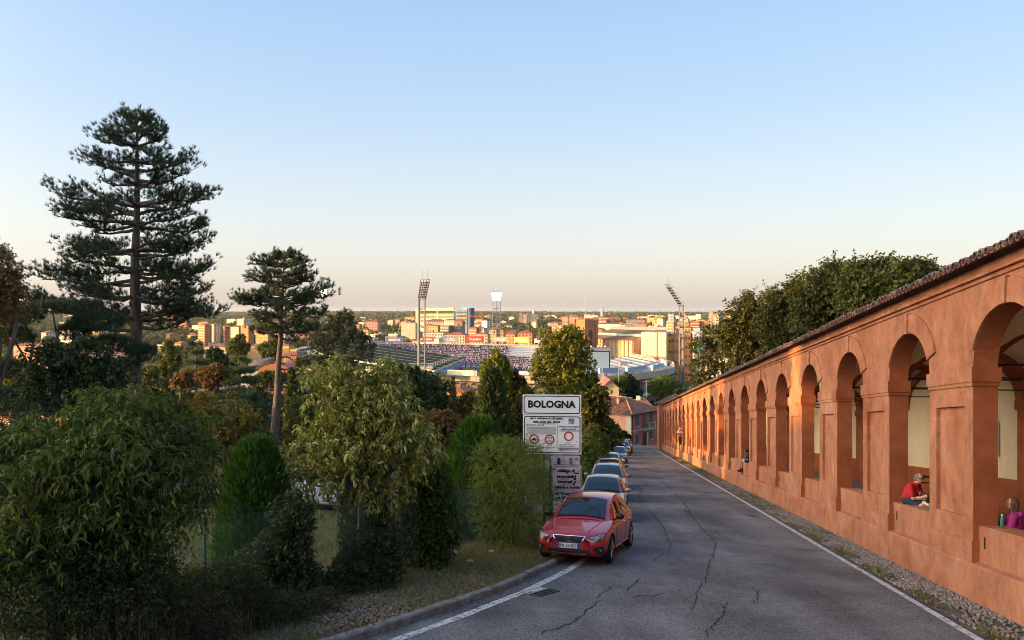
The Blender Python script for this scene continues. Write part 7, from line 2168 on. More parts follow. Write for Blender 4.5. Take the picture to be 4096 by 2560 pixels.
 # rear spoiler
 mb = MB(); mb.grid([[cab(x * kx, s) + Vector((dx, 0, dz)) for s in (-.48, -.3, 0, .3, .48)] for x, dx, dz in ((-1.40, 0, .005), (-1.56, -.12, .02), (-1.56, -.12, -.02))]); mb.build('spoiler', pm, root, smooth=True)
 # plate
 for back in (False, True):
  z = .44 if not back else .60
  p, nn = proj(0, z * kz + suv * .1, back)
  s = -1 if back else 1
  p = p + Vector((s * .018, 0, 0))
  Mx = Matrix(((0, 0, s, p.x), (s, 0, 0, 0), (0, 1, 0, p.z), (0, 0, 0, 1)))
  mb = MB(); mb.box((0, 0, 0), (.52, .11, .012), M=Mx); pl = mb.build('number_plate', MT['plate'], root)
  mb = MB(); mb.box((-.235, 0, .007), (.05, .108, .004), M=Mx); mb.box((.235, 0, .007), (.05, .108, .004), M=Mx); mb.build('blue_strip', MT['plate_blue'], pl)
  if plate and not back:
   mb = MB(); place_text(mb, plate, .095, Mx @ Matrix.Translation((0, -.004, .011)), bold=.002, width=.39); mb.build('lettering', MT['ink_black'], pl)
 if front == 'red':
  p, nn = proj(0, .585 * kz)
  Mx = Matrix(((0, 0, 1, p.x + .022), (1, 0, 0, 0), (0, 1, 0, p.z), (0, 0, 0, 1)))
  mb = MB()
  # angular double-bar S emblem
  for poly in ([(-.068, .012), (-.068, .05), (-.05, .062), (.068, .062), (.068, .036), (-.02, .030), (-.02, .022), (.05, .012)], [(.068, -.012), (.068, -.05), (.05, -.062), (-.068, -.062), (-.068, -.036), (.02, -.030), (.02, -.022), (-.05, -.012)], [(-.068, .018), (-.02, .010), (.068, -.018), (.02, -.010)]):
   n = len(poly); vs = [Mx @ Vector((x, y, 0)) for x, y in poly] + [Mx @ Vector((x, y, .012)) for x, y in poly]
   mb.add(vs, [tuple(range(n, 2 * n))] + [(i, (i + 1) % n, n + (i + 1) % n, n + i) for i in range(n)])
  mb.build('emblem', MT['chrome'], gr)
  for q in range(4):
   mb = MB(); mb.box((p.x + .012 - .0, 0, .53 * kz + q * .032), (.012, .56 + q * .05, .007)); mb.build('grille_bar', mat('grille_bar', (.03, .03, .032), rough=.3), gr)
  Mx = Mx @ Matrix.Translation((.19, -.02, -.012)); mb = MB(); place_text(mb, 'FR', .045, Mx, bold=.002); mb.build('badge', MT['chrome'], gr)
  # tax holder, mirror pendant and steering wheel seen through the glass
  mb = MB(); mb.box(ws(.86, .5, 1.4), (.02, .16, .06)); mb.tube([ws(.80, .5, 1.6), ws(.58, .5, 1.6)], .008, 4); mb.build('rear_mirror', MT['trim'], root)
  mb = MB(); c = ws(.20, .73, 1.3); e1, e2 = Vector((0, 1, 0)), (ws(.4, .73, 1) - ws(.2, .73, 1)).normalized()
  mb.tube([c + e1 * .17 * math.cos(math.pi * (-.1 + 1.2 * i / 12)) + e2 * .17 * math.sin(math.pi * (-.1 + 1.2 * i / 12)) for i in range(13)], .012, 5, cap=False); mb.build('steering_wheel', mat('wheel_grey', (.03, .033, .038), rough=.5), root)
 return root
P_red = paint('red_paint', (0.42, 0.012, 0.022), metal=.15)
P_silver = paint('silver_paint', (0.26, 0.27, 0.29), metal=.6)
P_dark = paint('graphite_paint', (0.13, 0.14, 0.16), metal=.6)
P_bronze = paint('bronze_paint', (0.17, 0.085, 0.045), metal=.6)
P_white = paint('white_paint_car', (0.62, 0.62, 0.63), metal=.1)
P_blue = paint('blue_paint', (0.035, 0.06, 0.12), metal=.5)
P_black = paint('black_paint_car', (0.015, 0.016, 0.02), metal=.3)
GW = Vector((EX, EY, 0))
def gp(x, y): return Vector((x, y, slope_plane(x, y)))
make_car('hatchback', 'red hatchback nearest the viewer, two wheels on the verge', gp(2.0, 19.2), (-.33, -.945), P_red, plate='FR 314ZF', front='red', lift=.03)
make_car('hatchback', 'silver-grey hatchback with a black roof right behind the red car', gp(3.33, 27.1), (-.17, -.985), P_silver, roofm=P_black)
make_car('compact_suv', 'grey car with silver mirrors, third from the viewer', gp(4.35, 33.6), (-.15, -.985), P_dark, L=4.35, W=1.82, H=1.50, suv=.4)
make_car('compact_suv', 'bronze car parked tail first with a dark rear window', gp(5.25, 40.0), (.14, .99), P_bronze, L=4.3, W=1.8, H=1.50, suv=.5)
make_car('estate_car', 'white car with roof rails behind the bronze car', gp(6.35, 48.3), (-.14, -.99), P_white, L=4.4, W=1.78, H=1.48, suv=.4)
make_car('hatchback', 'light car half hidden by the hedge, left of the others', gp(6.3, 55.0), (-.2, -.98), P_white, W=1.74)
make_car('hatchback', 'dark blue car halfway down the row', gp(9.5, 66.5), (-.15, -.985), P_blue)
make_car('hatchback', 'dark car behind the dark blue one', gp(11.0, 76), (-.15, -.985), P_dark, H=1.5)
make_car('estate_car', 'silver car near the far end of the row', gp(12.6, 84), (-.15, -.985), P_silver, H=1.55, suv=.4)
make_car('estate_car', 'farthest parked car, brownish, at the hedge corner', gp(14.1, 92), (-.15, -.985), P_bronze, H=1.6, suv=.5)
# a car and a white van glimpsed on the lower lane behind the fence
for (lab, px, D, pm_) in (('dark car glimpsed through the near bush on the lane', 168, 27.5, P_dark), ('white car behind the laurel on the lane', 318, 27.5, P_white)):
 q = gpt(px, D); make_car('hatchback', lab, q, (1, .05), pm_, group='cars on the lane behind the fence')
# ------------------------------------------------------------------ town sign
D_S = 21.0
MT['sign_white'] = mat('sign_white', (0.86, 0.86, 0.85), (0.80, 0.80, 0.79), scale=2, rough=0.45)
MT['sign_pink'] = mat('faded_sign', (0.72, 0.65, 0.65), (0.58, 0.52, 0.52), scale=5, rough=0.6)
MT['ink_blue'] = mat('blue_lettering', (0.06, 0.25, 0.50), rough=0.6)
MT['ink_grey'] = mat('grey_lettering', (0.16, 0.16, 0.17), rough=0.6)
MT['sign_red'] = mat('sign_red', (0.45, 0.02, 0.025), rough=0.5)
MT['sign_patch'] = mat('pasted_strip', (0.46, 0.45, 0.45), rough=0.7)
c0 = at(551.5, 424, D_S)
k = D_S / F
YAW = -0.08
def spos(px, py, off=0.0):
 """sign-plane point in the frame of the sign root"""
 return Vector(((px - 551.5) * k, -off, (424 - py) * k))
def SM(px, py, off=0.014):
 p = spos(px, py, off)
 return Matrix(((1, 0, 0, p.x), (0, 0, -1, p.y), (0, 1, 0, p.z), (0, 0, 0, 1)))
def rrect(x0, x1, y0, y1, r, n=5):
 out = []
 for (cx, cy, a0) in ((x1 - r, y1 - r, 0), (x0 + r, y1 - r, 90), (x0 + r, y0 + r, 180), (x1 - r, y0 + r, 270)):
  for i in range(n + 1):
   a = math.radians(a0 + 90 * i / n); out.append((cx + r * math.cos(a), cy + r * math.sin(a)))
 return out
def su(u, v): return 520 + .0728 * u, 392.5 + .0728 * v
def panel_sign(root, u0, u1, v0, v1, m, border=.024, nm='panel'):
 (x0, y0), (x1, y1) = su(u0, v0), su(u1, v1)
 mb = MB(); mb.box((spos((x0 + x1) / 2, 0).x, .012, spos(0, (y0 + y1) / 2).z), ((x1 - x0) * k, .024, (y1 - y0) * k))
 pn = mb.build(nm, m, root)
 if border:
  a, b = spos(x0, y1), spos(x1, y0)
  ins = .030 if border > .015 else .018; w_ = border
  o = rrect(a.x + ins, b.x - ins, a.z + ins, b.z - ins, .07); i_ = rrect(a.x + ins + w_, b.x - ins - w_, a.z + ins + w_, b.z - ins - w_, .055)
  mb = MB(); n = len(o)
  mb.add([(x, -.006, z) for x, z in o] + [(x, -.006, z) for x, z in i_], [(j, (j + 1) % n, n + (j + 1) % n, n + j) for j in range(n)])
  mb.build('border', MT['ink_black'], pn)
 return pn
def stext(root, body, u, v, hpx, m='ink_black', width=None, bold=0.004, align='CENTER', nm='lettering'):
 px, py = su(u, v)
 mb = MB(); place_text(mb, body, hpx * .0728 * k * 1.38, SM(px, py, .008), bold=bold, width=width * .0728 * k if width else None, align=align)
 return mb.build(nm, MT[m], root)
def ring(root, u, v, r_o, r_i, m, off=.009, nm='prohibition_ring'):
 px, py = su(u, v); c = spos(px, py, off); n = 28; s = .0728 * k
 mb = MB(); mb.add([(c.x + r_o * s * math.cos(2 * math.pi * i / n), c.y, c.z + r_o * s * math.sin(2 * math.pi * i / n)) for i in range(n)] + [(c.x + r_i * s * math.cos(2 * math.pi * i / n), c.y, c.z + r_i * s * math.sin(2 * math.pi * i / n)) for i in range(n)],
      [(i, (i + 1) % n, n + (i + 1) % n, n + i) for i in range(n)])
 return mb.build(nm, MT[m], root)
def srect(root, u0, u1, v0, v1, m, off=.007, nm='strip'):
 (x0, y0), (x1, y1) = su(u0, v0), su(u1, v1)
 a, b = spos(x0, y1, off), spos(x1, y0, off)
 mb = MB(); mb.add([(a.x, a.y, a.z), (b.x, a.y, a.z), (b.x, a.y, b.z), (a.x, a.y, b.z)], [(0, 1, 2, 3)])
 return mb.build(nm, MT[m], root)
def sline(root, pts, w, m, nm='scrawl', off=.011):
 mb = MB(); P = [Vector((spos(*su(u, v), off))) for u, v in pts]
 mb.tube(P, w, 4, cap=False); return mb.build(nm, MT[m], root)
sg_ = empty('town_sign', c0, 'white Bologna town sign with a traffic-ban panel below it on two posts', 'road sign', rz=YAW)
pa = panel_sign(sg_, 35, 838, 30, 305, MT['sign_white'])
stext(pa, 'BOLOGNA', 432, 166, 96, width=655, bold=.012)
pb_ = panel_sign(sg_, 40, 842, 310, 845, MT['sign_white'])
stext(pb_, 'dal 1 ottobre al', 275, 355, 27, width=282); srect(pb_, 424, 602, 342, 372, 'sign_patch'); stext(pb_, '30 aprile', 510, 356, 24, width=126)
stext(pb_, 'dalle 8,30 alle 18,30', 363, 404, 27, width=378)
stext(pb_, 'ord. P.G. 84020/2003 (I.G.M.)', 360, 430, 10, width=240, bold=.001)
stext(pb_, 'LIBERIAMO', 706, 370, 30, width=82, bold=.002); stext(pb_, "L'ARIA", 704, 408, 38, 'ink_blue', width=80, bold=.006)
stext(pb_, 'da lunedì a venerdì', 208, 447, 17, width=240, bold=.002)
srect(pb_, 90, 492, 470, 576, 'sign_patch'); stext(pb_, '"domeniche ecologiche"', 270, 488, 16, 'ink_grey', width=250, bold=.001)
srect(pb_, 508, 513, 440, 800, 'ink_black', .009, 'divider')
stext(pb_, 'giornate emergenziali', 668, 466, 20, width=272, bold=.002); stext(pb_, '(allarme smog)', 668, 499, 20, width=196, bold=.002); srect(pb_, 545, 812, 512, 532, 'sign_patch')
for (u, v, m) in ((193, 642, 'car'), (406, 644, 'bike'), (668, 597, None)):
 ring(pb_, u, v, 66, 48, 'sign_red')
 if m == 'car':
  srect(pb_, u - 30, u + 32, v - 4, v + 14, 'ink_black', .010, 'pictogram'); srect(pb_, u - 16, u + 20, v - 18, v - 3, 'ink_black', .010, 'pictogram'); ring(pb_, u - 16, v + 16, 8, 1, 'ink_black', .011, 'pictogram'); ring(pb_, u + 18, v + 16, 8, 1, 'ink_black', .011, 'pictogram')
 if m == 'bike':
  for dy in (-18, 26):
   ring(pb_, u - 14, v + dy, 12, 8, 'ink_black', .011, 'pictogram'); ring(pb_, u + 18, v + dy, 12, 8, 'ink_black', .011, 'pictogram'); sline(pb_, [(u - 14, v + dy), (u - 4, v + dy - 14), (u + 10, v + dy - 14), (u + 18, v + dy)], .003, 'ink_black', 'pictogram')
for (t, u, v, w_) in (('eccetto', 665, 688, 70), ('benzina EURO 3 ( successivi )', 655, 714, 228), ('diesel EURO 5 ( successivi )', 648, 736, 216), ('ciclomotori e motocicli EURO 2 e succ.', 668, 765, 265), ('GPL/metano EURO 2 e succ.', 630, 782, 190), ('catalizzati', 572, 798, 70), ('eccetto', 408, 730, 70), ('ciclomotori EURO 3 successivi', 378, 756, 230), ('benzina EURO 2 successivi', 190, 740, 200), ('diesel EURO 4 successivi', 200, 772, 210)):
 stext(pb_, t, u, v, 11, width=w_, bold=.0008)
srect(pb_, 530, 806, 752, 792, 'sign_patch', .0065); srect(pb_, 618, 660, 692, 712, 'plate', .010, 'sticker'); srect(pb_, 765, 800, 660, 672, 'sign_patch', .009, 'sticker')
for x in (527, 536, 566):
 pass
for (u, nm) in ((330, 'post'), (420, 'post')):
 px, _ = su(u, 0); p = spos(px, 0); g = ground(c0.x + p.x, D_S) - c0.z - .2
 mb = MB(); mb.tube([(p.x, .06, g), (p.x, .06, spos(0, 393.5).z)], .034, 8); mb.build('post', MT['metal_grey'] if u == 330 else MT['green_post'], sg_)
ts = empty('tyre_sign', c0 + Vector((-.0, -.10, 0)), 'scrawled snow-tyre sign in three plates hanging below the town sign', 'road sign', rz=YAW)
p1 = panel_sign(ts, 420, 820, 860, 990, MT['sign_pink'], .009); p2 = panel_sign(ts, 434, 838, 992, 1332, MT['sign_pink'], .009); p3 = panel_sign(ts, 452, 842, 1338, 1472, MT['sign_pink'], .009)
for (t, v, w_, u) in (('obbligo di', 1063, 240, 628), ('pneumatici', 1138, 258, 634), ('invernali o', 1210, 254, 640), ('catene a bordo', 1285, 350, 644)):
 stext(p2, t, u, v, 38, width=w_, bold=.007)
stext(p3, 'dal 15 novembre', 648, 1372, 32, width=346, bold=.006); stext(p3, 'al 15 aprile', 636, 1430, 32, width=270, bold=.006)
for u in (538, 702):
 px, py = su(u, 930); s = .0728 * k; c = spos(px, py, .009); n = 18
 for (ro, ri) in ((1.0, .72), (.5, .2)):
  mb = MB(); mb.add([(c.x + .55 * 46 * s * r * math.cos(2 * math.pi * i / n), c.y, c.z + 46 * s * r * math.sin(2 * math.pi * i / n)) for r in (ro, ri) for i in range(n)], [(i, (i + 1) % n, n + (i + 1) % n, n + i) for i in range(n)]); mb.build('tyre_pictogram', MT['ink_black' if u == 538 else 'ink_grey'], p1)
 srect(p1, u - 28, u + 2, 886, 974, 'ink_black' if u == 538 else 'ink_grey', .008, 'tyre_pictogram')
ring(p1, 770, 902, 20, 13, 'sign_red', nm='speed_ring')
rs = random.Random(4)
for (pp, u0, u1, v0, v1, n) in ((p1, 575, 675, 875, 980, 7), (p2, 460, 820, 1010, 1320, 16), (p1, 430, 500, 875, 975, 3), (p3, 470, 820, 1350, 1460, 4), (p1, 720, 810, 900, 980, 3)):
 for q in range(n):
  u, v = rs.uniform(u0, u1), rs.uniform(v0, v1); pts = [(u, v)]
  for j in range(5):
   u = min(u1, max(u0, u + rs.uniform(-24, 24))); v = min(v1, max(v0, v + rs.uniform(-34, 34))); pts.append((u, v))
  sline(pp, catmull(pts, 3), .0028, 'ink_grey')
for (t, u, v) in (('Omm', 610, 1172), ('OMM', 630, 1252)): stext(p2, t, u, v, 34, 'ink_grey', width=110, bold=0)
for (u, v) in ((748, 1172), (736, 1244)): ring(p2, u, v, 17, 0.5, 'ink_black', .012, 'sticker')
srect(p2, 742, 804, 1084, 1102, 'ink_black', .011, 'sticker'); ring(p2, 468, 1040, 17, .5, 'sign_red', .012, 'sticker')
g = ground(c0.x, D_S) - c0.z - .1
mb = MB(); mb.tube([(spos(562, 0).x, .05, g), (spos(562, 0).x, .05, spos(0, 455).z)], .03, 8); mb.build('post', MT['green_post'], ts)
# warning triangle on a pole by the portico, round sign by the hedge
tg = empty('warning_sign', Vector((0, 0, 0)), 'red-bordered road-narrows triangle on a thin pole by the portico', 'road sign')
b = wallpt(71.8, -.75); tg.location = b
mb = MB(); mb.tube([(0, 0, 0), (0, 0, 3.1)], .04, 7); mb.build('pole', MT['trim'], tg)
def tri(r, y, m, nm, par):
 mb = MB(); z0 = 2.46
 pts = [(-r * .92, z0 + .52 - r * .52), (r * .92, z0 + .52 - r * .52), (0, z0 + .52 + r * 1.05)]
 mb.add([(x, y, z) for x, z in pts] + [(x, y + .02, z) for x, z in pts], [(0, 1, 2), (3, 5, 4), (0, 3, 4, 1), (1, 4, 5, 2), (2, 5, 3, 0)]); return mb.build(nm, m, par)
t0 = tri(.46, -.06, MT['sign_red'], 'plate', tg); tri(.33, -.075, MT['white'], 'face', t0)
mb = MB()
for s_ in (-1, 1): mb.tube([(s_ * .10, -.095, 2.86), (s_ * .10, -.095, 2.94), (s_ * .05, -.095, 3.0), (s_ * .05, -.095, 3.14)], .02, 4)
mb.build('symbol', MT['ink_black'], t0)
mb = MB(); mb.box((.03, -.03, 2.2), (.30, .05, .42)); mb.box((.03, -.03, 1.8), (.22, .05, .3)); mb.build('lower_plate', MT['trim'], tg)
rd = empty('round_sign', gp(8.0, 62.0), 'grey back of a round road sign on a pole beside the hedge', 'road sign')
mb = MB(); mb.tube([(0, 0, 0), (0, 0, 3.3)], .035, 7); mb.build('pole', MT['metal_grey'], rd)
mb = MB(); n = 24; mb.add([(.18 + .32 * math.cos(2 * math.pi * i / n), y, 1.9 + .40 * math.sin(2 * math.pi * i / n)) for y in (-.07, -.05) for i in range(n)], [tuple(range(n)), tuple(range(2 * n - 1, n - 1, -1))] + [(i, (i + 1) % n, n + (i + 1) % n, n + i) for i in range(n)]); mb.build('plate', MT['metal_grey'], rd)
p2_ = empty('sign_pole', gp(15.2, 103.0), 'thin bare pole behind the farthest cars', 'pole'); mb = MB(); mb.tube([(0, 0, 0), (0, 0, 3.0)], .04, 6); mb.build('shaft', MT['metal_grey'], p2_)
# ------------------------------------------------------------------ pink house at the foot of the road
MT['pink_render'] = mat('pink_render', (0.55, 0.27, 0.17), (0.62, 0.32, 0.21), scale=.8, rough=.9, fine=.08, fscale=6)
MT['red_render'] = mat('red_render', (0.40, 0.12, 0.065), (0.48, 0.16, 0.09), scale=.8, rough=.9, fine=.1, fscale=6)
MT['shutter'] = mat('grey_shutter', (0.09, 0.085, 0.09), (0.12, 0.115, 0.12), rough=.7)
MT['stone_trim'] = mat('stone_trim', (0.50, 0.44, 0.34), rough=.8)
hs_ = Vector((21.0, 130.0, -24.6))
house = empty('pink_house', hs_, 'two-storey pink and brick-red house with hipped tile roof at the foot of the road', 'house')
ru, lu = Vector((.69, .724, 0)).normalized(), Vector((-.724, .69, 0)).normalized()
MH = Matrix(((ru.x, lu.x, 0, 0), (ru.y, lu.y, 0, 0), (0, 0, 1, 0), (0, 0, 0, 1)))
A, B, HE = 8.3, 12.5, 6.25
def hp(a, b, z): return MH @ Vector((a, b, z))
mb = MB(); mb.add([hp(0, 0, 0), hp(A, 0, 0), hp(A, 0, HE), hp(0, 0, HE)], [(0, 1, 2, 3)]); mb.add([hp(A, 0, 0), hp(A, B, 0), hp(A, B, HE), hp(A, 0, HE)], [(0, 1, 2, 3)]); mb.build('front_wall', MT['red_render'], house)
mb = MB(); mb.add([hp(0, B, 0), hp(0, 0, 0), hp(0, 0, HE), hp(0, B, HE)], [(0, 1, 2, 3)]); mb.add([hp(A, B, 0), hp(0, B, 0), hp(0, B, HE), hp(A, B, HE)], [(0, 1, 2, 3)]); mb.build('side_wall', MT['pink_render'], house)
mb = MB(); e = .55; rz_ = HE + 2.25
mb.add([hp(-e, -e, HE), hp(A + e, -e, HE), hp(A + e, B + e, HE), hp(-e, B + e, HE), hp(A / 2, A / 2, rz_), hp(A / 2, B - A / 2, rz_)], [(0, 1, 4), (1, 2, 5, 4), (2, 3, 5), (3, 0, 4, 5), (3, 2, 1, 0)]); rf = mb.build('roof', MT['tile_field'], house)
tl = MB()
for i in range(46):   # tile rows as ribs over the two visible slopes
 a = -e + (A + 2 * e) * (i + .5) / 46; f_ = 1 - abs(a - A / 2) / (A / 2 + e)
 P_ = [hp(a, -e - .05, HE + .04), hp(a, -e + (A / 2 + e) * f_, HE + .06 + 2.25 * f_)]
 for q in range(8):
  t0, t1 = q / 8, (q + 1) / 8 + .01
  tl.tube([P_[0].lerp(P_[1], t0) + Vector((0, 0, .03)), P_[0].lerp(P_[1], t1)], [.085, .07], 5)
for i in range(66):
 b_ = -e + (B + 2 * e) * (i + .5) / 66
 f_ = min(1.0, (b_ + e) / (A / 2 + e), (B + e - b_) / (A / 2 + e))
 P_ = [hp(-e - .05, b_, HE + .04), hp(-e + (A / 2 + e) * f_, b_, HE + .06 + 2.25 * f_)]
 for q in range(8):
  t0, t1 = q / 8, (q + 1) / 8 + .01
  tl.tube([P_[0].lerp(P_[1], t0) + Vector((0, 0, .03)), P_[0].lerp(P_[1], t1)], [.085, .07], 5)
tl.build('roof_tiling', MT['tile_field'], rf)['kind'] = 'stuff'
mb = MB(); mb.tube([hp(-e, -e, HE + .08), hp(A / 2, A / 2, rz_ + .1), hp(A / 2, B - A / 2, rz_ + .1)], .13, 6); mb.tube([hp(A + e, -e, HE + .08), hp(A / 2, A / 2, rz_ + .1)], .13, 6); mb.build('ridge_tiles', mat('ridge_tile', (.40, .20, .12), rough=.9), rf)
mb = MB(); mb.box(hp(-e - .05, B / 2, HE - .05), (.14, B + 1.1, .16), rz=math.atan2(lu.y, lu.x) - math.pi / 2); mb.box(hp(A / 2, -e - .05, HE - .05), (A + 1.1, .14, .16), rz=math.atan2(ru.y, ru.x)); mb.build('gutter', MT['trim'], house)
mb = MB(); mb.box(hp(-.06, .55, HE / 2), (.12, 1.1, HE), rz=math.atan2(lu.y, lu.x) - math.pi / 2); mb.build('corner_band', MT['stone_trim'], house)
for a in (.12, A - .12):
 mb = MB(); mb.tube([hp(a, -.1, 0), hp(a, -.1, HE)], .06, 6); mb.build('drainpipe', MT['trim'], house)
mb = MB(); mb.box(hp(A / 2, -.05, 3.25), (A, .12, .14), rz=math.atan2(ru.y, ru.x)); mb.build('string_course', MT['stone_trim'], house)
RU = math.atan2(ru.y, ru.x); LU = math.atan2(lu.y, lu.x) - math.pi / 2
for (a, z, w_, h_, nm) in ((1.75, 5.0, .95, 1.9, 'window'), (6.3, 5.1, .95, 1.75, 'window'), (4.0, 4.7, 1.0, 2.4, 'balcony_door'), (1.75, 1.75, .95, 1.8, 'window'), (6.3, 2.1, .95, 1.8, 'window')):
 mb = MB(); mb.box(hp(a, -.04, z), (w_, .12, h_), rz=RU); wd = mb.build(nm, MT['shutter'], house)
 mb = MB(); mb.box(hp(a, -.10, z - h_ / 2 - .07), (w_ + .2, .24, .12), rz=RU); mb.build('sill', MT['stone_trim'], wd)
 for q in range(2):
  mb = MB(); mb.box(hp(a + (q - .5) * w_ * .5, -.12, z), (w_ * .46, .05, h_ * .95), rz=RU); mb.build('shutter', MT['shutter'], wd)
mb = MB(); pr = [(-.55, .0), (.55, .0)] + [(.55 * math.cos(math.pi * i / 8), 2.15 + .5 * math.sin(math.pi * i / 8)) for i in range(9)]
mb.add([hp(4.0 + x, -.06, z) for x, z in pr], [tuple(range(len(pr)))]); mb.build('arched_door', MT['black'], house)
mb = MB(); mb.box(hp(4.9, -.06, 1.3), (.28, .1, 2.5), rz=RU); mb.build('door_jamb', MT['stone_trim'], house)
mb = MB(); mb.box(hp(4.6, -.45, 3.2), (3.3, .9, .14), rz=RU); bl = mb.build('balcony', MT['stone_trim'], house)
for a in (4.3, 6.1):
 mb = MB(); mb.box(hp(a, -.85, 3.85), (.26, .22, 1.2), rz=RU); mb.build('balcony_pillar', MT['stone_trim'], bl)
for q in range(13):
 mb = MB(); p = hp(3.0 + q * .26, -.87, 3.75); mb.tube([p + Vector((0, 0, -.5)), p + Vector((0, 0, .5))], .018, 4); mb.build('rail_bar', MT['iron'], bl)
mb = MB(); mb.tube([hp(3.0, -.87, 4.25), hp(6.2, -.87, 4.25)], .03, 5); mb.build('handrail', MT['iron'], bl)
mb = MB(); mb.box(hp(-.04, 6.0, 4.9), (.12, 1.0, 1.9), rz=LU); wd = mb.build('window', MT['black'], house)
for q in (-1, 1):
 mb = MB(); mb.box(hp(-.10, 6.0 + q * .62, 4.9), (.06, .52, 1.9), rz=LU); mb.build('shutter', mat('blue_grey_shutter', (.22, .23, .26), rough=.7), wd)
for (a, b_, h_, m_) in ((2.2, 4.4, 1.0, 'pink_render'), (6.6, 4.8, .9, 'pink_render')):
 f_ = min(a, A - a, b_) / (A / 2) if a < A / 2 else (A - a) / (A / 2)
 mb = MB(); mb.box(hp(a, b_, HE + 2.2 * min(1, (min(a, A - a) + e) / (A / 2 + e)) + h_ / 2 - .2), (.42, .42, h_ + .4), rz=RU); mb.box(hp(a, b_, HE + 2.2 * min(1, (min(a, A - a) + e) / (A / 2 + e)) + h_ + .05), (.55, .55, .10), rz=RU); mb.build('chimney', MT[m_], rf)
# yellow house behind, with aerials
yh = empty('yellow_house', at(610, 394, 158) , 'pale yellow gabled house with tile roof and aerials behind the pink house', 'house')
yk = 158 / F
mb = MB(); w_, d_, h_ = 18 * yk, 9.0, 9.0
mb.box((0, d_ / 2, -h_ / 2 + 1.2), (w_, d_, h_), rz=0); mb.add([(-w_ / 2, 0, 1.2), (w_ / 2, 0, 1.2), (0, 0, 3.0)], [(0, 1, 2)]); mb.build('wall', mat('pale_yellow_render', (.52, .46, .26), rough=.9), yh)
mb = MB(); mb.add([(-w_ / 2 - .5, -.5, .95), (0, -.5, 3.1), (0, d_ + .5, 3.1), (-w_ / 2 - .5, d_ + .5, .95), (w_ / 2 + .5, -.5, .95), (w_ / 2 + .5, d_ + .5, .95), (0, -.5, 2.9), (w_ / 2 + .5, -.5, .75), (-w_ / 2 - .5, -.5, .75)], [(0, 1, 2, 3), (1, 4, 5, 2), (1, 6, 7, 4), (0, 8, 6, 1)]); mb.build('roof', ROOFC_EARLY if False else MT['tile_field'], yh)
for (x, z) in ((-.6, .2), (.3, .5)):
 mb = MB(); mb.box((x, -.03, z), (.34, .1, .6)); mb.build('window', MT['black'], yh)
mb = MB(); mb.tube([(-1.2, 3, 2), (-1.2, 3, 5.6)], .05, 4); mb.tube([(2.4, 4, 2), (2.4, 4, 7.5)], .05, 4)
for z in (6.6, 7.0, 7.4): mb.tube([(1.9, 4, z), (2.9, 4, z)], .03, 3)
mb.build('aerial', MT['pale_steel'], yh)
for z in (3.2, 4.2):
 mb = MB(); mb.lathe([(.02, 0), (.36, .08)], (-1.2, 2.6, z), 12); o = mb.build('satellite_dish', MT['white'], yh)
# low tiled house right behind with gas hood and aerial
lh = empty('low_house', at(645, 404, 150), 'low tile-roofed house with a white flue between pink house and portico', 'house'); lk = 150 / F
mb = MB(); mb.box((0, 4, -3), (18 * lk, 8, 4.4)); mb.build('wall', MT['pink_render'], lh)
mb = MB(); mb.add([(-10 * lk, -.5, -.8), (10 * lk, -.5, -.8), (10 * lk, 8.5, -.8), (-10 * lk, 8.5, -.8), (-3 * lk, 4, .9), (3 * lk, 4, .9)], [(0, 1, 5, 4), (1, 2, 5), (2, 3, 4, 5), (3, 0, 4), (3, 2, 1, 0)]); mb.build('roof', MT['tile_field'], lh)
mb = MB(); mb.box((-4 * lk, 3, .8), (.7, .5, 1.0)); mb.build('flue', MT['white'], lh)
mb = MB(); mb.tube([(1, 4, .8), (1, 4, 4.4)], .05, 4); mb.tube([(.2, 4, 4.2), (1.8, 4, 4.2)], .04, 3); mb.tube([(.5, 4, 3.6), (1.5, 4, 3.6)], .04, 3); mb.build('aerial', MT['pale_steel'], lh)
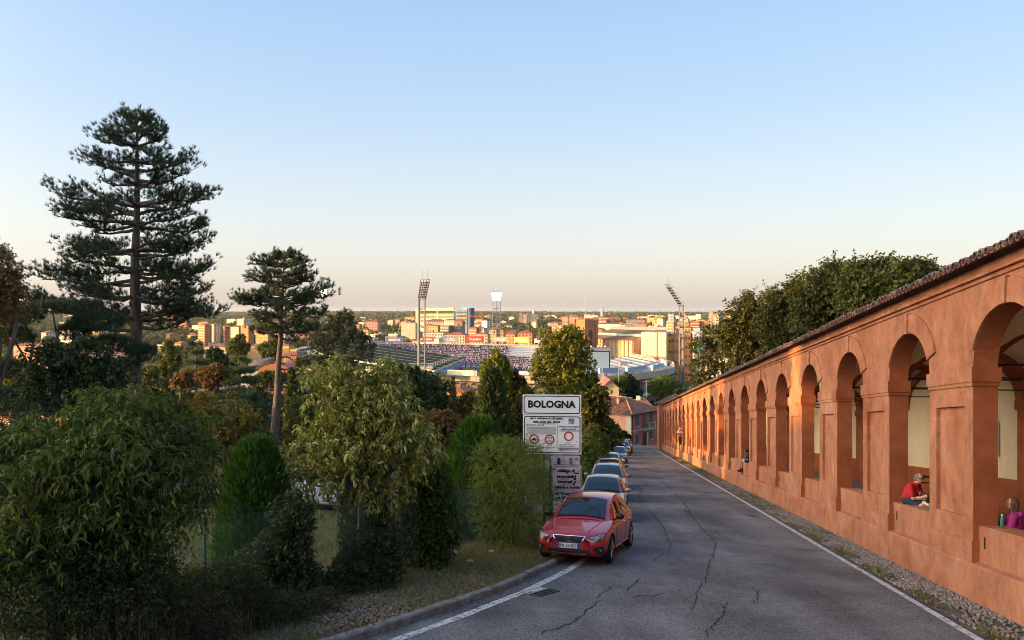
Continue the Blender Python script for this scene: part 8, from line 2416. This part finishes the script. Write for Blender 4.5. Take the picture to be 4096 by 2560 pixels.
# ------------------------------------------------------------------ wire fence, lane, verge
FP = [(-9.5, 6.2), (-7.5, 9.0), (-6.2, 10.7), (-5.06, 12.2), (-3.85, 13.9), (-2.5, 15.6), (-1.41, 17.7), (-.51, 20.0), (.35, 22.8), (1.5, 27.5)]
fence = empty('wire_fence', (0, 0, 0), 'green chain-link fence with thin posts between verge and garden', 'fence')
HF = 1.62
for (x, y) in FP[1:]:
 g = ground(x, y); mb = MB(); mb.tube([(x, y, g - .1), (x, y, g + HF + .12)], .022, 7); mb.build('post', MT['green_post'], fence)
x, y = FP[7]; g = ground(x, y)
for s_ in (-1, 1):
 mb = MB(); mb.tube([(x + .02, y, g + 1.4), (x + .32 * s_ + .1, y + .55 * s_, g - .05)], .02, 6); mb.build('brace', MT['green_post'], fence)
mesh_ = MB()
pit = .065
for (a, b) in zip(FP, FP[1:]):
 a, b = Vector(a), Vector(b); L_ = (b - a).length; d = (b - a) / L_
 ga, gb_ = ground(*a), ground(*b)
 pitch = pit if a.y < 17 else pit * 1.25
 nn = int((L_ + HF) / pitch)
 for s_ in (1, -1):
  for q in range(-int(HF / pitch), int(L_ / pitch) + 1):
   u0 = q * pitch; v0 = 0.0; u1 = u0 + HF; v1 = HF
   if s_ < 0: u0, u1 = u1, u0
   # clip to the panel
   pts = []
   ua, va, ub, vb = u0, v0, u1, v1
   def clip(ua, va, ub, vb):
    t0, t1 = 0.0, 1.0; du = ub - ua
    for (p_, q_) in ((-du, ua), (du, L_ - ua)):
     if p_ == 0: continue
     r = q_ / p_
     if p_ < 0: t0 = max(t0, r)
     else: t1 = min(t1, r)
    return t0, t1
   t0, t1 = clip(ua, va, ub, vb)
   if t1 - t0 < .02: continue
   P_ = []
   for t in (t0, t1):
    u, v = ua + (ub - ua) * t, va + (vb - va) * t
    p = a + d * u; P_.append(Vector((p.x, p.y, ga + (gb_ - ga) * u / L_ + v + .02)))
   mesh_.tube(P_, .0024 if a.y < 17 else .003, 3, cap=False)
mesh_.build('wire_mesh', mat('green_wire', (.02, .07, .04), (.035, .09, .055), rough=.5), fence)['kind'] = 'stuff'
for h in (.05, .85, HF, HF + .1):
 mb = MB(); mb.tube([(x, y, ground(x, y) + h) for x, y in FP], .0045, 4, cap=False); mb.build('line_wire', MT['green_post'], fence)
# lane with a pale kerb behind the garden
mb = MB(); G = []
for i in range(25):
 x = -30 + i * 1.35; y0 = 27.2 + .02 * x
 G.append([(x, y, ground(x, y) + .03) for y in (y0, y0 + 1.6, y0 + 3.4)])
mb.grid(G); tag(mb.build('lane', MT['asphalt']), 'narrow asphalt lane crossing the garden behind the fence', kind='structure')
mb = MB()
for i in range(24):
 x = -30 + i * 1.35; y0 = 30.8 + .02 * x; mb.box((x + .67, y0, ground(x, y0) + .12), (1.33, .18, .3))
tag(mb.build('low_wall', mat('lane_kerb', (.30, .20, .15), (.38, .27, .2), rough=.9)), 'low tan kerb wall along the far side of the lane', kind='structure')
# scattered verge: gravel, dead leaves and grass
def edge_x(y):
 P_ = [p for p in EDGE if p[1] > -10]
 return float(np.interp(y, [p[1] for p in P_], [p[0] for p in P_]))
def fence_x(y): return float(np.interp(y, [p[1] for p in FP], [p[0] for p in FP]))
V_, F_ = [], []; Vg, Lg = [], []
GP, GL_ = [], []
DP = []
for q in range(95000):
 y = 6.5 + 17 * R.random() ** 1.3
 xe, xf = edge_x(y) - .17, fence_x(y)
 u = R.random(); x = xe + (xf - .6 - xe) * u
 n_ = math.sin(x * 2.1 + y * .8) + math.sin(y * 1.7 - x) * .8 + R.uniform(-.9, .9)
 z = ground(x, y)
 grav = math.exp(-((y - 13.2) / 2.4) ** 2 - ((u - .38) / .33) ** 2)
 if R.random() < grav * .28: V_.append((x, y, z))
 elif n_ > -.35 or y > 16.0:
  if R.random() < .8: GP.append((x, y, z - .01))
 elif R.random() < .5: DP.append((x, y, z + .008))
V_ = np.array(V_); nV = len(V_)
a = NP.uniform(0, 6.28, nV); s = NP.uniform(.010, .034, nV)
base = np.array([(-1, -.7, 0), (1, -.5, 0), (.8, .7, 0), (-.9, .6, 0), (-.4, -.3, .5), (.5, -.1, .6), (.2, .4, .5)])
q3 = base[None] * s[:, None, None] * NP.uniform(.7, 1.3, (nV, 7, 3))
rot = np.stack([q3[..., 0] * np.cos(a)[:, None] - q3[..., 1] * np.sin(a)[:, None], q3[..., 0] * np.sin(a)[:, None] + q3[..., 1] * np.cos(a)[:, None], q3[..., 2]], -1) + V_[:, None]
fs = np.array([(0, 1, 5), (0, 5, 4), (1, 2, 6), (1, 6, 5), (2, 3, 6), (3, 4, 6), (3, 0, 4), (4, 5, 6)])
tag(link('gravel', np_mesh('gravel', rot.reshape(-1, 3), (fs[None] + np.arange(nV)[:, None, None] * 7).reshape(-1, 3), tile_mat('gravel_chips', [(.11, .09, .07), (.22, .19, .15), (.15, .125, .10), (.32, .28, .23), (.08, .06, .045)]))), 'loose grey gravel chips on the verge inside the kerb', 'gravel', kind='stuff')
GP = np.array(GP); nG = len(GP)
d = unit(np.stack([NP.normal(size=nG) * .55, NP.normal(size=nG) * .55, np.ones(nG)], 1))
v, f = leaf_geo(GP, d, NP.uniform(.05, .14, nG), NP.uniform(.006, .011, nG), fold=.02, curl=.25)
tag(link('verge_grass', np_mesh('verge_grass', v, f, leaf_mat('dry_grass', [(.20, .155, .06), (.11, .11, .032), (.27, .205, .085), (.07, .09, .024), (.17, .14, .05)], .3))), 'thin dry grass on the verge beside the kerb', 'grass', kind='stuff')
DP = np.array(DP); nD = len(DP)
d = rnd_dirs(nD); d[:, 2] *= .15; d = unit(d)
v, f = leaf_geo(DP, d, NP.uniform(.04, .09, nD), NP.uniform(.02, .04, nD), fold=.1, curl=.2)
tag(link('fallen_leaves', np_mesh('fallen_leaves', v, f, leaf_mat('dead_leaf', [(.15, .08, .04), (.24, .14, .065), (.10, .06, .035), (.30, .22, .12)], .1))), 'brown fallen leaves strewn under the fence', 'leaves', kind='stuff')
# lawn inside the fence
LP = []
for q in range(52000):
 y = 9 + 17.5 * R.random() ** .8; x = fence_x(y) + .2 - R.random() * (5 + y * .75)
 if x < -.72 * y - 1: continue
 LP.append((x, y, ground(x, y) - .01))
LP = np.array(LP); nL = len(LP)
d = unit(np.stack([NP.normal(size=nL) * .6, NP.normal(size=nL) * .6, np.ones(nL)], 1))
v, f = leaf_geo(LP, d, NP.uniform(.06, .15, nL), NP.uniform(.010, .02, nL), fold=.02, curl=.25)
tag(link('lawn_grass', np_mesh('lawn_grass', v, f, leaf_mat('lawn_blade', [(.10, .14, .025), (.16, .17, .04), (.22, .195, .065), (.08, .12, .02)], .3))), 'short yellow-green lawn grass behind the wire fence', 'grass', kind='stuff')
# weeds at the foot of the wall and in the gutter, further down
WP = []
for q in range(2600):
 l = 22 + 62 * R.random(); t = -.25 - .7 * R.random() ** 1.5
 if math.sin(l * 1.1) + math.sin(l * .37 + 2) + R.uniform(-.8, .8) < .5 and l < 52: continue
 WP.append(tuple(wallpt(l, t, .02)))
for q in range(900):
 l = 8 + 16 * R.random(); t = -1.02 + .12 * R.random()
 if math.sin(l * 2.3) > 0: WP.append(tuple(wallpt(l, t, .02)))
for q in range(500):
 i = R.randrange(len(EDGE) - 1); x, y = EDGE[i]
 if 5 < y < 19: WP.append((x + R.uniform(.0, .08), y + R.uniform(-.2, .2), road_z(x, y)))
WP = np.array(WP); nW = len(WP)
d = unit(np.stack([NP.normal(size=nW) * .7, NP.normal(size=nW) * .7, np.ones(nW)], 1))
v, f = leaf_geo(WP, d, NP.uniform(.08, .28, nW), NP.uniform(.015, .03, nW), fold=.03, curl=.3)
tag(link('gutter_weeds', np_mesh('gutter_weeds', v, f, leaf_mat('weed_blade', [(.12, .11, .04), (.07, .09, .025), (.18, .15, .06)], .3))), 'dry weeds growing in the gutter below the portico', 'weeds', kind='stuff')
for (lab, px, py, s_) in (('pale broken stone lying in the verge grass', 452, 600 - 46, .11), ('small pale stone nearer the kerb', 470, 562, .07), ('crumpled white litter beside the fence brace', 492, 552, .06)):
 x, y = on_road(px, py); q = Vector((x, y, ground(x, y) + s_ * .25)); bm = bmesh.new(); bmesh.ops.create_icosphere(bm, subdivisions=2, radius=1)
 rr = random.Random(px)
 mb = MB(); mb.add([Vector((v_.co.x * s_ * 1.3, v_.co.y * s_ * .8, v_.co.z * s_ * .55)) * rr.uniform(.85, 1.15) for v_ in bm.verts], [tuple(v_.index for v_ in f_.verts) for f_ in bm.faces]); bm.free()
 tag(mb.build('stone' if 'stone' in lab else 'litter', MT['stone_trim'] if 'stone' in lab else MT['white'], loc=q), lab, 'stone' if 'stone' in lab else 'litter')
# ------------------------------------------------------------------ people on the parapets
MT['skin'] = mat('skin', (0.50, 0.27, 0.18), (0.56, 0.31, 0.21), scale=8, rough=.55)
MT['skin_tan'] = mat('tanned_skin', (0.34, 0.16, 0.10), rough=.55)
MT['tee_red'] = mat('red_cotton', (0.42, 0.012, 0.022), (0.50, 0.02, 0.03), scale=9, rough=.9, bump=.4, bscale=12)
MT['tee_black'] = mat('black_cotton', (0.010, 0.010, 0.012), (0.02, 0.02, 0.022), scale=9, rough=.9)
MT['navy'] = mat('navy_cotton', (0.016, 0.022, 0.045), (0.028, 0.036, 0.065), scale=9, rough=.9, bump=.4, bscale=12)
MT['magenta'] = mat('magenta_fleece', (0.27, 0.018, 0.15), (0.36, 0.03, 0.21), scale=7, rough=.95, bump=.5, bscale=14)
MT['hair_grey'] = mat('grey_hair', (0.10, 0.09, 0.085), (0.2, 0.18, 0.17), scale=40, rough=.8)
MT['hair_brown'] = mat('brown_hair', (0.05, 0.028, 0.015), (0.30, 0.18, 0.08), scale=7, rough=.55, stretch=(9, 9, .7), lo=.5, hi=.72)
MT['hair_black'] = mat('black_hair', (0.008, 0.007, 0.007), rough=.6)
MT['shoe_white'] = mat('white_shoe', (.62, .60, .58), rough=.6)
def blob(parts, M, name, m, parent, vox=.010, sm=6):
 """one continuous surface from tapered limbs ('c', p0, p1, r0, r1) and ellipsoids ('e', centre, radii)"""
 bm = bmesh.new()
 for p in parts:
  if p[0] == 'c':
   a, b, r0, r1 = Vector(p[1]), Vector(p[2]), p[3], p[4]
   d = b - a; L_ = max(d.length, 1e-4)
   rot = d.to_track_quat('Z', 'Y').to_matrix().to_4x4()
   bmesh.ops.create_cone(bm, cap_ends=True, segments=14, radius1=r0, radius2=r1, depth=L_, matrix=Matrix.Translation((a + b) / 2) @ rot)
   for q, r in ((a, r0), (b, r1)): bmesh.ops.create_icosphere(bm, subdivisions=2, radius=r, matrix=Matrix.Translation(q))
  else:
   S_ = Matrix.Diagonal((*p[2], 1))
   rt = p[3].to_4x4() if len(p) > 3 else Matrix.Identity(4)
   bmesh.ops.create_icosphere(bm, subdivisions=3, radius=1, matrix=Matrix.Translation(p[1]) @ rt @ S_)
 me = bpy.data.meshes.new('tmp'); bm.to_mesh(me); bm.free()
 o = link('tmp', me)
 r = o.modifiers.new('r', 'REMESH'); r.mode = 'VOXEL'; r.voxel_size = vox
 s = o.modifiers.new('s', 'SMOOTH'); s.iterations = sm; s.factor = .5
 out = eval_mesh(o, name); bpy.data.objects.remove(o)
 out.transform(M); out.materials.clear(); out.materials.append(m)
 out.polygons.foreach_set('use_smooth', [True] * len(out.polygons))
 return link(name, out, parent)
def hand(wrist, dirv, nrm, curl, thumb_side, s=1.0):
 """palm, four fingers of different length bent twice, thumb from the side of the palm"""
 w, d, n = Vector(wrist), Vector(dirv).normalized(), Vector(nrm).normalized()
 sd = d.cross(n).normalized() * thumb_side
 P = [('e', w + d * .045 * s, (.040 * s, .040 * s, .040 * s)), ('c', w, w + d * .075 * s, .026 * s, .033 * s)]
 for i, (o, ln) in enumerate(((.030, .070), (.010, .080), (-.011, .074), (-.030, .058))):
  k0 = w + d * .085 * s + sd * o * s
  a = curl * (.8 + .1 * i)
  d1 = (d * math.cos(a) - n * math.sin(a)); d2 = (d * math.cos(2.0 * a) - n * math.sin(2.0 * a))
  k1 = k0 + d1 * ln * .5 * s; k2 = k1 + d2 * ln * .5 * s
  P += [('c', k0, k1, .0095 * s, .0088 * s), ('c', k1, k2, .0088 * s, .007 * s)]
 t0 = w + d * .03 * s + sd * .03 * s; t1 = t0 + (d * .5 + sd * .8).normalized() * .038 * s; t2 = t1 + (d * .9 + sd * .25 - n * .2).normalized() * .032 * s
 P += [('c', t0, t1, .013 * s, .011 * s), ('c', t1, t2, .011 * s, .008 * s)]
 return P
def head(c, f, up=(0, 0, 1), s=1.0, beard=False):
 """head ellipsoids round centre c, looking along f"""
 c, f, u = Vector(c), Vector(f).normalized(), Vector(up).normalized()
 l = u.cross(f).normalized(); u = f.cross(l)
 rt = Matrix((f, l, u)).transposed()
 P = [('e', c + u * .025 * s, (.098 * s, .076 * s, .100 * s), rt), ('e', c + f * .020 * s - u * .055 * s, (.070 * s, .058 * s, .066 * s), rt), ('e', c + f * .055 * s - u * .095 * s, (.030 * s, .030 * s, .024 * s), rt),
   ('c', c + f * .088 * s + u * .012 * s, c + f * .112 * s - u * .026 * s, .010 * s, .015 * s), ('e', c + f * .085 * s - u * .062 * s, (.012 * s, .026 * s, .010 * s), rt),
   ('e', c + f * .080 * s + u * .035 * s, (.016 * s, .05 * s, .012 * s), rt), ('e', c + l * .076 * s - u * .005 * s, (.018 * s, .010 * s, .030 * s), rt), ('e', c - l * .076 * s - u * .005 * s, (.018 * s, .010 * s, .030 * s), rt)]
 return P, f, l, u
def eyes(c, f, l, u, M, root, s=1.0):
 for sg in (-1, 1):
  mb = MB(); bm = bmesh.new(); bmesh.ops.create_icosphere(bm, subdivisions=1, radius=.011 * s)
  mb.add([M @ (v.co + Vector(c) + f * .086 * s + l * sg * .032 * s + u * .012 * s) for v in bm.verts], [tuple(v.index for v in q.verts) for q in bm.faces]); bm.free(); mb.build('eye', MT['ink_black'], root)
def frame(loc, fx, fy):
 f = Vector((fx, fy, 0)).normalized()
 return Matrix(((f.x, -f.y, 0, loc.x), (f.y, f.x, 0, loc.y), (0, 0, 1, loc.z), (0, 0, 0, 1)))
# ---- man in the red T-shirt: sits on the parapet of the second opening, leaning on his knees, looking uphill (local x forward, y left, z up from the seat)
loc = wallpt(18.70, .31, 1.5)
M = frame(Vector((0, 0, 0)), .62, -.78)
man = empty('person', loc, 'man in red T-shirt, dark shorts and sunglasses leaning forward on the parapet', 'person')
hc = (.26, .0, .68)
H_, f, l, u = head(hc, (.92, .25, -.12), (.1, 0, 1))
arms = [('c', (.15, .205, .47), (.20, .27, .22), .050, .042), ('c', (.20, .27, .22), (.42, .13, .17), .040, .028), ('c', (.15, -.205, .47), (.24, -.27, .22), .050, .042), ('c', (.24, -.27, .22), (.44, -.05, .20), .040, .028)]
arms += hand((.43, .12, .17), (.6, -.7, -.1), (0, 0, 1), .5, 1) + hand((.45, -.05, .20), (.5, .8, -.1), (0, 0, 1), .5, -1)
legs = [('c', (.02, .10, .09), (.44, .16, .10), .088, .066), ('c', (.02, -.10, .09), (.42, -.20, .06), .088, .066), ('c', (.44, .16, .10), (.48, .18, -.30), .060, .042), ('c', (.42, -.20, .06), (.38, -.24, -.34), .060, .042),
  ('c', (.48, .18, -.30), (.58, .19, -.34), .040, .03), ('c', (.38, -.24, -.34), (.48, -.25, -.38), .040, .03)]
torso = [('c', (.02, 0, .12), (.12, 0, .38), .145, .150), ('c', (.13, .13, .46), (.13, -.13, .46), .080, .080), ('c', (.16, 0, .50), (.24, 0, .61), .062, .055)]
blob(H_ + arms + legs + torso, M, 'body', MT['skin'], man, .008)
tee = [('c', (.01, 0, .11), (.11, 0, .38), .168, .172), ('e', (.10, 0, .30), (.17, .20, .21)), ('c', (.13, .15, .465), (.13, -.15, .465), .098, .098), ('c', (.15, .205, .47), (.185, .25, .30), .074, .078), ('c', (.15, -.205, .47), (.20, -.25, .30), .074, .078), ('c', (.16, 0, .50), (.20, 0, .535), .085, .075)]
blob(tee, M, 'shirt', MT['tee_red'], man, .011)
blob([('c', (.0, .09, .10), (.36, .15, .11), .112, .092), ('c', (.0, -.09, .10), (.34, -.17, .08), .112, .092), ('c', (0, .06, .1), (0, -.06, .1), .13, .13)], M, 'shorts', MT['navy'], man, .011)
rt = Matrix((f, l, u)).transposed(); c = Vector(hc)
blob([('e', c - f * .022 + u * .030, (.086, .080, .090), rt), ('e', c - f * .05 - u * .02, (.055, .070, .06), rt)], M, 'hair', MT['hair_grey'], man, .008)
mb = MB()
for sg in (-1, 1):
 q = [c + f * .105 + l * sg * (.034 + dx) + u * (.014 + dz) for dx, dz in ((-.026, .018), (.030, .020), (.026, -.016), (-.018, -.018))]
 q2 = [p - f * .012 for p in q]
 mb.add([M @ p for p in q + q2], [(0, 1, 2, 3), (4, 7, 6, 5), (0, 4, 5, 1), (1, 5, 6, 2), (2, 6, 7, 3), (3, 7, 4, 0)])
 mb.tube([M @ (c + f * .098 + l * sg * .064 + u * .028), M @ (c + l * sg * .084 + u * .02)], .006, 4)
mb.tube([M @ (c + f * .112 + l * .012 + u * .022), M @ (c + f * .112 - l * .012 + u * .022)], .006, 4)
mb.build('sunglasses', MT['trim'], man)
# crossed-arc emblem and an underline on the chest
mb = MB(); ec = Vector((.292, -.02, .33)); eu = Vector((-.30, 0, .95)).normalized(); el = Vector((0, 1, 0))
for s_ in (1, -1):
 mb.tube([M @ (ec + el * (.055 * math.cos(a)) + eu * (s_ * (.052 - .045 * math.sin(a))) + Vector((.008, 0, 0))) for a in np.linspace(.15, 2.99, 9)], [.004, .008, .010, .008, .007, .008, .010, .008, .004], 5)
mb.tube([M @ (ec + el * .07 - eu * .105 + Vector((.02, 0, 0))), M @ (ec - el * .07 - eu * .095 + Vector((.02, 0, 0)))], .006, 4)
mb.build('shirt_emblem', MT['shoe_white'], man)
mb = MB(); mb.tube([M @ (Vector((.43, .12, .17)) + Vector((.0, .028 * math.cos(a), .028 * math.sin(a)))) for a in np.linspace(0, 6.28, 11)], .008, 5); mb.build('watch', MT['chrome'], man)
# ---- companion in black, mostly behind the pier, one forearm and a white shoe showing
loc = wallpt(16.72, .40, 1.5)
M = frame(Vector((0, 0, 0)), -.05, 1.0)
p2m = empty('person', loc, 'person in black with a white shoe, mostly hidden behind the pier', 'person')
H_, f, l, u = head((.10, 0, .70), (1, .1, 0))
bd = H_ + [('c', (0, 0, .10), (.03, 0, .45), .13, .13), ('c', (.03, .14, .47), (.03, -.14, .47), .07, .07), ('c', (.05, 0, .48), (.08, 0, .62), .055, .05), ('c', (.03, .19, .46), (.36, .20, .30), .048, .040), ('c', (.36, .20, .30), (.74, .17, .15), .038, .027)] + hand((.75, .17, .145), (1, -.1, -.1), (0, 0, 1), .35, -1)
bd += [('c', (0, .10, .10), (.40, .06, .42), .08, .06), ('c', (.40, .06, .42), (.62, .05, .06), .056, .042), ('c', (0, -.10, .10), (.36, -.28, .10), .08, .06), ('c', (.36, -.28, .10), (.34, -.30, -.34), .056, .042)]
blob(bd, M, 'body', MT['skin'], p2m, .008)
blob([('c', (0, 0, .10), (.03, 0, .43), .155, .155), ('c', (.03, .16, .47), (.03, -.16, .47), .088, .088), ('c', (.03, .19, .46), (.30, .20, .33), .068, .066)], M, 'shirt', MT['tee_black'], p2m, .011)
blob([('c', (0, .10, .10), (.40, .06, .42), .10, .075), ('c', (.40, .06, .42), (.58, .05, .12), .075, .062), ('c', (0, -.10, .10), (.36, -.28, .10), .10, .075), ('c', (.36, -.28, .10), (.345, -.295, -.28), .072, .06), ('c', (0, .06, .1), (0, -.06, .1), .12, .12)], M, 'trousers', MT['tee_black'], p2m, .011)
blob([('c', (.60, .05, .035), (.80, .04, .03), .045, .036), ('e', (.62, .05, .07), (.05, .04, .05)), ('c', (.34, -.30, -.38), (.44, -.31, -.40), .045, .036)], M, 'shoes', MT['shoe_white'], p2m, .009)
blob([('e', Vector((.08, 0, .73)), (.10, .085, .10))], M, 'hair', MT['hair_black'], p2m, .01)
# ---- woman in the magenta hoodie behind the first parapet, profile to the left
loc = wallpt(14.72, .80, 1.22)
M = frame(Vector((0, 0, 0)), -.80, .60)
wo = empty('person', loc, 'woman with long hair in a magenta hoodie sitting behind the parapet', 'person')
hc = (.03, 0, .705)
H_, f, l, u = head(hc, (1, .12, -.05), s=.95)
ar = [('c', (.0, .175, .48), (.04, .22, .24), .042, .036), ('c', (.04, .22, .24), (.29, .10, .27), .034, .025), ('c', (.0, -.175, .48), (.04, -.22, .26), .042, .036), ('c', (.04, -.22, .26), (.29, -.04, .31), .034, .025)]
ar += hand((.30, .10, .275), (.9, -.1, .25), (0, .3, 1), .45, -1, .95) + hand((.30, -.04, .315), (.85, .2, .3), (0, -.3, 1), .4, 1, .95)
bd = H_ + ar + [('c', (0, 0, .10), (.01, 0, .42), .115, .115), ('c', (.0, .12, .47), (.0, -.12, .47), .062, .062), ('c', (0, 0, .48), (.015, 0, .63), .048, .045), ('c', (0, .09, .08), (.40, .10, .10), .08, .06), ('c', (0, -.09, .08), (.40, -.10, .10), .08, .06), ('c', (.40, .10, .10), (.42, .10, -.15), .055, .045), ('c', (.40, -.10, .10), (.42, -.10, -.15), .055, .045)]
blob(bd, M, 'body', MT['skin'], wo, .008)
ho = [('c', (-.01, 0, .06), (-.005, 0, .42), .150, .150), ('e', (.0, 0, .22), (.15, .19, .22)), ('c', (-.01, .14, .475), (-.01, -.14, .475), .085, .085), ('c', (.0, .185, .475), (.04, .225, .24), .068, .062), ('c', (.0, -.185, .475), (.04, -.225, .26), .068, .062), ('c', (.04, .225, .24), (.235, .13, .27), .058, .045), ('c', (.04, -.225, .26), (.235, -.085, .30), .058, .045),
  ('e', (-.095, 0, .52), (.085, .13, .075)), ('c', (-.03, .07, .53), (.03, .05, .50), .05, .04), ('c', (-.03, -.07, .53), (.03, -.05, .50), .05, .04)]
blob(ho, M, 'hoodie', MT['magenta'], wo, .010)
blob([('c', (0, .09, .08), (.40, .10, .10), .095, .072), ('c', (0, -.09, .08), (.40, -.10, .10), .095, .072)], M, 'trousers', MT['tee_black'], wo, .012)
rt = Matrix((f, l, u)).transposed(); c = Vector(hc)
hr = [('e', c - f * .028 + u * .030, (.092, .086, .098), rt), ('e', c - f * .06 - u * .03, (.06, .085, .10), rt)]
for sg in (-1, 1):
 hr += [('c', c - f * .01 + l * sg * .078 + u * .01, c + f * .02 + l * sg * .085 - u * .20, .034, .038), ('c', c + f * .02 + l * sg * .085 - u * .20, c + f * .045 + l * sg * .075 - u * .36, .038, .016), ('c', c - f * .05 + l * sg * .06, c - f * .04 + l * sg * .07 - u * .22, .045, .035)]
blob(hr, M, 'hair', MT['hair_brown'], wo, .009)
eyes(hc, f, l, u, M, wo, .95)
mb = MB(); q = Vector((.275, .108, .272)); ax = Vector((.9, -.35, .1)).normalized(); b1 = ax.cross(Vector((0, 0, 1))).normalized(); b2 = ax.cross(b1)
mb.tube([M @ (q + b1 * .030 * math.cos(a) + b2 * .030 * math.sin(a)) for a in np.linspace(0, 6.28, 12)], .006, 5)
mb.add([M @ (q + Vector((0, .034, .01)) + Vector((.022 * math.cos(a), .004, .022 * math.sin(a)))) for a in np.linspace(0, 6.28, 13)[:-1]], [tuple(range(12))]); mb.build('watch', MT['shoe_white'], wo)
bo = empty('bottle', wallpt(14.38, .42, 1.502), 'green plastic bottle standing on the parapet before the woman', 'bottle')
mb = MB(); mb.lathe([(.030, 0), (.034, .012), (.033, .06), (.029, .085), (.033, .11), (.033, .16), (.014, .205), (.0135, .225)], n=14); mb.build('flask', mat('green_plastic', (.03, .14, .08), (.08, .24, .16), scale=30, rough=.15, spec=.6), bo, smooth=True)
mb = MB(); mb.lathe([(.016, .222), (.016, .245)], n=10); mb.build('cap', MT['white'], bo)
# ---- figure in black with legs hanging from the seventh opening
loc = wallpt(40.05, .18, 1.5)
M = frame(Vector((0, 0, 0)), -.99, .05)
yb = empty('person', loc, 'dark-haired person in black top and shorts, legs hanging from the parapet', 'person')
hc = (.13, 0, .60)
H_, f, l, u = head(hc, (.75, -.35, -.55), (.5, 0, .85), s=.95)
ar = [('c', (.05, .17, .42), (.10, .22, .18), .042, .036), ('c', (.10, .22, .18), (.33, .08, .20), .034, .025), ('c', (.05, -.17, .42), (.10, -.22, .18), .042, .036), ('c', (.10, -.22, .18), (.33, -.06, .20), .034, .025)] + hand((.335, .08, .205), (.8, -.4, .3), (0, .2, 1), .6, -1, .95) + hand((.335, -.06, .205), (.8, .4, .3), (0, -.2, 1), .6, 1, .95)
bd = H_ + ar + [('c', (0, 0, .10), (.05, 0, .38), .115, .115), ('c', (.05, .12, .42), (.05, -.12, .42), .062, .062), ('c', (.06, 0, .43), (.11, 0, .54), .048, .045), ('c', (0, .09, .08), (.40, .10, .07), .08, .06), ('c', (0, -.09, .08), (.40, -.08, .07), .08, .06), ('c', (.40, .10, .07), (.40, .12, -.36), .056, .040), ('c', (.40, -.08, .07), (.42, -.06, -.36), .056, .040)]
blob(bd, M, 'body', MT['skin_tan'], yb, .009)
blob([('c', (0, 0, .09), (.05, 0, .38), .142, .145), ('c', (.05, .14, .425), (.05, -.14, .425), .085, .085), ('c', (.05, .175, .42), (.09, .215, .25), .064, .06), ('c', (.05, -.175, .42), (.09, -.215, .25), .064, .06)], M, 'shirt', MT['tee_black'], yb, .012)
blob([('c', (0, .09, .09), (.28, .10, .08), .10, .085), ('c', (0, -.09, .09), (.28, -.09, .08), .10, .085)], M, 'shorts', MT['tee_black'], yb, .012)
blob([('c', (.27, .095, .08), (.31, .10, .08), .088, .086), ('c', (.27, -.09, .08), (.31, -.09, .08), .088, .086)], M, 'hem', MT['shoe_white'], yb, .012)
blob([('c', (.40, .12, -.30), (.40, .12, -.42), .046, .05), ('c', (.40, .12, -.44), (.56, .13, -.47), .05, .04), ('c', (.42, -.06, -.30), (.42, -.06, -.42), .046, .05), ('c', (.42, -.06, -.44), (.58, -.05, -.47), .05, .04)], M, 'boots', MT['tee_black'], yb, .011)
rt = Matrix((f, l, u)).transposed(); c = Vector(hc)
blob([('e', c - f * .018 + u * .028, (.098, .092, .10), rt), ('e', c - f * .05 - u * .03, (.065, .085, .09), rt)], M, 'hair', MT['hair_black'], yb, .01)
mb = MB(); mb.box((.42, .01, .24), (.012, .075, .15), M=M); mb.build('phone', MT['trim'], yb)
sb = MB(); sb.tube([M @ Vector((.10, .10, .50)), M @ Vector((.20, .02, .34)), M @ Vector((.18, -.14, .14))], .014, 5); sb.build('bag_strap', MT['skin'], yb)
